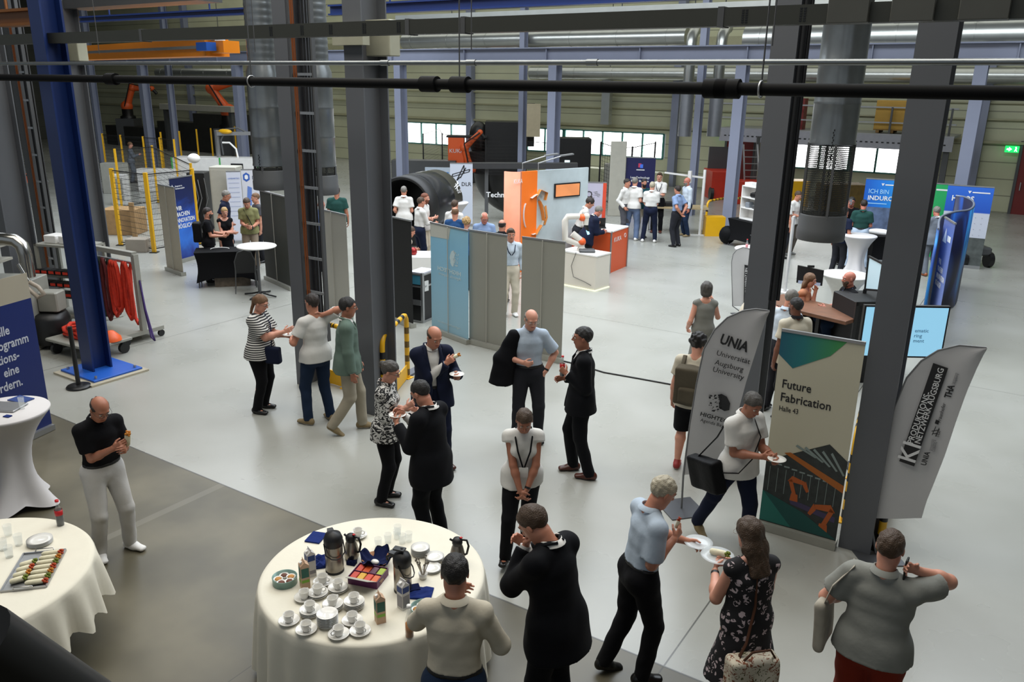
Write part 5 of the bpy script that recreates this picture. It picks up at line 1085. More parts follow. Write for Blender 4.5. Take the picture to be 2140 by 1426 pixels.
def napkin(p, s, rz, lab, m=M_napkin, n=6, h=.006, tilt=0):
    b = MB(); rs = random.Random(int(p[0] * 999)); g = 6; x, y, z = p; c, s_ = math.cos(rz), math.sin(rz); P = []
    for lay in (0, 1):
        for i in range(g + 1):
            for j in range(g + 1):
                a, bb = (i / g - .5) * s[0], (j / g - .5) * s[1]; P.append((x + a * c - bb * s_, y + a * s_ + bb * c, z + .001 + lay * h + (rs.random() * tilt if lay else 0)))
    F = []
    for i in range(g):
        for j in range(g):
            k = i * (g + 1) + j; F.append((k, k + g + 1, k + g + 2, k + 1)[::-1]); q = k + (g + 1) ** 2; F.append((q, q + g + 1, q + g + 2, q + 1))
    N = (g + 1) ** 2; rim = [i * (g + 1) for i in range(g + 1)] + [g * (g + 1) + j for j in range(1, g + 1)] + [i * (g + 1) + g for i in range(g - 1, -1, -1)] + [j for j in range(g - 1, 0, -1)]
    for i in range(len(rim)): a, bb = rim[i], rim[(i + 1) % len(rim)]; F.append((a, bb, bb + N, a + N))
    b.add(P, F); return single(b, 'paper_napkin', m, lab, 'napkin')
napkin(zc(520, 315), (.13, .16), .35, 'folded stack of blue napkins at the back left of the coffee table', h=.012)
napkin(zc(545, 510), (.16, .16), .9, 'crumpled blue napkin behind the milk carton', tilt=.035); napkin(zc(795, 515), (.07, .05), .3, 'small dark napkin by the small thermos jug', M_darknap, tilt=.04)
napkin(zc(1330, 745), (.17, .15), .5, 'blue napkin right of the middle vacuum flask', tilt=.012); napkin(T_(866, 1232), (.08, .08), .9, 'dark folded napkin on top of the blue one', M_darknap, h=.02)
# cup with spoons
p = zc(1345, 625); t = thing('cutlery_cup', 'white cup full of dark teaspoons', 'cup', p); x, y, z = p; b = MB(); b.lathe([(.001, z), (.028, z), (.036, z + .05), (.034, z + .05), (.026, z + .006), (.001, z + .006)], (x, y, 0), 22); b.build('bowl', M_porc, t)
rs = random.Random(5)
for i in range(11):
    a, l = rs.random() * 6.28, .12 + .03 * rs.random(); d = V3(math.cos(a) * .35, math.sin(a) * .35, 1); b = MB(); b.tube([np.array([x, y, z + .01]) + d * .01, np.array([x, y, z + .01]) + d * l], .0035, 5); b.ball(np.array([x, y, z + .01]) + d * (l + .01), .008, 4, sc=(1, 1, 1.4)); b.build('teaspoon', M_steelflask, t)
# bottles
def bottle(p, h, r, liquid, lab, fill=.5, cap=M_white, label=None, name='glass_bottle', axis=None):
    t = thing(name, lab, 'bottle', p); x, y, z = p; ax = nrm(axis) if axis is not None else V3(0, 0, 1)
    prof = [(.001, 0), (r * .95, .0), (r, .01), (r, h * .5), (r * .9, h * .58), (r * .42, h * .78), (r * .38, h * .92), (r * .42, h * .93), (r * .42, h * .95), (.001, h * .95)]
    b = MB(); b.lathe(prof, p, 20, axis=ax); bb_ = b.build('bottle_body', M_clear, t)
    hf = h * fill; pr = [(.001, .004), (r * .9, .004), (r * .9, min(hf, h * .5))]
    if hf > h * .5: pr += [(r * .8, min(hf, h * .58))]
    pr += [(.001, pr[-1][1])]
    b = MB(); b.lathe(pr, p, 18, axis=ax); b.build('drink', liquid, t)
    b = MB(); b.lathe([(r * .5, h * .93), (r * .5, h), (.001, h)], p, 14, axis=ax); b.build('cap', cap, bb_)
    if label: b = MB(); b.lathe([(r * 1.01, h * .42), (r * 1.02, h * .43), (r * 1.02, h * .62 if label[1] else h * .5), (r * 1.0, h * .62 if label[1] else h * .5)], p, 20, axis=ax); b.build('label', label[0], bb_)
    return t
bottle(T_(856, 1330), .25, .031, mat('amber_syrup', '#b3701c', .1, noise=0), 'clear bottle with amber syrup at the front of the coffee table', .42)
bottle(T_(127, 1098), .24, .031, M_cola, 'cola bottle with red cap on the buffet table', .46, M_redcap, (M_colared, True), 'cola_bottle')
# buffet table things
q = [G(*a, ZT)[:2] for a in ((48, 1160), (137, 1151), (97, 1230), (5, 1238))]; o_ = (q[0] + q[1] + q[2] + q[3]) / 4; ux = nrm(np.append(q[1] - q[0], 0)); rzp = math.atan2(ux[1], ux[0]); wx = np.linalg.norm(q[1] - q[0]); wy = np.linalg.norm(q[3] - q[0])
wx = (wx + np.linalg.norm(q[2] - q[3])) / 2; t = thing('serving_platter', 'rectangular silver platter with handles on the buffet table', 'platter', (o_[0], o_[1], ZT)); R = rotz(rzp); L = lambda a, b_, c: V3(o_[0], o_[1], ZT) + R @ V3(a, b_, c)
b = MB(); b.box(L(0, 0, .004), (wx, wy, .006), rz=rzp)
for s in (-1, 1): b.bar(L(s * wx / 2, -wy / 2, .01), L(s * wx / 2, wy / 2, .01), .012, .016); b.bar(L(-wx / 2, s * wy / 2, .01), L(wx / 2, s * wy / 2, .01), .012, .016)
b.build('tray', M_alu, t)
for s in (-1, 1): b = MB(); b.tube([L(-.07, s * wy / 2, .014), L(-.06, s * (wy / 2 + .012), .034), L(.06, s * (wy / 2 + .012), .034), L(.07, s * wy / 2, .014)], .005, 8); b.build('handle', M_chrome, t)
m_wrap = mat('flour_tortilla', '#dad3b6', .8, noise=.12, scale=30); m_fill = [mat('tomato_filling', '#b4431c', .6, noise=.3, scale=60), mat('lettuce_filling', '#6f7c2a', .7, noise=.35, scale=60), mat('pepper_filling', '#c07a24', .6, noise=.3, scale=60)]
k = 0
def wrap(pa, pb, r, lab, grp='wraps on the platter'):
    global k
    t = thing('food_wrap', lab, 'wrap', pa, grp); pa, pb = np.array(pa, float), np.array(pb, float); b = MB(); b.tube([pa + (pb - pa) * u for u in (0, .12, .5, .9, 1)], [r * .55, r * .95, r, r, r * .9], 12); b.build('tortilla', m_wrap, t)
    b = MB(); d = nrm(pb - pa)
    for i in range(9): a = i * .8; u_, v_, w_ = frame(d); b.ball(pb + d * .012 * (i % 3) + (u_ * math.cos(a) + v_ * math.sin(a)) * r * .62 * (i > 0), r * .5, 4)
    b.build('filling', m_fill[k % 3], t); k += 1; return t
for i in range(7): yy = -wy / 2 + .04 + i * (wy - .07) / 6.6; wrap(L(.0, yy, .030), L(.0 + wx * .40, yy + .01, .030), .021, 'wrap in the right-hand row of the silver platter', 'right row of wraps')
for i in range(4): yy = -wy / 2 + .06 + i * .075; wrap(L(-wx * .38, yy + .02, .030), L(-.03, yy + .05, .034), .023, 'wrap lying crosswise on the left half of the silver platter', 'left wraps')
p = T_(84, 1136)
for i in range(5): glass_plate(p, ZT + .007 * i, .095, 'white plate in the stack on the buffet table', 'plates stacked on the buffet table')
for (px, py), lab in (((18, 1120), 'clear glass at the back of the buffet table'), ((8, 1150), 'clear glass at the left picture edge'), ((40, 1140), 'clear glass nearest the plate stack'), ((20, 1165), 'foremost clear glass on the buffet table')): tumbler(T_(px, py), .10, .034, lab, grp='glasses on the buffet table')
# cocktail tables with stretch covers
def cocktail(cx, cy, lab, r=.40, h=1.1, rf=.36, m=None, legs=4):
    z = h; t = thing('cocktail_table', lab, 'table', (cx, cy, 0)); b = MB(); K = 14; n = 64
    prof = [(.001, z), (r * .98, z), (r, z - .01), (r * .99, z - .03)] + [(1, u) for u in np.linspace(0.03, 1, K)]
    P = []; a0 = .5
    def rad(tt, u):
        waist = .17 + .02 * math.cos(4 * (tt - a0)); base = rf * (.62 + .38 * abs(math.cos(2 * (tt - a0))) ** 3)
        if u < .55: s = u / .55; return r * .99 * (1 - s) ** 2.2 + waist * (1 - (1 - s) ** 2.2)
        s = (u - .55) / .45; return waist * (1 - s ** 1.8) + base * s ** 1.8
    for r_, zz in prof[:4]:
        for j in range(n): tt = 2 * PI * j / n; P.append((cx + r_ * math.cos(tt), cy + r_ * math.sin(tt), zz))
    for _, u in prof[4:]:
        for j in range(n):
            tt = 2 * PI * j / n; rr = rad(tt, u); zz = z - .03 - (z - .06) * u + (.06 * (1 - abs(math.cos(2 * (tt - a0)))) if u > .99 else 0); P.append((cx + rr * math.cos(tt), cy + rr * math.sin(tt), zz))
    N = len(prof); F = [(i * n + j, (i + 1) * n + j, (i + 1) * n + (j + 1) % n, i * n + (j + 1) % n) for i in range(N - 1) for j in range(n)]
    b.add(P, F, 0, True); b.build('stretch_cover', m or cloth('white_stretch_cover', '#c9c6c6', .7, .02, .01), t)
    for i in range(4): a = a0 + i * PI / 2; b = MB(); b.cyl((cx + rf * .9 * math.cos(a), cy + rf * .9 * math.sin(a), 0), (cx + rf * .9 * math.cos(a), cy + rf * .9 * math.sin(a), .05), .025, n=10); b.build('foot', M_black, t)
    return t
cK = (-8.68, 3.70); cocktail(*cK, 'white-covered cocktail table at the left picture edge by the blue banner', .42, 1.1, .42)
p = T_(12, 852, 1.105); t = thing('laptop', 'closed silver laptop on the left cocktail table', 'laptop', p); b = MB(); b.box((p[0], p[1], p[2] + .009), (.34, .24, .018), rz=.5, bev=.004); b.build('case', M_alu, t)
p = T_(44, 836, 1.102); b = MB(); b.box((p[0], p[1], p[2] + .006), (.22, .15, .010), rz=.2); single(b, 'brochures', mat('blue_brochure_print', '#27407c', .4, noise=.3, scale=30), 'blue printed brochures on the left cocktail table', 'brochure')
tumbler(T_(47, 855, 1.102), .13, .03, 'tall clear glass on the left cocktail table', grp='glass on the left cocktail table')
p = T_(16, 871, 1.102); b = MB(); b.box((p[0], p[1], p[2] + .005), (.07, .05, .009), rz=.3); single(b, 'key_card', M_napkin, 'small dark blue card on the left cocktail table', 'card')
def plate_in(i, side, lab, r=.09, off=(0, 0, .03), m=None):
    h = i['h' + side]; p = h[0] + np.array(off); b = MB(); b.lathe([(.001, 0), (r * .6, 0), (r, .012), (r, .015), (r * .6, .005), (.001, .005)], p, 26); return single(b, 'plate', m or M_porc, lab, 'plate'), p
def wrap_in(i, side, lab, d, r=.02, l=.11, off=(0, 0, 0)):
    h = i['h' + side]; c = h[0] + np.array(off, float); d = nrm(d); return wrap(c - d * l * .5, c + d * l * .5, r, lab, 'snacks held in the hand')
I = PP['navy']; plate_in(I, 'l', 'small white plate held by the man in the dark navy suit', .085, (0, 0, .03) + I['fd'] * .03); wrap_in(I, 'r', 'sandwich wrap at the mouth of the man in the navy suit', I['pr'] * -1 + UP * .35, .022, .13, UP * .01 - I['fd'] * .0)
I = PP['striped']; plate_in(I, 'l', 'white plate held by the woman in the striped top', .10, (0, 0, .035));
I = PP['greyhair']; M_cp = mat('clear_plastic_plate', '#dfe4e6', .1, noise=0, alpha=.5); plate_in(I, 'l', 'clear plastic plate held by the grey-haired man', .11, (0, 0, .03), M_cp); wrap_in(I, 'r', 'snack in the fingers of the grey-haired man', UP + I['fd'] * .3, .014, .06, UP * .04)
I = PP['dress']; _, p = plate_in(I, 'l', 'clear plastic plate held by the woman in the butterfly dress', .12, (0, 0, .03) + I['fd'] * .05, M_cp); wrap(p + V3(-.06, 0, .03), p + V3(.05, .02, .03), .024, 'wrap on the plate of the woman in the butterfly dress', 'snacks held in the hand')
I = PP['satchel']; plate_in(I, 'l', 'white plate held by the man with the messenger bag', .085, (0, 0, .02) + I['fd'] * .02)
I = PP['whitepants']; wrap_in(I, 'r', 'paper-wrapped snack in the hands of the man in white trousers', UP * .9 + I['fd'] * .3, .026, .13, I['pr'] * -.05 * 1 + UP * .02)
I = PP['bottle']; h = I['hl']; bottle(tuple(h[0] + V3(0, 0, -.09)), .24, .030, M_cola, 'cola bottle in the hand of the man in the black suit', .5, M_redcap, (M_colared, True), 'cola_bottle')
I = PP['greypolo']; h = I['hr']; b = MB(); b.box(h[0] - I['pr'] * .02, (.012, .07, .14), rz=math.atan2(I['fd'][1], I['fd'][0]) - PI / 2, bev=.004); single(b, 'mobile_phone', M_black, 'black phone at the ear of the man in the grey polo', 'phone')
I = PP['blacksuit']; plate_in(I, 'r', 'white plate held by the bearded man in the black suit', .085, (0, 0, -.03)); I = PP['zebra']; plate_in(I, 'l', 'white plate held by the woman in the leaf-print blouse', .085, (0, 0, -.03))
I = PP['g5']; h = I['hl']; b = MB(); b.box(h[0] + I['fd'] * .08 + UP * .01, (.33, .23, .02), rz=math.atan2(I['pr'][1], I['pr'][0])); single(b, 'laptop', M_steeldk, 'dark laptop held open in the standing group', 'laptop')
I = PP['phoneman']; h = I['hr']; b = MB(); b.box(h[0] + I['fd'] * .02 + UP * .04, (.07, .012, .14), rz=math.atan2(I['pr'][1], I['pr'][0])); single(b, 'mobile_phone', M_alu, 'silver phone held up by the man in the black t-shirt', 'phone')
# bags
def strap(t, I, pts, w=.02, m=C_bag, name='strap'): b = MB(); b.tube([I['WL'](p) for p in pts], w, 6, flat=.25); b.build(name, m, t)
def soft_box(t, I, c, s, m, name, rx=0., ry=0., rz=0., wr=.006, vs=.012):
    R = rotz(rz) @ roty(ry) @ rotx(rx); c = V3(*c); m_ = max(s) * .9; F = Field(c - m_, c + m_, vs)
    def f(P):
        Q = np.abs((P - c) @ R) - (np.array(s) / 2 - .03); o = np.maximum(Q, 0); return np.sqrt((o * o).sum(-1)) + np.minimum(Q.max(-1), 0) - .03
    F.put(f, c - m_, c + m_, .0); F.wrinkle(wr, 20, 3); return field_obj(F, name, m, t, I['M'])
I = PP['satchel']; t = thing('messenger_bag', 'large black messenger bag at the hip of the man in the cream polo', 'bag', tuple(I['WL']((.25, -.1, .6))))
soft_box(t, I, (.25, -.16, .80), (.14, .44, .34), C_bag, 'bag_body', ry=.15, rx=.22, rz=-.1); T0 = I['T']
strap(t, I, [(.25, -.30, .92), T0(.20, -.13, 1.20), T0(.13, -.10, 1.40), T0(.02, -.04, 1.49), T0(-.06, .05, 1.44), T0(-.06, .17, 1.30), T0(.05, .215, 1.1), T0(.16, .18, .95), (.24, .05, .90)], .022)
I = PP['dress']; T0 = I['T']; t = thing('handbag', 'cream floral handbag on the back of the woman in the butterfly dress', 'bag', tuple(I['WL']((-.05, -.2, .62))))
soft_box(t, I, (-.04, -.21, .68), (.36, .14, .30), C_floral, 'bag_body', wr=.01); m_br = cloth('brown_leather_strap', '#4a2f22', .5)
strap(t, I, [(-.16, -.21, .80), (-.10, -.20, .93), T0(-.02, -.13, 1.15), T0(-.02, -.11, 1.38), T0(-.04, -.05, 1.47), T0(-.08, .04, 1.42)], .014, m_br); b = MB(); b.tube([I['WL'](p) for p in ((-.15, -.24, .80), (-.08, -.26, .90), (.05, -.26, .90), (.12, -.24, .79))], .008, 6); b.build('carry_handle', m_br, t)
I = PP['greypolo']; T0 = I['T']; t = thing('tote_bag', 'cream tote bag hanging from the left shoulder of the man in the grey polo', 'bag', tuple(I['WL']((-.33, -.05, .85)))); soft_box(t, I, (-.31, .0, .98), (.065, .27, .36), cloth('printed_cream_canvas', '#a8a193', .9, .1, .2), 'bag_body', ry=-.08)
strap(t, I, [(-.31, -.08, 1.14), T0(-.27, -.10, 1.30), T0(-.17, -.06, 1.46), T0(-.20, .05, 1.44), (-.31, .10, 1.14)], .018, cloth('cream_canvas', '#a8a193', .9))
I = PP['backpack']; t = thing('backpack', 'olive-brown canvas backpack on the person in black shorts', 'backpack', tuple(I['WL']((0, -.2, 1.0)))); soft_box(t, I, (0, -.22, 1.17), (.34, .20, .46), C_rucksack, 'bag_body'); soft_box(t, I, (0, -.32, 1.07), (.22, .08, .2), C_rucksack, 'front_pocket')
for s in (-1, 1): strap(t, I, [(s * .12, -.14, 1.36), I['T'](s * .12, -.05, 1.47), I['T'](s * .13, .06, 1.43), I['T'](s * .16, .11, 1.25), (s * .17, -.08, 1.02)], .024, C_rucksack)
I = PP['striped']; t = thing('shoulder_bag', 'small black shoulder bag of the woman in the striped top', 'bag', tuple(I['WL']((.1, .15, .8)))); soft_box(t, I, (.10, .26, .90), (.12, .22, .24), C_navy, 'bag_body'); strap(t, I, [(.10, .24, 1.01), I['T'](.1, .24, 1.15), I['T'](.0, .18, 1.33), I['T'](-.1, .03, 1.46), I['T'](-.13, -.06, 1.43)], .010, C_navy)
I = PP['l2']; t = thing('backpack', 'black backpack on the bearded man at the blue stand', 'backpack', tuple(I['WL']((0, -.2, 1.0)))); soft_box(t, I, (0, -.22, 1.18), (.30, .18, .46), C_bag, 'bag_body', vs=.018); strap(t, I, [(.12, -.14, 1.36), I['T'](.12, -.05, 1.45), I['T'](.13, .07, 1.40), (.17, -.08, 1.05)], .022)
I = PP['l4']; t = thing('camera', 'black camera on a strap in front of the man in the olive shirt', 'camera', tuple(I['WL']((.0, .25, 1.0)))); soft_box(t, I, (-.06, .25, 1.03), (.14, .10, .1), M_black, 'camera_body', vs=.015); strap(t, I, [(-.1, .2, 1.06), I['T'](-.02, .15, 1.25), I['T'](.09, .05, 1.44), I['T'](.1, -.08, 1.44)], .016)
I = PP['bluejacket']; t = thing('jacket', 'dark suit jacket draped over the arm of the man in pale blue shirt', 'jacket', tuple(I['WL']((.28, 0, .8))))
F = Field((-.05, -.32, .70), (.5, .32, 1.56), .011); F.seg(I['T'](.17, .0, 1.395), (.30, .02, 1.10), (.07, .09), (.10, .13), .04, (0, 1, 0)); F.seg((.30, .02, 1.10), (.34, .03, .80), (.10, .13), (.13, .15), .04, (0, 1, 0), cut=True); F.wrinkle(.008, 22, 4, (1, 1, .3)); field_obj(F, 'cloth', C_suit, t, I['M'])
M_bback = mat('grey_banner_back', '#8d8d84', .6, noise=.02, scale=1); M_bback2 = mat('light_banner_back', '#a6a49a', .6, noise=.02, scale=1); M_bdark = mat('dark_banner_back', '#3c3e38', .6, noise=.03)
def pm(n, c, r=.5): return mat('print_' + n, c, r, noise=0.0)
W_ = pm('white', '#dcdcdc'); K_ = pm('black', '#18181a'); GY_ = pm('grey', '#77777a')
def banner(bl, br, h, lab, face, seen='front', back=None, foot=True, z0=.09, pole=True, name='roll_up_banner', top=True):
    A, B = G(*bl), G(*br); d = B - A; w = np.linalg.norm(d); u = d / w; nv = np.cross(u, UP)
    if nv.dot(EYE - A) < 0: nv = -nv
    c = (A + B) / 2; t = thing(name, lab, 'banner', (c[0], c[1], 0)); b = MB(); b.prism([(0, z0), (w, z0), (w, h), (0, h)], A + nv * .004, u, UP, -nv * .006); b.build('printed_sheet', face, t)
    if foot: b = MB(); b.bar(A - u * .01 + UP * .045, B + u * .01 + UP * .045, .12, .085, up=UP); b.build('base_cassette', mat('silver_cassette', '#a9a89f', .35, .5), t)
    if top: b = MB(); b.bar(A + UP * (h + .008), B + UP * (h + .008), .03, .028, up=UP); b.build('top_rail', M_alu, t)
    if pole: b = MB(); pc = c + nv * (.035 if seen == 'back' else -.035); b.cyl(pc + UP * .05, pc + UP * h, .008, n=8); b.build('support_pole', M_alu if seen != 'back' else M_bback2, t)
    return dict(t=t, A=A, u=u, nv=nv, w=w, h=h, at=lambda s, z, e=.006: A + u * (s * w) + UP * z + nv * e)
def bt(B, s, z, txt, size, m, width=None, bold=0.0, line=1.0, align='LEFT', mirror=False, label=None):
    u = B['u'] * (-1 if mirror else 1); mb = None
    o = B['at'](s, z, .007)
    V, F = text_mesh(txt, size, .001, align, bold * size, line=line)
    if width: V[:, 0] *= width * B['w'] / max(1e-6, V[:, 0].max() - V[:, 0].min())
    P = o + V[:, :1] * u + V[:, 1:2] * UP + V[:, 2:3] * B['nv']; q = MB(); q.add(P, F); return q.build('lettering', m, B['t'])
def bp(B, pts, m, e=.006, name='printed_shape'):
    """flat printed polygon, points (s, z)"""
    q = MB(); q.prism([(s * B['w'], z) for s, z in pts], B['A'] + B['nv'] * e, B['u'], UP, B['nv'] * .0012); return q.build(name, m, B['t'])
def lion(B, s, z, k, m, mirror=1):
    """lion head made of mane blocks"""
    rs = random.Random(3); q = MB(); o = B['at'](s, z, .007); u = B['u'] * mirror
    face = [(0, 0), (.18, .05), (.3, .22), (.28, .34), (.36, .48), (.3, .7), (.16, .92), (-.05, 1.0), (-.2, .85), (-.1, .6), (-.18, .4), (-.05, .2)]
    q.prism([(a * k, b_ * k) for a, b_ in face], o, u, UP, B['nv'] * .001)
    for i in range(34):
        a, b_ = -.55 + .5 * rs.random(), .05 + .85 * rs.random(); w_, h_ = .04 + .08 * rs.random(), .03 + .05 * rs.random(); q.prism([((a) * k, b_ * k), ((a + w_) * k, (b_ + .02) * k), ((a + w_ * .9) * k, (b_ + h_) * k), ((a - .01) * k, (b_ + h_ * .8) * k)], o, u, UP, B['nv'] * .001)
    q.build('lion_emblem', m, B['t'])
def ramp_mat(name, stops, axis='z', lo=0, hi=2, noise=.0, ns=2, rough=.45):
    k = NT(name, rough); c = k.coord(); s = k.n('SeparateXYZ'); k.l(c, s.inputs[0]); v = s.outputs['xyz'.index(axis)]; m = k.n('MapRange'); k.l(v, m.inputs[0]); m.inputs[1].default_value = lo; m.inputs[2].default_value = hi; f = m.outputs[0]
    if noise: f = k.math('ADD', f, k.math('MULTIPLY', k.math('SUBTRACT', k.noise(c, ns, 4, 1.5), .5), noise))
    return k.color(k.ramp(f, stops))
# left feather flag, right feather flag
M_flag = mat('white_flag_cloth', '#b9b8b8', .75, noise=.03, scale=3, bump=.1, bscale=6)
def flag(basepx, outline, lab, platepx=None, yaw=0.0):
    A = G(*basepx); toC = nrm(V3(-A[0], -A[1], 0)); u = V3(-toC[1], toC[0], 0); u = u if u.dot(R0) > 0 else -u; c_, s_ = math.cos(yaw), math.sin(yaw); u = rotz(yaw) @ u; nv = np.cross(u, UP); nv = nv if nv.dot(toC) > 0 else -nv
    def on(px, py): d = ray(px, py); t_ = (A - EYE).dot(nv) / d.dot(nv); return EYE + d * t_
    P = [on(*p) for p in outline]; loc2 = [((q - A).dot(u), q[2]) for q in P]
    t = thing('feather_flag', lab, 'flag', (A[0], A[1], 0)); n = len(P)
    b = MB(); half = n // 2; L_ = outline[:half]; R_ = outline[half:]; m = 26; k = 8
    def along(pl, s):
        pl = [np.array(on(*p)) for p in pl]; seg = [np.linalg.norm(pl[i + 1] - pl[i]) for i in range(len(pl) - 1)]; tot = sum(seg); x = s * tot
        for i, l in enumerate(seg):
            if x <= l or i == len(seg) - 1: return pl[i] + (pl[i + 1] - pl[i]) * min(1, x / l)
            x -= l
    V = [];
    for side in (1, -1):
        for i in range(m + 1):
            a, c = along(L_, i / m), along(R_, i / m)
            for j in range(k + 1): s = j / k; V.append(a + (c - a) * s + nv * (.018 * math.sin(5 * s + i * .22) * s + side * .0015))
    N = (m + 1) * (k + 1); F = []
    for i in range(m):
        for j in range(k): q = i * (k + 1) + j; F += [(q, q + 1, q + k + 2, q + k + 1), (N + q, N + q + k + 1, N + q + k + 2, N + q + 1)]
    b.add(V, F, 0, True); b.build('flag_cloth', M_flag, t)
    b = MB(); pl = [A + UP * .02] + [on(*p) - nv * .002 for p in L_]; b.tube(pl, [.012] * 2 + [.008] * (len(pl) - 2), 8); b.build('flag_pole', mat('grey_fibreglass_pole', '#6e6f70', .4), t)
    b = MB(); b.box((A[0], A[1], .006), (.42, .42, .012), rz=math.atan2(u[1], u[0]) + .5); b.build('base_plate', mat('matt_steel_plate', '#56585c', .4, .6), t)
    return dict(t=t, A=A, u=u, nv=nv, on=on)
def ft(Fg, px0, py0, px1, py1, txt, m, hfac=1.0, name='lettering', e=.022, bold=0.0):
    """writing from pixel point 0 (baseline start) to point 1 (baseline end) on the flag"""
    a, b_ = Fg['on'](px0, py0), Fg['on'](px1, py1); d = b_ - a; w = np.linalg.norm(d); u = d / w; v = np.cross(Fg['nv'], u); V, F = text_mesh(txt, 1.0, .003, 'LEFT', bold); k = w / (V[:, 0].max() - V[:, 0].min()); V = V * np.array([k, k * hfac, 1]); V[:, 0] -= V[:, 0].min()
    P = a + V[:, :1] * u + V[:, 1:2] * v + (V[:, 2:3] * .3 + e) * Fg['nv']; q = MB(); q.add(P, F); return q.build(name, m, Fg['t'])
def fshape(Fg, pts, m, e=.021, name='printed_shape'):
    P = [Fg['on'](*p) + Fg['nv'] * e for p in pts]; n = len(P); q = MB(); q.add(P + [p + Fg['nv'] * .001 for p in P], [tuple(range(n)), tuple(range(2 * n - 1, n - 1, -1))] + [(i, (i + 1) % n, n + (i + 1) % n, n + i) for i in range(n)]); return q.build(name, m, Fg['t'])
FL = flag((1424, 1064), [(1428, 993), (1441, 890), (1456, 800), (1471, 730), (1493, 690), (1520, 664), (1552, 650), (1580, 646), (1608, 650), (1606, 655), (1594, 690), (1578, 740), (1560, 795), (1545, 850), (1532, 900), (1516, 950), (1504, 984), (1503, 988)][:9] + [(1504, 985), (1516, 950), (1532, 900), (1545, 850), (1560, 795), (1578, 740), (1594, 690), (1606, 656), (1609, 652)], 'left white feather flag with lion head print beside the cream banner')
ft(FL, 1503, 716, 1561, 735, 'UNIA', K_, 1.25, bold=.03);
for l_, (a, b_, c, d) in (('Universität', (1497, 741, 1566, 760)), ('Augsburg', (1493, 760, 1552, 776)), ('University', (1489, 775, 1553, 793))): ft(FL, a, b_, c, d, l_, K_)
ft(FL, 1463, 867, 1529, 886, 'HIGHTECH', K_, .9, bold=.02); ft(FL, 1463, 879, 1525, 896, 'Agenda Bayern', K_)
rs = random.Random(4); fshape(FL, [(1502, 851), (1514, 858), (1524, 856), (1526, 842), (1519, 828), (1508, 822), (1500, 824), (1504, 836)], K_)
q = MB()
for i in range(40):
    a = FL['on'](1480 + 26 * rs.random(), 824 + 36 * rs.random()) + FL['nv'] * .021; s = .008 + .014 * rs.random(); q.prism([(0, 0), (s, .3 * s), (s, s), (0, .8 * s)], a, FL['u'], UP, FL['nv'] * .001)
q.build('lion_mane_print', K_, FL['t'])
FR = flag((1830, 1160), [(1818, 1083), (1830, 1010), (1848, 930), (1870, 850), (1895, 790), (1925, 755), (1960, 733), (2005, 722), (2062, 727), (1926, 1085), (1936, 1050), (1952, 1010), (1975, 950), (1998, 880), (2020, 820), (2042, 770), (2058, 738), (2064, 729)], 'right white feather flag with slanting black text band')
def band(a, b_, wpx):
    d = nrm(np.array([b_[0] - a[0], b_[1] - a[1]])); n = np.array([-d[1], d[0]]) * wpx / 2; return [(a[0] + n[0], a[1] + n[1]), (b_[0] + n[0], b_[1] + n[1]), (b_[0] - n[0], b_[1] - n[1]), (a[0] - n[0], a[1] - n[1])]
fshape(FR, band((1895, 968), (1966, 763), 33), K_)
ft(FR, 1912, 966, 1925, 931, 'KI', W_, .95, e=.025, bold=.01); ft(FR, 1911, 927, 1962, 781, 'PRODUKTIONS-', W_, .9, e=.025, bold=.01) if False else None
ft(FR, 1908, 926, 1945, 820, 'PRODUKTIONS-', W_, 1.0, e=.025, bold=.01); ft(FR, 1923, 926, 1973, 770, 'NETZWERK AUGSBURG', W_, 1.0, e=.025, bold=.01)
ft(FR, 1935, 972, 1944, 944, 'UNIA', K_, 1.1, bold=.02); ft(FR, 1965, 882, 1977, 842, 'Fraunhofer', K_); ft(FR, 1986, 832, 1995, 805, 'THA', K_, 1.2, bold=.03); ft(FR, 1962, 912, 1966, 900, 'DLR', K_)
for i, (x, y, x2, y2) in enumerate(((1946, 941, 1951, 917), (1950, 942, 1955, 918), (1954, 942, 1958, 922), (1991, 802, 1999, 778), (1996, 802, 2003, 780))): ft(FR, x, y, x2, y2, ('Universität', 'Augsburg', 'University', 'Technische Hochschule', 'Augsburg')[i], GY_)
for a, b_ in (((1948, 908), (1956, 890)), ((1955, 911), (1963, 893)), ((1947, 900), (1964, 897)), ((1950, 905), (1960, 905))): fshape(FR, band(a, b_, 1.6), K_)
fshape(FR, band((1957, 885), (1960, 877), 8), K_)
ft2 = FR
# big banner
B = banner((1585, 1101), (1744, 1147), 2.16, 'large cream roll-up banner with green top and robot picture', pm('cream', '#bdb8a2'))
m_tealr = ramp_mat('teal_green_fade', [(0, '#124463'), (.35, '#1f6f73'), (.7, '#3c8a4c'), (1, '#5d9a47')], 'x', -.5, .45)
bp(B, [(0, 2.16), (0, 1.92), (.19, 1.80), (.62, 1.99), (.80, 2.16)], m_tealr)
bt(B, .08, 1.585, 'Future', .125, K_, .36, .01); bt(B, .08, 1.445, 'Fabrication', .125, K_, .62, .01); bt(B, .08, 1.34, 'Halle 43', .075, K_, .24)
m_pic = mat('dark_hall_picture', '#2b2f2d', .5, noise=.35, scale=14); bp(B, [(.0, .09), (0, .78), (.2, .86), (.76, 1.10), (1.0, .96), (1.0, .09)], m_pic, .0062, 'printed_photo')
m_po, m_pg, m_pt, m_pt2 = pm('orange', '#a8521e'), pm('grey_light', '#7d8a86'), pm('teal_dark', '#0f4a45'), pm('teal_mid', '#1d6a5f')
bp(B, [(.22, .90), (.30, .92), (1.0, .70), (1.0, .62)], pm('crane_orange', '#a05a1c'), .0078)
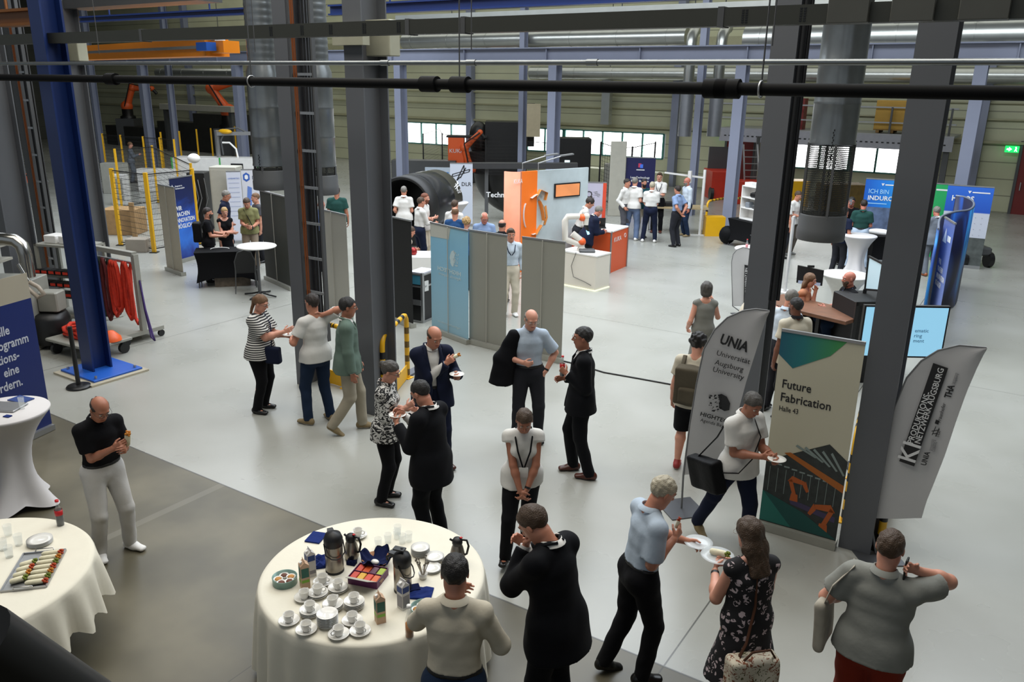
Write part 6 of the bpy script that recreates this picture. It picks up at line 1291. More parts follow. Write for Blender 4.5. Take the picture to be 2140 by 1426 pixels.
for i in range(5): bp(B, [(.35 + i * .11, 1.0 + .0), (.37 + i * .11, 1.02), (.63 + i * .09, .93 - .03 * i), (.61 + i * .09, .92 - .03 * i)], m_pg, .0074)
for i in range(9): bp(B, [(.04 + i * .1, .78 - .01 * i), (.11 + i * .1, .78 - .01 * i), (.11 + i * .1, .765 - .01 * i), (.04 + i * .1, .765 - .01 * i)], m_pg, .0074); bp(B, [(.06 + i * .105, .72), (.066 + i * .105, .72), (.066 + i * .105, .45), (.06 + i * .105, .45)], m_pg, .0073)
def arm(B, s, z, k, fl=1):
    for pts in ([(0, 0), (.10, 0), (.09, .10), (.01, .10)], [(.02, .10), (.07, .10), (.0, .30), (-.04, .27)], [(-.05, .26), (0, .34), (.16, .30), (.15, .25)], [(.14, .24), (.17, .31), (.22, .18), (.19, .16)]): bp(B, [(s + fl * a * k / B['w'], z + b_ * k) for a, b_ in pts][::1], m_po, .008)
arm(B, .36, .40, .8); arm(B, .88, .14, .95, -1)
bp(B, [(.35, .42), (.95, .34), (.95, .28), (.38, .36)], pm('violet_floor', '#3f3654'), .0076); bp(B, [(0, .44), (.0, .10), (.42, .10)], m_pt2, .0086); bp(B, [(.0, .44), (.42, .10), (1.0, .10), (.55, .30)], m_pt, .0084)
# the row of banners seen from behind
banner((981, 717), (1057, 736), 2.02, 'plain grey roll-up banner back, left of the two beside the blue one', M_bback, 'back')
banner((1087, 741), (1173, 759), 2.02, 'plain grey roll-up banner back, right of the two beside the blue one', M_bback, 'back')
B = banner((903, 691), (979, 720), 2.02, 'pale blue roll-up banner with lion emblem seen from behind', ramp_mat('pale_blue_sheet', [(0, '#8fb4c4'), (.8, '#7fb3cf'), (.83, '#7fb3cf'), (1, '#86b6cc')], 'z', 0, 2), 'back')
m_pb = pm('pale_white_blue', '#b9cdd2'); lion(B, .62, 1.33, .30, m_pb, -1); bt(B, .82, 1.20, 'HIGHTECH', .10, m_pb, .62, .02, mirror=True); bt(B, .82, 1.12, 'Agenda Bayern', .07, m_pb, .6, mirror=True); bp(B, [(0, 1.78), (0, 2.02), (.55, 2.02), (.5, 1.80)], pm('pale_beige', '#b6b8b0')); bt(B, .80, .22, 'hightechagenda.de', .06, m_pb, .62, mirror=True)
banner((826, 672), (864, 686), 2.02, 'black roll-up banner next to the big grey column', mat('matt_black_sheet', '#0b0c0c', .7, noise=0), 'front')
banner((678, 645), (733, 667), 2.02, 'light grey banner back between the cable ladder and the big grey column', M_bback2, 'back')
banner((557, 584), (611, 608), 2.05, 'dark grey-green roll-up banner back beside the white round table', M_bdark, 'back')
B = banner((350, 565), (384, 577), 2.05, 'beige banner back at the left end of the blue stand', mat('beige_back_sheet', '#a89f8d', .6, noise=.04), 'back')
m_bluer = ramp_mat('night_blue_flame', [(0, '#1a2f86'), (.25, '#2b6fd0'), (.5, '#1c4aa8'), (.75, '#0e1d50'), (1, '#0b1640')], 'z', .1, 2.0, .55, 1.6)
B = banner((372, 551), (418, 538), 2.1, 'dark blue roll-up banner reading WIR MACHEN INNOVATION MÖGLICH', m_bluer)
for i, l_ in enumerate(('WIR', 'MACHEN', 'INNOVATION', 'MÖGLICH')): bt(B, .12, 1.30 - i * .15, l_, .15, W_, (.3, .6, .8, .66)[i], .02)
bt(B, .22, 1.88, 'bayern\ninnovativ', .06, W_, .4, .01); bp(B, [(.05, 1.85), (.1, 1.95), (.15, 1.85), (.1, 1.80)], W_)
# big blue banner at the left picture edge
A_, B_ = G(110, 897), G(70, 916); d = nrm(B_ - A_); E_ = A_ + d * 1.9; c = (A_ + E_) / 2; t = thing('roll_up_banner', 'wide blue banner with white lettering at the left picture edge', 'banner', (c[0], c[1], 0)); nv = np.cross(d, UP); nv = nv if nv.dot(EYE - A_) > 0 else -nv
Bb = dict(t=t, A=E_, u=-d, nv=nv, w=1.9, h=2.1, at=lambda s, z, e=.006: E_ + (-d) * (s * 1.9) + UP * z + nv * e)
b = MB(); b.prism([(0, .08), (1.9, .08), (1.9, 1.78), (0, 1.78)], E_ + nv * .004, -d, UP, -nv * .006); b.build('printed_sheet', mat('deep_blue_sheet', '#0d2160', .45, noise=.02), t); b = MB(); b.prism([(0, 1.78), (1.9, 1.78), (1.9, 2.1), (0, 2.1)], E_ + nv * .004, -d, UP, -nv * .006); b.build('cream_header', pm('header_cream', '#a39c8c'), t); b = MB(); b.bar(E_ + UP * .04, A_ + UP * .04, .1, .07, up=UP); b.build('base_cassette', M_alu, t)
for i, l_ in enumerate(('aktuelle', 'Programm', 'Innovations-', 'eine', 'fördern.')):
    V, F_ = text_mesh(l_, .16, .001, 'RIGHT', .003); P_ = Bb['at'](.93 if i == 1 else (.80, 0, .84, .82, .83)[i], 1.42 - .17 * i) + V[:, :1] * Bb['u'] * .82 + V[:, 1:2] * UP + V[:, 2:3] * nv; q = MB(); q.add(P_, F_); q.build('lettering', pm('pale_lettering', '#b8bcc8'), t)
# far banners (placed on walls of the stands)
def far_banner(px, py, hgt, wid, lab, face, dist, z1=None, yaw=0.0, z0=.05):
    """px,py = top centre in the photograph"""
    p = D(px, py, dist); h = p[2] if hgt is None else hgt; A = p.copy(); A[2] = 0; toC = nrm(V3(-A[0], -A[1], 0)); u = V3(-toC[1], toC[0], 0); u = u if u.dot(R0) > 0 else -u; u = rotz(yaw) @ u; nv = np.cross(u, UP); nv = nv if nv.dot(toC) > 0 else -nv
    A0 = A - u * wid / 2; t = thing('roll_up_banner', lab, 'banner', (A[0], A[1], 0)); b = MB(); b.prism([(0, z0), (wid, z0), (wid, h), (0, h)], A0 + nv * .01, u, UP, -nv * .02); b.build('printed_sheet', face, t)
    b = MB(); b.bar(A0 + UP * .04, A0 + u * wid + UP * .04, .12, .08, up=UP); b.build('base_cassette', M_alu, t); b = MB(); b.bar(A0 + UP * (h + .01), A0 + u * wid + UP * (h + .01), .03, .03, up=UP); b.build('top_rail', M_alu, t)
    return dict(t=t, A=A0 + nv * .008, u=u, nv=nv, w=wid, h=h, at=lambda s, z, e=.006: A0 + u * (s * wid) + UP * z + nv * (e + .01))
def dist_for(px, py, h): g = G(px, py, h); return dist_of(g)
B = far_banner(964, 342, 2.0, .72, 'tall white banner with black diamond emblem beside the black cylinder', pm('cool_white', '#b9bfcb'), dist_for(964, 342, 2.0))
bt(B, .50, 1.30, 'DLR', .17, K_, .42, .0)
for a, b_ in (((.12, 1.86), (.88, 2.06)), ((.08, 1.76), (.84, 1.96)), ((.30, 1.62), (.62, 2.22)), ((.46, 1.62 + .1), (.70, 2.22 - .1)), ((.12, 1.86), (.08, 1.76)), ((.88, 2.06), (.84, 1.96)), ((.30, 1.62), (.46, 1.76)), ((.62, 2.22), (.62, 1.9))): bp(B, [(x_, 1.72 + (z_ - 1.92) * .8) for x_, z_ in ((a[0] - .02, a[1]), (a[0] + .02, a[1] - .02), (b_[0] + .02, b_[1] - .02), (b_[0] - .02, b_[1]))], K_)
B = far_banner(1340, 330, 2.05, 1.02, 'dark navy banner behind the standing group', ramp_mat('navy_violet_sheet', [(0, '#5a35c0'), (.18, '#1c1d66'), (.3, '#13164a'), (1, '#131645')], 'z', 0, 2.3), dist_for(1340, 330, 2.05))
bt(B, .5, 1.34, 'Less Technology', .10, W_, None, .01, align='CENTER'); bt(B, .5, 1.22, 'Better Business', .10, W_, None, .01, align='CENTER'); bp(B, [(.36, 1.62), (.64, 1.62), (.64, 1.65), (.36, 1.65)], W_); bp(B, [(.42, 1.72), (.52, 1.72), (.52, 1.86), (.42, 1.86)], pm('logo_red', '#b8324f')); bp(B, [(.48, 1.70), (.58, 1.70), (.58, 1.83), (.48, 1.83)], pm('logo_blue', '#3f6fd8'), .008)
B = far_banner(1238, 382, 2.0, .75, 'white banner with red edge right of the orange booth', pm('lilac_white', '#b7b3c4'), dist_for(1238, 382, 2.0)); bp(B, [(.88, .05), (1.0, .05), (1.0, 2.0), (.88, 2.0)], pm('coral_red', '#d2492f')); bt(B, .12, 1.62, 'SO', .24, K_);
for i in range(6): bp(B, [(.52 + .3 * (i % 2) * .9, 1.60 + .04 * i), (.58 + .1 * (i % 3), 1.62 + .04 * i), (.60 + .1 * (i % 3), 1.60 + .04 * i)], GY_)
m_valk = ramp_mat('blue_fade_sheet', [(0, '#123a9c'), (.5, '#1b6fc8'), (1, '#2493d6')], 'x', -.8, .6)
B = far_banner(1852, 376, 2.1, 1.0, 'blue banner with two-line slogan behind the man in teal polo', m_valk, dist_for(1852, 376, 2.1)); bt(B, .10, 1.72, 'ICH BIN', .17, pm('sky', '#9fd0f0'), .5); bt(B, .10, 1.54, 'INDUROS', .17, W_, .72, .02); bp(B, [(.5, 1.95), (.92, 1.95), (.92, 1.98), (.5, 1.98)], W_); bp(B, [(.40, 2.0), (.48, 2.0), (.44, 1.93)], W_); bp(B, [(0, .05), (1, .05), (1, 1.35), (0, 1.35)], mat('ship_picture', '#53627e', .5, noise=.45, scale=5)); bp(B, [(.1, 1.44), (.6, 1.44), (.6, 1.46), (.1, 1.46)], pm('sky', '#9fd0f0'))
B = far_banner(2030, 390, 2.1, 1.05, 'blue and white banner at the far right beyond the curved wall', ramp_mat('heros_sheet', [(0, '#b8bcc8'), (.68, '#b8bcc8'), (.69, '#1f4fae'), (1, '#2a63c4')], 'z', 0, 2.1), dist_for(2030, 390, 2.1)); bt(B, .12, 1.72, 'HEROS', .19, W_, .48, .03); bp(B, [(.55, 1.94), (.93, 1.94), (.93, 1.97), (.55, 1.97)], W_); bp(B, [(.45, 1.99), (.53, 1.99), (.49, 1.92)], W_); bp(B, [(.3, .05), (1, .05), (1, .8), (.3, .8)], mat('grey_scene_print', '#4a4f4d', .5, noise=.4, scale=6))
for i in range(4): bt(B, .55, 1.3 - .15 * i, '·  ·  ·', .06, GY_, .3)
B = far_banner(1966, 385, 2.05, .8, 'bright green banner behind the man in the grey suit', pm('bright_green', '#1f9a55'), dist_for(1966, 385, 2.05)); bp(B, [(.4, 1.88), (.95, 1.88), (.95, 1.92), (.4, 1.92)], W_)
B = far_banner(487, 359, 2.0, .38, 'narrow white info board with small blue print behind the navy polo man', pm('cool_white2', '#c3c6d2'), dist_for(487, 359, 2.0)); bt(B, .1, 1.8, 'LINEARTEC', .05, pm('blue_ink', '#5a78b8'), .8, .01)
for i in range(8): bp(B, [(.12, 1.7 - i * .13), (.85, 1.7 - i * .13), (.85, 1.685 - i * .13), (.12, 1.685 - i * .13)], pm('pale_ink', '#a4abc4'))
B = far_banner(532, 355, 2.0, .75, 'white board with blue hexagon logo at the blue stand', mat('white_orange_print', '#c6c6cc', .5, noise=.03, scale=3), dist_for(532, 355, 2.0)); bt(B, .38, 1.74, 'DOBOT', .13, pm('navy_ink', '#2a3550'), .5, .01); bp(B, [(.06, 1.73), (.18, 1.67), (.30, 1.73), (.30, 1.87), (.18, 1.93), (.06, 1.87)], pm('blue_ink2', '#2c56a4')); bp(B, [(.12, 1.76), (.18, 1.73), (.24, 1.76), (.24, 1.84), (.18, 1.87), (.12, 1.84)], W_, .009)
bp(B, [(.12, 1.0), (.3, 1.0), (.35, 1.5), (.2, 1.55)], pm('blue_ink', '#5a78b8')); bp(B, [(.1, .05), (.9, .05), (.9, .8), (.1, .9)], mat('warm_print', '#b98a72', .5, noise=.3, scale=6))
# curved navy wall and panel in front of it
A = G(1990, 445, 2.1) * [1, 1, 0]; t = thing('curved_display_wall', 'dark navy S-curved fabric display wall with blue swirl', 'display wall', (A[0], A[1], 0)); b = MB(); zt = 2.1
base = [G(x, y, 2.1) * [1, 1, 0] for x, y in ((1961, 480), (1963, 462), (1971, 452), (1996, 444), (2024, 440), (2035, 431), (2032, 421), (2016, 413), (1998, 410))]
m_nv = NT('navy_swirl_fabric', .5); c_ = m_nv.coord(1, 1, .35); s_ = m_nv.noise(c_, 1.1, 2, .8); m_nv.color(m_nv.ramp(s_, [(.0, '#0a0f2e'), (.48, '#0b1236'), (.56, '#184a9c'), (.63, '#2a8fd0'), (.72, '#12286e')]))
def smooth(P, n=6):
    out = []; P = [P[0]] + P + [P[-1]]
    for i in range(1, len(P) - 2):
        for k_ in range(n): u = k_ / n; p0, p1, p2, p3 = P[i - 1], P[i], P[i + 1], P[i + 2]; out.append(.5 * ((2 * p1) + (-p0 + p2) * u + (2 * p0 - 5 * p1 + 4 * p2 - p3) * u * u + (-p0 + 3 * p1 - 3 * p2 + p3) * u ** 3))
    return out + [P[-2]]
pth = smooth(base); n = len(pth); V = []
for i, p in enumerate(pth):
    d = nrm(pth[min(i + 1, n - 1)] - pth[max(i - 1, 0)]); s = np.cross(d, UP)
    for sg in (-1, 1): V += [p + s * .02 * sg + UP * .03, p + s * .02 * sg + UP * zt]
F = []
for i in range(n - 1): a = i * 4; F += [(a, a + 1, a + 5, a + 4), (a + 2, a + 6, a + 7, a + 3), (a + 1, a + 3, a + 7, a + 5), (a, a + 4, a + 6, a + 2)]
F += [(0, 2, 3, 1), ((n - 1) * 4, (n - 1) * 4 + 1, (n - 1) * 4 + 3, (n - 1) * 4 + 2)]
b.add(V, F, 0, True); b.build('fabric_cover', m_nv.m, t); b = MB(); b.tube([p + UP * (zt + .01) for p in pth], .022, 6); b.build('top_tube', mat('grey_tube', '#7c8494', .4, .4), t)
B = banner(proj(G(1975, 455, 2.25) * [1, 1, 0]), proj(G(1997, 469, 2.25) * [1, 1, 0]), 2.25, 'narrow slate-blue banner standing in front of the curved navy wall', ramp_mat('slate_blue_sheet', [(0, '#8090c0'), (1, '#5b6ca8')], 'z', 0, 2), pole=False)
bt(B, .15, 1.45, 'WIR\nMACHEN\nINNOVATION\nMÖGLICH', .13, W_, .75, .02); bp(B, [(.15, 1.85), (.35, 2.1), (.5, 1.85)], W_); bp(B, [(.55, 1.9), (.85, 1.9), (.85, 2.0), (.55, 2.0)], W_)
# blue swirl wall at right has the stand logo
# second flag seen in part left of the dark column
FB = flag((1556, 660), [(1531, 640), (1530, 600), (1529, 570), (1529, 548), (1532, 532), (1540, 522), (1553, 517), (1566, 520), (1575, 530), (1576, 640), (1576, 620), (1576, 600), (1576, 585), (1576, 570), (1576, 560), (1576, 550), (1576, 540), (1576, 532)], 'grey-white feather flag seen from behind left of the dark column')
fshape(FB, [(1554, 640), (1572, 640), (1573, 557), (1556, 553)], K_); ft(FB, 1557, 560, 1557, 640, 'NETZWERK AUGSBURG', W_, .9, e=.025)
def unit(px, py, name, lab, cat, group=None, z=0.0):
    p = G(px, py, z); return thing(name, lab, cat, (p[0], p[1], z), group), np.array([p[0], p[1], z])
def pz(px, py, base):
    lo, hi = 0.0, 6.0
    for _ in range(30):
        m = (lo + hi) / 2
        if proj((base[0], base[1], m))[1] > py: lo = m
        else: hi = m
    return lo
M_cover = cloth('black_table_cover', '#0b0b0d', .8, .03)
M_whitem = mat('white_painted_metal', '#cfcdc9', .4); M_cream = mat('cream_machine_paint', '#a6a397', .5); M_korange = mat('robot_orange_paint', '#e5602a', .4, noise=.02); M_grn = mat('machine_green', '#3f9d4c', .5)
M_red = mat('sling_red_orange', '#c5311a', .8, noise=.15, scale=20, bump=.3); M_dred = mat('dark_red_webbing', '#5c1a1c', .8, noise=.2, scale=20); M_violet = mat('violet_webbing', '#3a2460', .8); M_dgreenw = mat('dark_green_webbing', '#1f2b24', .8)
def covered_table(a, b_, depth, h, lab, m=M_cover, away=1, leg_h=.22):
    """stretch-covered rectangular table; a, b_ = picture points of the near floor edge"""
    A, B = (G(*a) if len(a) == 2 else np.array(a)), (G(*b_) if len(b_) == 2 else np.array(b_)); u = nrm(B - A); w = np.linalg.norm(B - A); v = np.cross(UP, u); v = v if v.dot(F0) > 0 else -v; c = A + u * w / 2 + v * depth / 2
    t = thing('covered_table', lab, 'table', (c[0], c[1], 0)); Q = MB(); P = []; n = 14
    for k in range(n + 1):
        s = k / n; z = leg_h + (h - leg_h) * s; ins = .05 * math.sin(PI * s) + .0
        lift = .10 * (1 - s)
        for (x, y) in ((0, 0), (.25, 0), (.5, 0), (.75, 0), (1, 0), (1, .5), (1, 1), (.75, 1), (.5, 1), (.25, 1), (0, 1), (0, .5)):
            cx_ = (x - .5) * (w - 2 * ins); cy_ = (y - .5) * (depth - 2 * ins); zz = z - (lift if (x in (0, 1) and y in (0, 1)) else 0); P.append(c + u * cx_ + v * cy_ + UP * zz)
    F = [(k * 12 + i, k * 12 + (i + 1) % 12, k * 12 + 12 + (i + 1) % 12, k * 12 + 12 + i) for k in range(n) for i in range(12)] + [tuple(range(n * 12, n * 12 + 12))]
    Q.add(P, F); Q.build('stretch_cover', m, t)
    for sx in (-1, 1):
        for sy in (-1, 1): q = MB(); q.cyl(c + u * sx * (w / 2 - .05) + v * sy * (depth / 2 - .06), c + u * sx * (w / 2 - .05) + v * sy * (depth / 2 - .06) + UP * (leg_h + .1), .014, n=8); q.build('leg', M_steeldk, t)
    return t, c, u, v
p1, p2 = G(412, 592, .0), G(520, 596, .0)
t, c, u, v = covered_table((412, 604), (540, 598), .62, .80, 'black-covered table at the blue stand');
b = MB(); o = c + UP * .805 - u * .12; b.tube([o + u * (.2 * math.cos(a)) + v * (.03 * math.sin(a)) + UP * (.01 + .03 * math.sin(a)) for a in np.linspace(0, PI, 8)], .008, 6); single(b, 'model_part', M_white, 'small white curved model part lying on the black table', 'model')
b = MB(); o = c + UP * .16 + u * .1
b.box(o + UP * 0.02, (.75, .45, .30), rz=math.atan2(u[1], u[0])); bo = single(b, 'storage_crate', mat('cluttered_crate', '#5d5348', .7, noise=.4, scale=12), 'open crate of cables under the black table', 'crate'); bo.location.z = 0.0
t = thing('chair', 'black chair with rounded back in front of the black table', 'chair', tuple(G(516, 612))); o = G(516, 608)
rzc = math.atan2(R0[1], R0[0]) + .35; R = rotz(rzc); L = lambda a, b_, c_: o + R @ V3(a, b_, c_)
b = MB(); b.box(L(0, .05, .45), (.42, .42, .05), rz=rzc, bev=.02); b.build('seat', M_black, t)
b = MB(); hoop = [L(-.2, -.17, .45), L(-.21, -.2, .7), L(-.14, -.23, .9), L(0, -.24, .95), L(.14, -.23, .9), L(.21, -.2, .7), L(.2, -.17, .45)]; b.tube(hoop, .012, 8); b.build('back_frame', M_steeldk, t)
b = MB(); b.add([q for q in hoop] + [q + R @ V3(0, .02, 0) for q in hoop], [tuple(range(7)), tuple(range(13, 6, -1))] + [(i, i + 7, i + 8, i + 1) for i in range(6)]); b.build('backrest', M_black, t)
for sx in (-1, 1):
    b = MB(); b.cyl(L(sx * .2, -.14, .45), L(sx * .24, -.24, 0), .011, n=8); b.build('leg', M_steeldk, t); b = MB(); b.cyl(L(sx * .2, .22, .45), L(sx * .22, .28, 0), .011, n=8); b.build('leg', M_steeldk, t)
cx_, cy_ = -13.75, 11.24; t = thing('round_bistro_table', 'white round high table with black cross foot beside the dark banner back', 'table', (cx_, cy_, 0)); b = MB(); b.lathe([(.001, 1.075), (.40, 1.075), (.41, 1.09), (.40, 1.105), (.001, 1.105)], (cx_, cy_, 0), 40); b.build('tabletop', M_white, t)
b = MB(); b.cyl((cx_, cy_, .05), (cx_, cy_, 1.08), .03, n=14); b.build('column', M_steeldk, t)
for k_ in range(4): a = k_ * PI / 2 + .3; b = MB(); b.tube([(cx_, cy_, .10), (cx_ + .2 * math.cos(a), cy_ + .2 * math.sin(a), .05), (cx_ + .38 * math.cos(a), cy_ + .38 * math.sin(a), .025)], .018, 8); b.build('foot', M_black, t)
A, B = G(232, 694), G(303, 712); u = nrm(B - A); h = pz(0, 532, B); v = np.cross(UP, u); t = thing('sling_trolley', 'wheeled rack hung with orange-red lifting slings right of the blue post', 'trolley', tuple((A + B) / 2)); M_rack = mat('grey_rack_paint', '#8f8e85', .5)
A = B - u * 1.15
for q, nm in ((A, 'upright'), (B, 'upright')): b = MB(); b.bar(q + UP * .18, q + UP * h, .09, .09); b.build(nm, M_rack, t)
b = MB(); b.bar(A + UP * h, B + UP * h, .10, .08, up=UP); b.build('top_beam', M_rack, t)
b = MB(); b.bar(A + UP * (h - .16), B + UP * (h - .16), .04, .04, up=UP); b.build('hook_rail', M_alu, t)
for q in (A, B): b = MB(); b.bar(q - v * .38 + UP * .16, q + v * .38 + UP * .16, .09, .07, up=UP); b.build('foot_beam', M_rack, t)
b = MB(); b.bar(A + UP * .16, B + UP * .16, .8, .03, up=UP); b.build('floor_panel', M_rack, t)
for q in (A, B):
    for s in (-1, 1): o = q + v * .34 * s; b = MB(); b.cyl(o + UP * .06 - u * .02, o + UP * .06 + u * .02, .06, n=16); w_ = b.build('castor', M_blackp, t); b = MB(); b.bar(o + UP * .06, o + UP * .14, .05, .03); b.build('castor_fork', M_alu, w_)
rs = random.Random(11)
for i in range(13):
    s = .10 + .8 * i / 12; m_ = [M_dred, M_dgreenw, M_dred][i % 3] if i < 6 else M_red; ln = (.85 + .25 * rs.random()) if i > 5 else 1.0 + .15 * rs.random(); ww = .065 + .03 * rs.random(); o = A + u * s * 1.15 + UP * (h - .16) + v * (-.10 + .12 * rs.random())
    b = MB(); b.tube([o, o - UP * .12 - u * ww * .6, o - UP * ln * .5 - u * ww, o - UP * ln * .9 - u * ww * .8, o - UP * ln, o - UP * ln * .9 + u * ww * .8, o - UP * ln * .5 + u * ww, o - UP * .12 + u * ww * .6], .036, 7, closed=True, flat=.6); single(b, 'lifting_sling', m_, 'orange-red lifting sling hanging on the wheeled rack' if i > 5 else ('dark red' if m_ is M_dred else 'dark green') + ' webbing sling hanging on the left half of the wheeled rack', 'sling', 'orange slings on the rack' if i > 5 else ('dark red' if m_ is M_dred else 'dark green') + ' slings on the rack')
b = MB(); o = B + u * .06 + UP * (h - .45); b.tube([o, o + u * .06 - UP * .5, o + u * .18 - UP * .95, o + u * .22 - UP * 1.05, o + u * .13 - UP * 1.0, o + u * .04 - UP * .5], .018, 6, closed=True, flat=.4); single(b, 'lifting_sling', M_violet, 'violet webbing sling hanging at the right end of the wheeled rack', 'sling')
A, B = G(105, 738), G(205, 765); u = nrm(B - A); v = np.cross(UP, u); v = v if v.dot(F0) > 0 else -v; w = 1.15; c = A + u * w / 2 + v * .35; t = thing('platform_cart', 'low platform cart behind the blue post carrying folded red straps', 'cart', (c[0], c[1], 0))
b = MB(); b.box(c + UP * .25, (w, .8, .05), rz=math.atan2(u[1], u[0]), bev=.01); b.build('platform', M_rack, t)
for sx in (-1, 1):
    for sy in (-1, 1): o = c + u * sx * (w / 2 - .12) + v * sy * .3; b = MB(); b.cyl(o + UP * .09 - u * .03, o + UP * .09 + u * .03, .09, n=16); w_ = b.build('castor', M_blackp, t); b = MB(); b.bar(o + UP * .09, o + UP * .23, .06, .05); b.build('castor_fork', M_steeldk, w_)
for i in range(5):
    o = c + u * (-.25 + .14 * (i % 3)) + UP * (.32 + .07 * (i // 2)); b = MB(); b.tube([o + u * (.26 * math.cos(a)) + v * (.20 * math.sin(a)) + UP * .02 * math.sin(3 * a + i) for a in np.linspace(0, 2 * PI, 14)[:-1]], .035, 7, closed=True, flat=.8); single(b, 'strap_bundle', M_red, 'folded red strap piled on the low platform cart', 'strap', 'red straps piled on the low cart')
o = c + u * .45 + v * .1 + UP * .275; b = MB(); b.lathe([(.16, 0), (.15, .06), (.09, .12), (.05, .16), (.001, .17)], o, 16); single(b, 'lamp_hood', M_korange, 'small orange cone-shaped hood on the low platform cart', 'hood')
# stanchion
o = G(165, 810); h = pz(0, 683, o); t = thing('barrier_post', 'black barrier post with round foot in front of the blue post', 'barrier post', tuple(o)); b = MB(); b.lathe([(.001, 0), (.17, 0), (.175, .015), (.16, .035), (.04, .05), (.001, .05)], o, 32); b.build('foot', M_blackp, t); b = MB(); b.cyl(o + UP * .04, o + UP * h, .032, n=16); b.build('post', M_blackp, t)
o = G(150, 690); rz = YAW - .25; R = rotz(rz); o = o + R @ V3(0, .25, 0); t = thing('tool_cart', 'grey workshop cart with black and red trays left of the blue post', 'cart', (o[0], o[1], 0)); L = lambda a, b_, c_: o + R @ V3(a, b_, c_)
for sx in (-1, 1):
    for sy in (-1, 1): b = MB(); b.box(L(sx * .5, sy * .25, .82), (.05, .05, 1.5), rz=rz); b.build('post', M_rack, t); b = MB(); b.cyl(L(sx * .5, sy * .25 - .02, .06), L(sx * .5, sy * .25 + .02, .06), .06, n=14); b.build('castor', M_blackp, t)
for z in (.25, .62, 1.0, 1.55): b = MB(); b.box(L(0, 0, z), (1.05, .55, .04), rz=rz); b.build('shelf', M_rack, t)
for z, n_ in ((.68, 7), (.86, 5), (1.08, 6)):
    for i in range(n_):
        b = MB(); x = -.48 + i * .15; b.box(L(x, -.24, z), (.13, .18, .08), rz=rz); b.box(L(x, -.335, z), (.10, .01, .045), rz=rz, mi=1); single(b, 'parts_bin', [M_blackp, M_red], 'black bin with red front on the grey workshop cart, %s row' % {.68: 'lowest', .86: 'middle', 1.08: 'top'}[z], 'bin', 'parts bins, %s row' % {.68: 'lowest', .86: 'middle', 1.08: 'top'}[z])
for i in range(2): b = MB(); b.box(L(-.28 + .32 * i, 0, 1.64), (.26, .3, .14), rz=rz, bev=.01); single(b, 'white_box', M_white, 'white box on top of the grey workshop cart, %s' % ('left one' if i == 0 else 'right one'), 'box')
# vacuum + grey box machine
o = G(112, 722); rz = YAW; t = thing('industrial_vacuum', 'black industrial vacuum with grey box on top behind the blue banner', 'vacuum', tuple(o)); b = MB(); b.lathe([(.30, .08), (.33, .2), (.33, .5), (.28, .6), (.001, .62)], o, 24); b.build('tank', M_blackp, t)
b = MB(); b.box(o + V3(.08, .05, .8), (.34, .3, .34), rz=rz, bev=.02); b.build('control_box', M_rack, t)
for s in (-1, 1): b = MB(); b.cyl(o + R0 * .3 * s + UP * .1 - F0 * .03, o + R0 * .3 * s + UP * .1 + F0 * .03, .10, n=16); b.build('wheel', M_whitem, t)
# extraction machine with elbow duct
o = G(-10, 745); o = o + F0 * .5; t = thing('extraction_unit', 'grey extraction machine with bright steel elbow duct at the left edge', 'machine', tuple(o)); b = MB(); b.box(o + UP * .6, (1.1, .8, 1.2), rz=YAW, bev=.01); b.build('cabinet', M_rack, t); b = MB(); b.box(o + UP * 1.75 - R0 * .35, (.9, .5, .04), rz=YAW); b.box(o + UP * 1.5 - R0 * .35, (.9, .5, .04), rz=YAW); b.build('shelf', M_cream, t)
e0 = D(25, 500, dist_of(o) - .2); e = e0.copy(); b = MB(); b.tube([e - R0 * .5 + UP * .0, e - R0 * .1, e + R0 * .05 - UP * .02, e + R0 * .14 - UP * .10, e + R0 * .17 - UP * .25, e + R0 * .17 - UP * .62], .105, 18); b.build('elbow_duct', M_chrome, t)
b = MB(); a_ = D(38, 552, dist_of(o) - .3); b.cyl(a_, a_ + (D(62, 592, dist_of(o) - .3) - a_), .03, n=12); b.build('steel_tube', M_chrome, t)
b = MB(); b.tube([D(62, 590, dist_of(o) - .3), D(80, 600, dist_of(o) - .35), D(92, 615, dist_of(o) - .4), D(80, 622, dist_of(o) - .4), D(55, 600, dist_of(o) - .4)], .035, 10); b.build('suction_hose', mat('translucent_beige_hose', '#9b8f80', .5), t)
M_mesh = NT('dark_wire_mesh', .5); c_ = M_mesh.coord(); s_ = M_mesh.n('SeparateXYZ'); M_mesh.l(c_, s_.inputs[0]); hx = M_mesh.math('LESS_THAN', M_mesh.math('FRACT', M_mesh.math('MULTIPLY', M_mesh.math('ADD', s_.outputs[0], s_.outputs[1]), 22)), .12); hz = M_mesh.math('LESS_THAN', M_mesh.math('FRACT', M_mesh.math('MULTIPLY', s_.outputs[2], 7)), .07)
M_mesh.l(M_mesh.math('MAXIMUM', hx, hz), M_mesh.b.inputs['Alpha']); M_mesh.b.inputs['Base Color'].default_value = (.02, .02, .02, 1); M_mesh = M_mesh.m
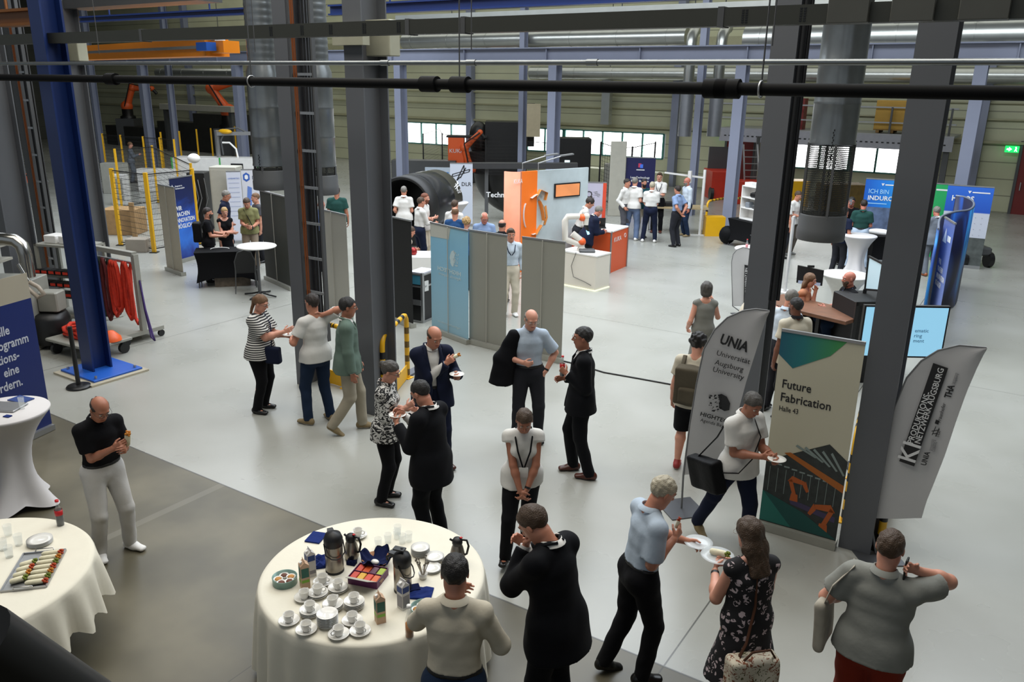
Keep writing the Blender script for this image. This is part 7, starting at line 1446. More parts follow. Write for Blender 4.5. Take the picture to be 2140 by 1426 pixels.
def fence(tops, h, lab, m=M_yellow, panels=True, s=.06, halfblack=False, zp=.1):
    P = [G(x, y, h) for x, y in tops]; t = thing('safety_fence', lab, 'fence', (P[0][0], P[0][1], 0))
    for i, p in enumerate(P):
        b = MB(); b.box((p[0], p[1], h / 2), (s, s, h), rz=YAW); w_ = b.build('fence_post', m, t)
        b = MB(); b.box((p[0], p[1], .01), (s * 2.2, s * 2.2, .02), rz=YAW); b.build('post_foot', M_blackp, w_)
    if panels:
        for a, c in zip(P, P[1:]):
            q = MB(); a0, c0 = V3(a[0], a[1], 0), V3(c[0], c[1], 0); q.add([a0 + UP * zp, c0 + UP * zp, c0 + UP * (h - .05), a0 + UP * (h - .05)], [(0, 1, 2, 3)]); o_ = q.build('wire_panel', M_mesh, t)
            q = MB()
            for z in (zp, h - .05): q.bar(a0 + UP * z, c0 + UP * z, .025, .025, up=UP)
            q.build('panel_frame', M_blackp, o_)
    return t
fence([(213, 279), (251, 282), (298, 285), (333, 287), (363, 291)], 2.1, 'far yellow-post safety fence in the left hall, rear row')
fence([(239, 311), (317, 304), (398, 341)], 2.1, 'yellow-post safety fence in the left hall, middle row')
fence([(232, 352), (303, 361), (400, 352)], 2.1, 'nearest yellow-post safety fence behind the blue stand', s=.09)
fence([(335, 276), (374, 274), (410, 270), (440, 268), (490, 264)], 2.1, 'farthest yellow-post safety fence beneath the dark robots at left', panels=False)
fence([(884, 279), (918, 267), (924, 278), (1015, 292), (1096, 293), (1150, 297)], 2.1, 'black-post safety fence in front of the dark machines under the windows', M_blackp)
fence([(1256, 296), (1290, 306), (1322, 306), (1370, 296)], 2.3, 'black-post fence in front of the far windows right of the orange booth', M_blackp)
# machine cabinets behind the blue stand
def cab(px, py, dims, lab, m=M_cream, rz=YAW, name='machine_cabinet', cat='cabinet', parts=(), z=0.0, at=None):
    o = G(px, py) if at is None else np.array(at, float); o = o + F0 * dims[1] / 2; t = thing(name, lab, cat, (o[0], o[1], z)); b = MB(); b.box((o[0], o[1], z + dims[2] / 2), dims, rz=rz, bev=.012); b.build('housing', m, t); R = rotz(rz)
    for (nm, c_, d_, mm) in parts: b = MB(); b.box(np.array([o[0], o[1], z]) + R @ V3(*c_), d_, rz=rz, bev=min(d_) * .1); b.build(nm, mm, t)
    return t, o
cab(478, 505, (.75, .6, 2.1), 'tall cream electrical cabinet behind the navy polo man', parts=[('door', (0, -.305, 1.05), (.68, .02, 1.95), M_cream), ('door_handle', (.22, -.33, 1.1), (.03, .03, .2), M_blackp)])
t, o = cab(421, 500, (.5, .6, 1.9), 'black tower with dangling cables behind the blue banner', M_blackp)
b = MB(); rs = random.Random(8)
for i in range(9): x = -.25 + .5 * rs.random(); b.tube([o + R0 * x - F0 * .32 + UP * (1.8 - .2 * rs.random()), o + R0 * (x + .1) - F0 * .4 + UP * 1.2, o + R0 * (x - .08) - F0 * .38 + UP * .7, o + R0 * x - F0 * .34 + UP * .2], .012, 5)
b.build('cables', M_alu, t)
b = MB(); bc = D(405, 331, dist_of(o) - .2); b.ball(bc, .17, 10, sc=(1, 1, .8)); b.build('white_dome', M_white, t)
cab(330, 400, (1.6, .5, .9), 'white low machine with grey top between the fence posts at left', M_whitem); cab(250, 430, (.5, .45, 1.1), 'small white cabinet with drawers behind the first yellow post', M_whitem, parts=[('drawer', (0, -.24, .3 + .2 * i), (.4, .02, .14), M_rack) for i in range(4)])
G0 = G(460, 400); t, o = cab(455, 400, (3.6, 1.0, 1.35), 'long white and green machine bench behind the cream cabinet', M_whitem, parts=[('green_trim', (-1.78, -.5, .7), (.06, .05, 1.35), M_grn), ('green_trim', (0.2, -.5, .7), (.06, .05, 1.35), M_grn), ('green_trim', (1.75, -.5, .7), (.06, .05, 1.35), M_grn), ('display_panel', (.9, -.51, 1.0), (.5, .03, .3), M_black)])
b = MB(); q = o + UP * 1.35; b.bar(q + R0 * .0, q + R0 * .0 + UP * 1.1, .12); b.bar(q + R0 * .0 + UP * .95, q + R0 * 1.7 + UP * 1.0, .14); b.build('gantry', M_alu, t); b = MB(); b.tube([q + R0 * .2 + UP * .1, q + R0 * .15 + UP * .7, q + R0 * .4 + UP * 1.15, q + R0 * .9 + UP * 1.2, q + R0 * 1.3 + UP * 1.0], .035, 8); b.build('hose', M_steeldk, t); b = MB(); b.tube([q + R0 * .2 + UP * .6, q + R0 * .5 + UP * .6, q + R0 * .75 + UP * .35, q + R0 * .8 + UP * .0], .04, 8); b.build('white_hose', M_white, t)
b = MB(); b.ball(q + R0 * .35 + UP * 1.05 - F0 * .0, .3, 8, sc=(1.3, .6, .35)); b.build('yellow_cover', M_yellow, t)
# robots
def robot(base, s, pose, lab, m=M_korange, facing=1, ctrl=False, m2=M_blackp):
    o = np.array(base, float); t = thing('industrial_robot', lab, 'robot', (o[0], o[1], 0)); b = MB()
    if o[2] > .1: b.box((o[0], o[1], o[2] / 2), (.7 * s, .7 * s, o[2]), rz=YAW); b.build('pedestal', M_steeldk, t); b = MB()
    b.lathe([(.28 * s, 0), (.28 * s, .08 * s), (.2 * s, .12 * s), (.2 * s, .35 * s), (.001, .36 * s)], o, 20); b.build('base', m2, t)
    a0 = o + UP * .45 * s; up1 = V3(0, 0, 1); D_ = R0 * facing; e1 = a0 + (D_ * math.sin(pose[0]) + UP * math.cos(pose[0])) * .75 * s; e2 = e1 + (D_ * math.sin(pose[1]) + UP * math.cos(pose[1])) * .75 * s; e3 = e2 + (D_ * math.sin(pose[2]) + UP * math.cos(pose[2])) * .25 * s
    b = MB(); b.ball(a0, .22 * s, 8); b.build('shoulder_joint', m, t); b = MB(); b.tube([a0 + D_ * 0, (a0 + e1) / 2, e1], [.16 * s, .12 * s, .12 * s], 12); b.ball(e1, .16 * s, 8); b.build('lower_arm', m, t)
    b = MB(); b.tube([e1, (e1 + e2) / 2, e2], [.13 * s, .10 * s, .08 * s], 12); b.ball(e2, .10 * s, 7); b.build('upper_arm', m, t); b = MB(); b.cyl(e2, e3, .06 * s, n=12); b.build('wrist', m2, t); b = MB(); b.tube([a0 - F0 * .2 * s, e1 - F0 * .22 * s + UP * .15 * s, e2 - F0 * .1 * s], .025 * s, 6); b.build('cable_hose', M_blackp, t); return t, e3
robot(G(22, 490), 1.25, (.3, 1.2, 2.6), 'orange robot arm on a white stand between the left columns'); robot(PL(480, 262, 1, 34.0) * [1, 1, 0] + UP * 1.6, 2.2, (-.6, 1.3, 1.8), 'orange robot high in the dark rear of the left hall'); robot(PL(270, 262, 1, 34.5) * [1, 1, 0] + UP * 1.8, 1.8, (.4, 1.6, 2.4), 'dark orange robot in the far left corner of the hall')
robot(PL(982, 332, 1, 31.5) * [1, 1, 0], 1.35, (-.25, .8, 2.4), 'orange robot beside the orange cabinet under the far windows', facing=1)
t, o = cab(0, 0, (.75, .8, 2.1), 'orange cabinet with white block letters under the far windows', M_korange, at=PL(953, 330, 1, 31.2) * [1, 1, 0], parts=[('black_top', (.5, 0, 2.08), (1.9, .84, .08), M_blackp)]); text('KUKA', o - F0 * .42 - R0 * .32 + UP * 1.35, R0, UP, .26, W_, t)
t, o = cab(0, 0, (2.0, 1.6, 2.75), 'big black machine housing with domed top in front of the far windows', M_blackp, at=PL(1057, 325, 1, 33.0) * [1, 1, 0]); b = MB(); b.box(o + R0 * 1.0 + UP * 2.6, (.7, .5, 2.0), rz=YAW); b.build('column_head', M_blackp, t); b = MB(); b.box(o + R0 * 1.25 - F0 * .9 + UP * 2.85, (.7, .1, 1.5), rz=YAW); b.build('cream_panel', mat('cream_panel', '#b5a98d', .5), t)
t, o = cab(0, 0, (.9, .8, 1.3), 'black mast-like machine with domed head left of the big black machine', M_blackp, at=PL(1000, 300, 1, 33.0) * [1, 1, 0]); b = MB(); b.ball(o + UP * 1.9, .55, 8, sc=(1, .8, 1.5)); b.build('head_cover', M_blackp, t)
t, o = cab(0, 0, (1.4, 1.2, 2.3), 'black machine cell with small lit display right of the big black machine', M_blackp, at=PL(1200, 340, 1, 31.0) * [1, 1, 0], parts=[('lit_display', (-.3, -.62, 1.3), (.22, .03, .2), mat('lit_screen', '#cfeef2', .3, noise=0, emit=1.2))])
cab(0, 0, (6.0, .7, .75), 'long low white bench beneath the far windows', mat('cream_bench', '#b3b596', .5), at=PL(1270, 342, 1, 34.6) * [1, 1, 0], name='window_bench', cat='bench', rz=0)
cab(0, 0, (3.0, .8, 1.0), 'low dark machine with wheels and conveyor left of the orange cabinet', M_steeldk, at=PL(885, 345, 1, 30.0) * [1, 1, 0]); cab(0, 0, (1.1, .1, .75), 'white and blue machine sign above the black cylinder', mat('white_blue_sign', '#a9b4c0', .5), at=PL(915, 342, 1, 27.5) * [1, 1, 0], name='machine_sign', cat='sign', z=.3, parts=[('stand_leg', (0, 0, -.15), (.08, .06, .3), M_steeldk), ('blue_stripe', (0, -.06, .42), (.9, .01, .28), pm('mid_blue', '#2c6fb4'))])
cab(0, 0, (.4, .5, 1.3), 'grey control column in front of the far windows', M_rack, at=PL(1275, 350, 1, 31.5) * [1, 1, 0]) ; cab(1286, 452, (.55, .1, 2.6), 'tall cream panel right of the red-edged banner', M_cream, name='cream_panel_stand', cat='panel')
for px, py, l_, w_, h_, lab in ((280, 268, 5.5, 1.2, 1.3, 'dark machine row at the far left wall, left part'), (400, 270, 6.0, 1.2, 1.8, 'dark machine row at the far left wall, middle part'), (460, 262, 4.0, 1.4, 2.4, 'dark machine row at the far left wall, right part')): cab(0, 0, (l_, w_, h_), lab, mat('dark_machine_paint', '#24231f', .6, noise=.3, scale=3), at=PL(px, py + 28, 1, 34.0) * [1, 1, 0], rz=0)
t, o = cab(0, 0, (7.0, .5, .35), 'long cream gantry beam with rails at the far left', M_cream, at=PL(410, 235, 1, 33.0) * [1, 1, 0], z=2.6, rz=0, name='gantry_beam', cat='gantry');
for s in (-3.2, 3.2): b = MB(); b.box((o[0] + s, o[1], 1.3), (.25, .25, 2.6)); b.build('gantry_leg', M_steeldk, t)
cab(0, 0, (1.0, .8, .75), 'crate of timber boards behind the sling rack fence', mat('timber', '#9a7a52', .8, noise=.2), at=G(250, 492), name='timber_crate', cat='crate', parts=[('leaning_board', (.55, -.6, .5), (.14, .06, 1.0), mat('timber', '#9a7a52'))]); cab(285, 528, (.55, .4, .35), 'plain grey-brown box on the floor behind the fence', mat('carton_grey', '#9a9184', .8), name='cardboard_box', cat='box')
cab(240, 405, (.9, .5, 1.2), 'workbench with orange trays at far left behind the yellow fence', M_rack, name='workbench', cat='workbench')
c1 = D(842, 418, 22.6); c2 = D(912, 398, 24.6); dr = .86; c1[2] = c2[2] = 1.12; t = thing('composite_cylinder', 'huge black cylinder lying on a cradle', 'cylinder', ((c1[0] + c2[0]) / 2, (c1[1] + c2[1]) / 2, 0)); ax = nrm(c2 - c1); L_ = np.linalg.norm(c2 - c1)
m_cf = mat('black_carbon_shell', '#17181a', .35, .2, .08, 5, coat=.2); b = MB(); b.lathe([(dr - .10, .05), (dr - .08, 0), (dr, 0), (dr, L_ * .25)], c1, 48, axis=ax); b.lathe([(dr, L_ * .25), (dr * 1.0, L_ * .25)], c1, 48, axis=ax); b.lathe([(dr - .1, .05), (dr - .1, L_ * .8), (.001, L_ * .8)], c1, 40, axis=ax); b.build('open_end', mat('black_carbon_ring', '#121212', .5), t)
b = MB(); b.lathe([(dr, L_ * .25), (dr + .01, L_ * .26), (dr + .01, L_ * .75), (dr, L_ * .76)], c1, 48, axis=ax); b.build('smooth_barrel', mat('glossy_carbon', '#2a2b2e', .22, .3, .04), t)
b = MB(); b.lathe([(dr, L_ * .76), (dr, L_), (dr * .93, L_ + .14), (dr * .7, L_ + .3), (dr * .3, L_ + .38), (.001, L_ + .4)], c1, 48, axis=ax); b.build('domed_end', mat('olive_carbon_dome', '#3b3930', .4, .2, .1, 8), t)
for s in (.2, .8): q = c1 + ax * L_ * s; b = MB(); b.box((q[0], q[1], .2), (.12, 1.3, .4), rz=math.atan2(ax[1], ax[0])); b.build('cradle', M_steeldk, t)
q = c1 + ax * L_ * .86; nvw = nrm(EYE - q); nvw -= ax * nvw.dot(ax); nvw = nrm(nvw); vv = np.cross(nvw, ax) * -1; vv = vv if vv[2] > 0 else -vv; text('DLR', q + nvw * (dr + .01) + vv * -.02, ax, vv, .16, W_, t)
b = MB()
for (x0, y0, x1, y1) in ((-.1, .12, .25, .2), (-.12, .18, .22, .27), (0, .05, .18, .33), (.02, .06, .02, .28)): b.bar(q + nvw * (dr + .012) + ax * x0 + vv * y0, q + nvw * (dr + .012) + ax * x1 + vv * y1, .02, .01)
b.build('emblem', W_, t)
hc_ = D(1098, 395, 27.6); t = thing('hull_shell', 'large black hull-shaped shell with white lettering and dark rim', 'shell', (hc_[0], hc_[1], 0)); b = MB(); n1, n2 = 16, 28; P = []
for i in range(n1 + 1):
    f_ = i / n1 * PI / 2
    for j in range(n2 + 1): a = PI * j / n2; P.append(np.array([hc_[0], hc_[1], 0]) + R0 * (-math.cos(a) * 1.75 * math.cos(f_) ** .8) + UP * (1.55 - 1.45 * math.sin(a) * math.cos(f_)) - F0 * (.9 * math.sin(f_) - .5))
P2 = [p + F0 * .03 for p in P]; N = (n1 + 1) * (n2 + 1); F = []
for i in range(n1):
    for j in range(n2): q = i * (n2 + 1) + j; F += [(q, q + 1, q + n2 + 2, q + n2 + 1), (N + q, N + q + n2 + 1, N + q + n2 + 2, N + q + 1)]
b.add(P + P2, F, 0, True); b.build('hull', mat('satin_black_hull', '#141311', .35, .1, .1, 3), t)
b = MB(); b.bar(hc_ * [1, 1, 0] + UP * 1.85 - R0 * 1.9 - F0 * .2, hc_ * [1, 1, 0] + UP * 1.9 + R0 * 1.7 - F0 * .2, .4, .18, up=UP); b.build('rim_beam', mat('dark_rim', '#2b2b2c', .5), t)
for s in (-1.3, 1.2): b = MB(); b.box(hc_ * [1, 1, 0] + R0 * s + UP * .9 - F0 * .15, (.12, .12, 1.8), rz=YAW); b.build('stand_post', M_steeldk, t)
text('Technologies for', hc_ * [1, 1, 0] - F0 * .48 - R0 * 1.3 + UP * .86, R0, UP, .24, W_, t, bold=.004)
cocktail(*G(948, 500)[:2], 'white-covered cocktail table between the white emblem banner and the black cylinder', .45, 1.1, .36)
A, B = G(1071, 572), G(1222, 548); dB = dist_of(B); m_bw = mat('booth_picture', '#b9c4c6', .5, noise=.10, scale=3); h = pz(0, 350, B); t = thing('booth_wall', 'curved booth wall with orange stripe and white robot picture', 'booth wall', tuple((A + B) / 2 * [1, 1, 0]))
ux = nrm(B - A); nv = np.cross(ux, UP); nv = nv if nv.dot(EYE - A) > 0 else -nv; w = np.linalg.norm(B - A)
b = MB(); b.prism([(w * .30, 0), (w, 0), (w, h), (w * .30, h)], A + nv * 0, ux, UP, -nv * .06); b.build('picture_panel', m_bw, t)
b = MB(); b.prism([(w * .10, 0), (w * .30, 0), (w * .30, h), (w * .10, h)], A, ux, UP, -nv * .06); b.build('orange_panel', mat('booth_orange', '#f2761f', .5, noise=.02), t)
b = MB(); P = []
for i in range(9): a = PI / 2 * i / 8; P.append((w * .10 - .28 * math.sin(a), -.28 + .28 * math.cos(a)))
V = [];
for x, y in P: V += [A + ux * x + nv * y * 1.0, A + ux * x + nv * y + UP * h]
b.add(V + [v_ - ux * .04 for v_ in V], [(2 * i, 2 * i + 1, 2 * i + 3, 2 * i + 2) for i in range(8)] + [(18 + 2 * i, 20 + 2 * i, 21 + 2 * i, 19 + 2 * i) for i in range(8)] + [(2 * i + 1, 19 + 2 * i, 21 + 2 * i, 2 * i + 3) for i in range(8)], 0, True); b.build('curved_edge', mat('booth_salmon', '#e08a68', .5), t)
def onB(px, py): d = ray(px, py); k_ = (A - EYE).dot(nv) / d.dot(nv); return EYE + d * k_
def stroke(pts, r, m, nm, e): q = MB(); q.tube([onB(*p) + nv * e for p in pts], r, 8, flat=.04); q.build(nm, m, t)
m_o, m_w = pm('robot_print_orange', '#dd8a3c'), pm('robot_print_white', '#d2d0c6')
for pts, r in (([(1118, 410), (1126, 396), (1140, 402), (1136, 418)], .10), ([(1124, 420), (1130, 442), (1133, 462)], .13), ([(1128, 470), (1120, 482), (1116, 490)], .11), ([(1140, 430), (1143, 455), (1138, 470)], .06)): stroke(pts, r, m_o, 'robot_print_orange', .008)
for pts, r in (([(1108, 414), (1116, 408), (1124, 404), (1133, 410)], .075), ([(1122, 412), (1132, 430), (1135, 452), (1130, 470)], .07), ([(1130, 474), (1122, 486), (1110, 490)], .07)): stroke(pts, r, m_w, 'robot_print_white', .014)
q = MB(); pts = [onB(1101 - 8 * math.cos(a), 450 - 28 * math.sin(a)) + nv * .012 for a in np.linspace(-1.1, 1.1, 10)]; q.tube(pts, .04, 6, flat=.15); q.build('white_arc', W_, t)
text('KUKA', onB(1072, 384) + nv * .03, ux, UP, .15, W_, t, width=.26)
for px in (1092, 1125): b = MB(); o = onB(px, 352); b.tube([o - UP * .05, o + UP * .12, o + UP * .3 + ux * .5 + nv * .3], .015, 6); b.bar(o + UP * .3 + ux * .45 + nv * .28, o + UP * .34 + ux * .75 + nv * .4, .14, .03, up=UP); single(b, 'booth_spotlight', M_alu, 'arm lamp on top of the orange booth wall, %s one' % ('left' if px < 1100 else 'right'), 'lamp')
a_, c_ = onB(1157, 414), onB(1211, 380); o = (a_ + c_) / 2 + nv * .04; t2 = thing('television', 'wall-mounted television with orange picture on the booth wall', 'television', tuple(o)); ww = (c_ - a_).dot(ux); hh = abs(c_[2] - a_[2]); b = MB(); b.prism([(-ww / 2, -hh / 2), (ww / 2, -hh / 2), (ww / 2, hh / 2), (-ww / 2, hh / 2)], o, ux, UP, -nv * .035); w_ = b.build('casing', M_blackp, t2)
b = MB(); b.prism([(-ww / 2 + .03, -hh / 2 + .03), (ww / 2 - .03, -hh / 2 + .03), (ww / 2 - .03, hh / 2 - .03), (-ww / 2 + .03, hh / 2 - .03)], o + nv * .002, ux, UP, nv * .002); b.build('screen', mat('orange_screen_picture', '#c98050', .3, noise=.25, scale=1.5, emit=.5), w_)
def counter(pf, pr_, pl, hpx, lab, m_front, m_top, m_side=None):
    """box counter from the picture points of its near floor corner, right and left floor corners"""
    F_, Rr, Ll = G(*pf), G(*pr_), G(*pl); ur = Rr - F_; ul = Ll - F_; ul = ul - nrm(ur) * ul.dot(nrm(ur)) ; h = pz(0, hpx, F_); t = thing('counter', lab, 'counter', tuple((F_ + ur / 2 + ul / 2)))
    b = MB(); P = [F_, F_ + ur, F_ + ur + ul, F_ + ul]; P = P + [p + UP * (h - .03) for p in P]; b.add(P, [(0, 1, 5, 4), (1, 2, 6, 5), (2, 3, 7, 6), (3, 0, 4, 7), (0, 3, 2, 1), (4, 5, 6, 7)]); b.build('body', m_front, t)
    c = F_ + ur / 2 + ul / 2; b = MB(); P = [c + (p - c) * [1.03, 1.03, 1] for p in (F_, F_ + ur, F_ + ur + ul, F_ + ul)]; P = [p + UP * (h - .03) for p in P] + [p + UP * h for p in P]; b.add(P, [(0, 1, 5, 4), (1, 2, 6, 5), (2, 3, 7, 6), (3, 0, 4, 7), (0, 3, 2, 1), (4, 5, 6, 7)]); b.build('worktop', m_top, t)
    return t, F_, nrm(ur), nrm(ul), h, np.linalg.norm(ur), np.linalg.norm(ul)
t, F_, ur, ul, h, lr, ll = counter((1273, 572), (1308, 557), (1235, 545), 484, 'orange counter with white top', mat('booth_orange2', '#cf5428', .45, noise=.01), M_white); hK = h
nn = np.cross(ur, UP); nn = nn if nn.dot(EYE - F_) > 0 else -nn; text('KUKA', F_ + ur * lr * .18 + UP * h * .72 + nn * .004, ur, UP, .16, W_, t, width=lr * .42); b = MB(); cc = F_ + ur * lr * .83 + UP * h * .80 + nn * .004; b.tube([cc + ur * .05 * math.cos(a) + UP * .05 * math.sin(a) for a in np.linspace(0, 2 * PI, 12)[:-1]], .008, 5, closed=True); b.build('ring_emblem', W_, t)
for e_ in (F_, F_ + ur * lr): b = MB(); b.bar(e_ + nn * .01, e_ + nn * .01 + UP * h, .03); b.build('edge_trim', M_alu, t)
oo = F_ + ur * lr * .3 + ul * ll * .45 + UP * h; b = MB(); b.box(oo + UP * .01, (.34, .24, .02), rz=YAW); b.box(oo + F0 * .13 + UP * .12, (.34, .015, .22), rz=YAW); single(b, 'laptop', M_blackp, 'open black laptop on the orange counter', 'laptop')
t, F_, ur, ul, h, lr, ll = counter((1243, 609), (1272, 600), (1160, 597), 535, 'white counter carrying the white and orange robot arm', mat('counter_white', '#cfc8bb', .5, noise=.01), M_white)
b = MB(); b.bar(F_ + UP * .01, F_ + ur * lr + UP * .01, .04, .02, up=UP); b.bar(F_ + UP * .01, F_ + ul * ll + UP * .01, .04, .02, up=UP); b.build('lit_plinth', mat('glow_strip', '#e8ecc0', .4, noise=0, emit=.7), t)
# white robot arm on it
M_rw = mat('robot_white_gloss', '#d8d2c8', .25, noise=.01); rb = F_ + ul * ll * .62 + ur * lr * .5 + UP * h; t = thing('collaborative_robot', 'white and orange lightweight robot arm on the white counter', 'robot', tuple(rb)); zt_ = pz(0, 452, rb) - .03; dd = dist_of(rb)
b = MB(); b.lathe([(.10, 0), (.10, .04), (.075, .08), (.07, .14)], rb, 20); b.build('base', M_rw, t); sh_ = D(1196, 490, dd); b = MB(); b.tube([rb + UP * .1, rb + UP * .22, sh_ + UP * .02], .075, 14); b.build('shoulder', M_rw, t)
b = MB(); b.ball(rb + UP * .2, .10, 8); b.build('orange_joint', M_korange, t); a_ = D(1181, 500, dd - .05); e_ = D(1181, 462, dd - .05); e2 = D(1186, 453, dd - .05); e3 = D(1212, 452, dd - .05)
b = MB(); b.tube([rb + UP * .12, a_, e_, e2, e3], [.07, .075, .075, .07, .065], 14); b.build('arm', M_rw, t); b = MB(); b.ball(D(1217, 455, dd - .05), .085, 8); b.build('orange_joint', M_korange, t); g_ = D(1226, 452, dd - .05); b = MB(); b.ball(g_, .075, 8); b.tube([g_, D(1224, 470, dd - .05)], .06, 12); b.build('wrist', M_rw, t); b = MB(); b.tube([D(1224, 470, dd - .05), D(1229, 484, dd - .05)], [.05, .03], 10); b.build('gripper', M_blackp, t); b = MB(); b.cyl(D(1227, 480, dd - .05), D(1230, 490, dd - .05), .03, n=10); b.build('lit_tool', mat('blue_glow', '#9fdcf5', .3, noise=0, emit=1.2), t)
oo = F_ + ul * ll * .42 + ur * lr * .4 + UP * h; b = MB(); b.box(oo + UP * .03, (.36, .26, .06), rz=YAW, bev=.015); single(b, 'control_box', M_steeldk, 'grey handheld robot control unit lying on the white counter', 'control unit')
nl = np.cross(ul, UP); nl = nl if nl.dot(EYE - F_) > 0 else -nl; b = MB(); q = F_ + ul * ll * .55 + nl * .02; b.tube([q + UP * h, q + UP * h * .6 + ul * .12, q + UP * h * .3 + ul * .05, q + UP * .18 - ul * .25, q + UP * .12 - ul * .45], .006, 5); single(b, 'power_cable', M_blackp, 'thin black cable hanging down the front of the white counter', 'cable')
# flight case and table behind the banners
t, F_, ur, ul, h, lr, ll = counter((884, 675), (909, 664), (864, 668), 571, 'black flight case with aluminium edges next to the black banner', mat('flight_case_black', '#0e0e10', .5), mat('white_case_top', '#c9c7cf', .5)); t['label'] = 'black flight case with aluminium edges next to the black banner'; t['category'] = 'flight case'; t.name = 'flight_case'
for e_ in (F_, F_ + ur * lr, F_ + ul * ll): b = MB(); b.bar(e_, e_ + UP * h, .05); b.build('edge_profile', M_alu, t)
b = MB()
for z in (.02, h * .72, h - .04): b.bar(F_ + UP * z - ur * .01, F_ + ur * lr + UP * z, .04, .03, up=UP); b.bar(F_ + UP * z, F_ + ul * ll + UP * z, .04, .03, up=UP)
b.build('frame_profile', M_alu, t); nn = np.cross(ur, UP); nn = nn if nn.dot(EYE - F_) > 0 else -nn; b = MB(); b.bar(F_ + ur * .12 + UP * h * .62 + nn * .01, F_ + ur * .12 + UP * h * .82 + nn * .01, .12, .02); b.build('latch', M_whitem, t); nl = np.cross(ul, UP); nl = nl if nl.dot(EYE - F_) > 0 else -nl; b = MB(); b.prism([(0, h * .76), (ll, h * .76), (ll, h * .95), (0, h * .95)], F_ + nl * .004, ul, UP, nl * .004); b.build('blue_tape', pm('cyan_tape', '#4d9fbe'), t); b = MB(); q = F_ + ul * ll * .5 + nl * .02; b.bar(q - ul * .12 + UP * h * .4, q + ul * .12 + UP * h * .4, .03, .10, up=UP); b.build('handle', M_alu, t)
_, dt_ = cab(905, 610, (1.5, .7, .78), 'white demonstration table behind the black banner', M_white, name='demo_table', cat='table'); o = dt_ - R0 * .45 - F0 * .1; b = MB(); b.lathe([(.06, 0), (.09, .05), (.07, .12), (.03, .16), (.001, .16)], (o[0], o[1], .782), 14); single(b, 'robot_gripper', mat('red_black_metal', '#8e1c1c', .35, .4, .3, 20), 'small red and black gripper device on the white demonstration table', 'gripper')
o = G(1462, 492); h1 = pz(0, 355, o); t = thing('desk_frame', 'white metal frame with desk beside the standing group', 'desk', tuple(o)); b = MB(); b.bar(o, o + UP * h1, .07); b.build('upright', M_whitem, t); q = o - R0 * 1.5 + F0 * .9; b = MB(); b.bar(q, q + UP * .8, .07); b.build('desk_leg', M_whitem, t); b = MB(); b.bar(o - R0 * .35, o + R0 * .3, .1, .05, up=UP); b.build('foot', M_whitem, t)
b = MB(); b.bar(o + UP * h1 * .94 - R0 * 1.2 + F0 * .2, o + UP * h1 * .88, .06, .05, up=UP); b.build('cross_bar', M_whitem, t); b = MB(); b.box((o + q) / 2 + UP * .82, (2.0, .8, .04), rz=YAW - .1); b.build('desktop', mat('beech_desktop', '#a8946f', .5), t); b = MB(); b.bar(o + R0 * -.45 + UP * (h1 * .80), o + R0 * -.45 + UP * h1 * .98, .10); b.build('bracket', M_whitem, t)
b = MB(); b.box((o + q) / 2 + UP * .9 - R0 * .1, (.5, .3, .14), rz=YAW, bev=.02); single(b, 'equipment_box', M_blackp, 'black equipment box on the desk behind the standing group', 'box')
# barriers : bent yellow and black tube guards
def guard(a, c, h, lab, m=M_yellow, r=.038, px=True):
    A, C = (G(*a), G(*c)) if px else (np.array(a, float), np.array(c, float)); u = nrm(C - A); w = np.linalg.norm(C - A); t = thing('impact_guard', lab, 'guard rail', tuple((A + C) / 2)); rr = min(.15, w * .4)
    path = [A] + [A + UP * (h - rr)] + [A + UP * (h - rr) + u * rr * (1 - math.cos(q)) + UP * rr * math.sin(q) for q in (.5, 1.05, PI / 2)] + [C + UP * h - u * rr] + [C + UP * (h - rr) - u * rr * (1 - math.cos(q)) + UP * rr * math.sin(q) for q in (1.05, .5, 0)] + [C]
    b = MB(); b.tube(path, r, 12); b.build('tube', m, t); b = MB(); tot = len(path)
    for (p0, p1) in ((path[0], path[1]), (path[5 if False else 4], path[5]), (path[-1], path[-2])):
        d = p1 - p0; L0 = np.linalg.norm(d); k_ = max(2, int(L0 / .2))
        for i in range(k_): s0 = (i + .25) / k_; s1 = (i + .7) / k_; b.cyl(p0 + d * s0, p0 + d * s1, r * 1.02, n=12, caps=False)
    b.build('black_stripes', M_blackp, t); b = MB(); b.bar(A + UP * .12, C + UP * .12, .02, .22, up=UP); b.build('kick_plate', m, t)
    for q in (A, C): b = MB(); b.box(q + UP * .006, (.14, .14, .012)); b.build('foot_plate', m, t)
    return t
guard((803, 852), (852, 790), 1.05, 'yellow and black tube guard right of the big middle column'); guard((684, 800), (724, 812), .95, 'yellow and black tube guard between the white t-shirt man and the green jacket man')
guard((1508, 985), (1540, 880), .95, 'yellow and black tube guard hidden behind the left feather flag'); guard((1836, 1150), (1860, 1060), .95, 'yellow and black tube guard beside the right big column')
guard((1764, 1090), (1782, 1000), 1.0, 'yellow tube guard behind the large cream banner'); guard((1474, 478), (1512, 470), .9, 'yellow and black tube guard left of the pale column near the display shelf'); guard((1519, 476), (1545, 468), .9, 'yellow and black tube guard right of the pale column near the display shelf')
guard((52, 640), (98, 655), .7, 'yellow and black guard between the left columns'); b = MB(); o = G(1490, 492); b.box(o + UP * .3, (.6, .4, .6), rz=YAW); single(b, 'yellow_cart', M_yellow, 'low yellow machine box on the floor right of the white frame', 'box')
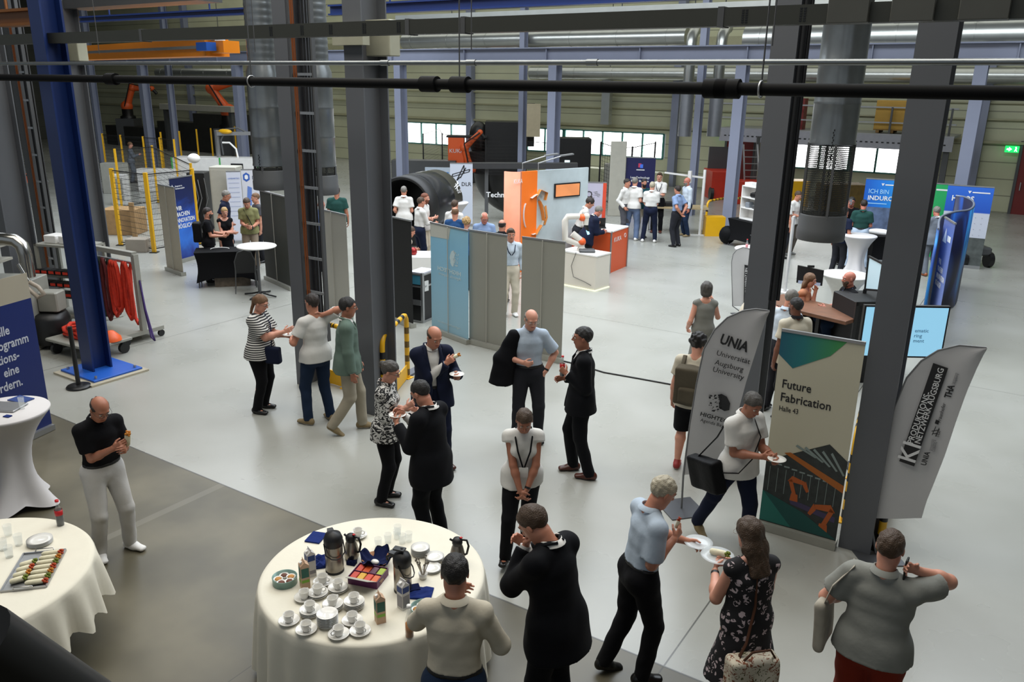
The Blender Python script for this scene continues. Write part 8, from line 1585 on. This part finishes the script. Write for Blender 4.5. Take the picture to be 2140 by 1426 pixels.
# floor cable
P = [G(*p) for p in ((1160, 752), (1210, 764), (1262, 780), (1330, 792), (1396, 804), (1425, 810))]; b = MB(); b.tube([p + UP * .012 for p in P], .012, 6); t = single(b, 'floor_cable', M_blackp, 'black cable lying across the floor between the grey banner and the left flag', 'cable')
P = [G(*p) for p in ((800, 812), (850, 785), (905, 757))]; b = MB(); b.bar(P[0] + UP * .02, P[2] + UP * .02, .16, .03, up=UP); single(b, 'cable_ramp', mat('grey_ramp', '#5a5c63', .6), 'flat grey cable ramp on the floor left of the navy suit man', 'cable ramp')
t, c, u, v = covered_table((1516, 512), (1600, 535), .8, .80, 'black-covered table carrying the white display shelf'); rz = math.atan2(u[1], u[0])
o = c - u * .25 + UP * .80; t = thing('display_shelf', 'white display shelf with black bag and small exhibits on the black table', 'shelf', tuple(o)); R = rotz(rz); L = lambda a, b_, c_: o + R @ V3(a, b_, c_)
for s in (-1, 1): b = MB(); b.box(L(s * .40, 0, .48), (.03, .32, .96), rz=rz); b.build('side_panel', M_white, t)
for z in (.015, .33, .63, .95): b = MB(); b.box(L(0, 0, z), (.8, .32, .03), rz=rz); b.build('shelf_board', M_white, t)
b = MB(); b.box(L(0, .15, .48), (.8, .015, .96), rz=rz); b.build('back_panel', M_white, t)
b = MB(); b.box(L(.12, -.03, .72), (.45, .2, .14), rz=rz, bev=.03); b.tube([L(0, -.03, .79), L(.06, -.03, .86), L(.18, -.03, .86), L(.24, -.03, .79)], .01, 6); single(b, 'carry_case', M_blackp, 'black carry case on the upper board of the display shelf', 'case')
b = MB(); b.box(L(.15, -.03, .40), (.25, .2, .11), rz=rz, bev=.02); single(b, 'sensor_housing', M_steeldk, 'dark sensor housing on the lower board of the display shelf', 'housing'); b = MB(); b.box(L(-.18, -.03, .42), (.16, .2, .16), rz=rz, bev=.02); single(b, 'exhibit_box', mat('grey_exhibit', '#7f858c', .5), 'grey exhibit box left on the lower board of the display shelf', 'box')
b = MB(); b.box(L(-.2, 0, 1.01), (.3, .25, .09), rz=rz); single(b, 'white_box', M_white, 'white box on top of the display shelf', 'box')
o = G(1520, 512); b = MB(); b.ball(o + UP * .28 + F0 * .1, .25, 8, sc=(1, .8, 1.1)); single(b, 'rucksack', C_bag, 'black rucksack on the floor left of the display table', 'bag')
o = G(1560, 520) + R0 * .2 - F0 * .4; t = thing('folding_stool', 'white metal folding stool with dark seat in front of the display table', 'stool', tuple(o)); b = MB(); b.box(o + UP * .45, (.45, .35, .04), rz=YAW, bev=.01); b.build('seat', M_steeldk, t)
for s in (-1, 1): b = MB(); b.tube([o + R0 * .22 * s - F0 * .15, o + R0 * .2 * s + UP * .43 + F0 * .1], .012, 6); b.build('leg', M_whitem, t); b = MB(); b.tube([o + R0 * .22 * s + F0 * .18, o + R0 * .2 * s + UP * .43 - F0 * .1], .012, 6); b.build('leg', M_whitem, t)
cocktail(*G(1566, 622)[:2], 'white-covered cocktail table behind the rear feather flag', .42, 1.1, .36); bottle(tuple(G(1560, 521, 1.1)), .22, .03, mat('pink_drink', '#c96a70', .2, noise=0), 'pink drink bottle on the cocktail table behind the rear flag', .5, M_redcap)
cocktail(*G(1783, 585)[:2], 'white-covered cocktail table right of the wide exhaust duct', .40, 1.1, .42); cocktail(*G(1752, 690)[:2], 'white-covered cocktail table behind the bar table', .45, 1.1, .40, m=cloth('white_stretch_cover2', '#d0cec8', .7))
# red forklift, ladder, trolleys
t, o = cab(1512, 418, (1.1, 1.6, 1.15), 'red forklift left of the pale grey column at right', mat('forklift_red', '#b8301c', .4), name='forklift', cat='forklift')
for s in (-1, 1): b = MB(); b.cyl(o - F0 * .7 + R0 * .45 * s + UP * .25, o - F0 * .7 + R0 * .58 * s + UP * .25, .25, n=18); b.build('wheel', M_blackp, t)
b = MB(); b.box(o + F0 * .6 + UP * 1.3, (.9, .08, 1.5), rz=YAW); b.build('mast', M_steeldk, t)
t, o = cab(0, 0, (1.3, .9, .9), 'red lift truck right of the pale grey column at right', mat('forklift_red', '#b8301c'), name='lift_truck', cat='forklift', at=PL(1572, 405, 1, 32.6) * [1, 1, 0]); b = MB(); b.box(o + F0 * .5 + R0 * .3 + UP * 1.5, (.12, .12, 2.2), rz=YAW); b.box(o + F0 * .5 + R0 * .8 + UP * 1.5, (.12, .12, 2.2), rz=YAW); b.build('mast', M_steeldk, t)
o = PL(1575, 400, 1, 33.2) * [1, 1, 0]; t = thing('step_ladder', 'tall grey ladder leaning below the mezzanine', 'ladder', tuple(o)); b = MB(); b.bar(o - R0 * .3, o - R0 * .6 + UP * 2.3, .05); b.bar(o + R0 * .3, o - R0 * .05 + UP * 2.3, .05); b.build('side_rail', M_alu, t)
for i in range(8): z = .25 + i * .26; b = MB(); b.bar(o - R0 * (.33 + .13 * z) + UP * z, o + R0 * (.27 - .15 * z) + UP * z, .035); b.build('rung', M_alu, t)
t, o = cab(0, 0, (1.0, .9, 1.0), 'yellow cart below the far right windows', M_yellow, name='yellow_trolley', cat='cart', at=PL(1664, 408, 1, 33.0) * [1, 1, 0]); cab(0, 0, (1.6, 1.0, 1.05), 'brown-yellow cable drum crate under the far windows', mat('ochre_crate', '#5e4a1c', .7, noise=.3), name='crate', cat='crate', at=PL(1768, 410, 1, 32.5) * [1, 1, 0])
b = MB(); p = PL(1868, 268, 1, 34.6); b.box((p[0], p[1], mzz + .12 + .55), (1.3, .9, 1.05), bev=.01); single(b, 'cardboard_box', mat('brown_cardboard', '#b08a3e', .8, noise=.05), 'large brown cardboard box on the mezzanine', 'box'); b = MB()
for s in (-.5, 0, .5): b.box((p[0] + s, p[1], mzz + .07), (.12, .9, .1))
b.box((p[0], p[1], mzz + .13), (1.3, .9, .03)); single(b, 'wooden_pallet', mat('pallet_wood', '#8a6a3c', .8, noise=.2), 'wooden pallet under the cardboard box on the mezzanine', 'pallet'); b = MB(); p = PL(1668, 250, 1, 34.8); b.box((p[0], p[1], mzz + .6), (.5, .5, 1.2)); single(b, 'dark_red_cabinet', M_redd, 'narrow dark red cabinet on the mezzanine', 'cabinet')
# table at teal polo man
t, c, u, v = covered_table((1815, 560), (1880, 562), .8, .82, 'black-covered table of the teal polo man with white ship model'); b = MB(); o = c - u * .1 + UP * .83; b.ball(o + UP * .04, .32, 8, sc=(1, .45, .3)); single(b, 'boat_model', M_white, 'white boat model on the black-covered table', 'model')
# mobile robot far right
o = G(2036, 558); t = thing('mobile_robot', 'small mobile robot with fat black wheels before the blue and white banner', 'robot', tuple(o)); b = MB(); b.box(o + UP * .42 + F0 * .3, (.7, .8, .22), rz=YAW, bev=.04); b.build('chassis', M_steeldk, t)
for sx in (-1, 1):
    for sy in (0, .7): b = MB(); q = o + R0 * .34 * sx + F0 * sy + UP * .2; b.cyl(q - R0 * .06, q + R0 * .06, .2, n=20); b.build('wheel', M_blackp, t)
b = MB(); b.box(o + UP * .6 + F0 * .3, (.3, .3, .15), rz=YAW, bev=.02); b.build('sensor_tower', M_yellow, t)
A = G(1612, 745); zb = 1.06; p0, p1 = G(1612, 634, zb), G(1738, 664, zb); uu = nrm(p1 - p0); vv = np.cross(UP, uu); vv = vv if vv.dot(F0) > 0 else -vv; c = (p0 + p1) / 2 + vv * .35; lw = np.linalg.norm(p1 - p0) + .5; rz = math.atan2(uu[1], uu[0]); t = thing('bar_table', 'high brown wooden bar table with black slatted base', 'table', (c[0], c[1], 0)); b = MB(); b.box((c[0], c[1], zb - .03), (lw, .75, .06), rz=rz, bev=.005); b.build('tabletop', M_wood, t)
for i in range(7): s = -lw / 2 + .12 + i * .16; b = MB(); b.box(np.array([c[0], c[1], (zb - .06) / 2]) + uu * s - vv * .3, (.06, .05, zb - .06), rz=rz); b.build('slat', M_blackp, t)
for sx in (-1, 1): b = MB(); b.box(np.array([c[0], c[1], (zb - .06) / 2]) + uu * sx * (lw / 2 - .08) + vv * .3, (.06, .06, zb - .06), rz=rz); b.build('leg', M_blackp, t)
for n_, (px, py) in (('longhair', (0, 0)), ('bald', (0, 0))):
    I = PP[n_]; o = np.array(I['loc'], float); zs_ = .70 * I['S']; t = thing('bar_stool', 'dark round bar stool under the %s' % ('young woman with long hair' if n_ == 'longhair' else 'bald man in black polo'), 'stool', tuple(o)); b = MB(); b.lathe([(.001, zs_ - .05), (.17, zs_ - .05), (.18, zs_ - .02), (.16, zs_), (.001, zs_)], o, 24); b.build('seat', M_blackp, t); b = MB(); b.cyl(o + UP * .03, o + UP * (zs_ - .05), .03, n=10); b.build('column', M_steeldk, t); b = MB(); b.lathe([(.001, 0), (.22, 0), (.22, .02), (.001, .03)], o, 24); b.build('foot', M_steeldk, t)
rc = .12; t, o = cab(0, 0, (.95, .7, 1.33), 'black box-shaped robot cell between the bar table and the right big column', mat('matt_black_cell', '#070708', .6, noise=0), at=G(1818, 800), rz=YAW + rc, name='robot_cell', cat='machine')
R = rotz(YAW + rc); b = MB()
for s in (-1, 1): b.box(o + R @ V3(s * .45, -.36, .66), (.06, .03, 1.33), rz=YAW + rc)
b.box(o + R @ V3(0, -.36, 1.3), (.95, .03, .06), rz=YAW + rc); b.build('front_frame', M_blackp, t)
# light blue screen on stand behind the right column
dS = 8.9; c0, c1_, c2_, c3_ = D(1800, 742, dS), D(1968, 745, dS), D(1978, 641, dS), D(1800, 641, dS); ww = abs((c1_ - c0).dot(R0)); hh = c3_[2] - c0[2]; o = (c0 + c1_ + c2_ + c3_) / 4; t = thing('standing_screen', 'large light-blue display on a stand behind the right big column', 'screen', (o[0], o[1], 0)); b = MB(); b.box(o, (ww + .04, .05, hh + .04), rz=YAW); b.build('casing', M_blackp, t); b = MB(); b.box(o - F0 * .028, (ww, .004, hh), rz=YAW); b.build('screen', mat('pale_blue_screen', '#8cc3e0', .3, noise=0, emit=.75), t)
text('ematic\nring\nment', o - F0 * .032 + R0 * .12 + UP * .0, R0, UP, .06, pm('faint_print', '#6fa3c0'), t); b = MB(); b.box(o * [1, 1, 0] + UP * (o[2] - hh / 2) / 2 + F0 * .05, (.08, .06, o[2] - hh / 2 + .1), rz=YAW); b.build('stand_pole', M_blackp, t); b = MB(); b.box(o * [1, 1, 0] + UP * .02, (.7, .5, .04), rz=YAW); b.build('stand_foot', M_blackp, t)
# slim light board right of the bald man
a_, b_2, c_3 = G(1805, 720), G(1852, 745), None; zt_ = 1.9; dS = 12.6; q0, q1, q2, q3 = D(1808, 605, dS), D(1846, 608, dS - .5), D(1852, 555, dS - .5), D(1816, 536, dS); t = thing('info_screen', 'slanted pale display panel right of the bald man', 'screen', (q0[0], q0[1], 0)); n_ = nrm(np.cross(q1 - q0, q3 - q0)); n_ = n_ if n_.dot(F0) < 0 else -n_; b = MB(); P = [q0, q1, q2, q3]; P = P + [p - n_ * .04 for p in P]; b.add(P, [(0, 1, 2, 3), (7, 6, 5, 4), (0, 4, 5, 1), (1, 5, 6, 2), (2, 6, 7, 3), (3, 7, 4, 0)]); b.build('panel', mat('pale_panel', '#b5cdd6', .4, noise=.02, emit=.35), t)
b = MB()
for p, q in ((q0, q1), (q1, q2), (q2, q3), (q3, q0)): b.bar(p, q, .03)
b.build('frame', M_blackp, t); b = MB(); b.bar(V3(q0[0], q0[1], 0), q0, .05); b.bar(V3(q1[0], q1[1], 0), q1, .05); b.build('stand_leg', M_blackp, t)
# monitor on the covered table
dS = dist_of(G(1690, 620, 1.3)); q0, q1, q2, q3 = D(1664, 591, 15.0), D(1718, 598, 14.8), D(1722, 566, 14.8), D(1667, 555, 15.0); o = (q0 + q1 + q2 + q3) / 4; t = thing('monitor', 'black monitor with webcam behind the young woman with long hair', 'monitor', (o[0], o[1], 0)); n_ = nrm(np.cross(q1 - q0, q3 - q0)); n_ = n_ if n_.dot(F0) < 0 else -n_; b = MB(); P = [q0, q1, q2, q3]; P = P + [p - n_ * .04 for p in P]; b.add(P, [(0, 1, 2, 3), (7, 6, 5, 4), (0, 4, 5, 1), (1, 5, 6, 2), (2, 6, 7, 3), (3, 7, 4, 0)]); b.build('casing', M_blackp, t); b = MB(); b.box((q2 + q3) / 2 + UP * .03, (.12, .04, .04), rz=YAW); b.build('webcam', M_blackp, t); b = MB(); b.bar(q0 * .93 + q2 * .07 + n_ * .002, q1 * .93 + q3 * .07 + n_ * .002, .005, .06, up=UP); b.build('taskbar', pm('pale_taskbar', '#a9b0c8'), t); b = MB(); b.bar(V3(o[0], o[1], 0), o, .05); b.build('stand', M_blackp, t)
# white post frame left of the exhaust duct
o = G(1640, 612); t = thing('white_display_post', 'tall narrow white display post left of the wide exhaust duct', 'display post', tuple(o)); h = pz(0, 452, o); b = MB(); b.bar(o, o + UP * h, .14, .04); b.build('post', M_whitem, t); b = MB(); b.box(o + UP * .02, (.4, .4, .04)); b.build('foot', M_whitem, t)
bpy.context.view_layer.update()
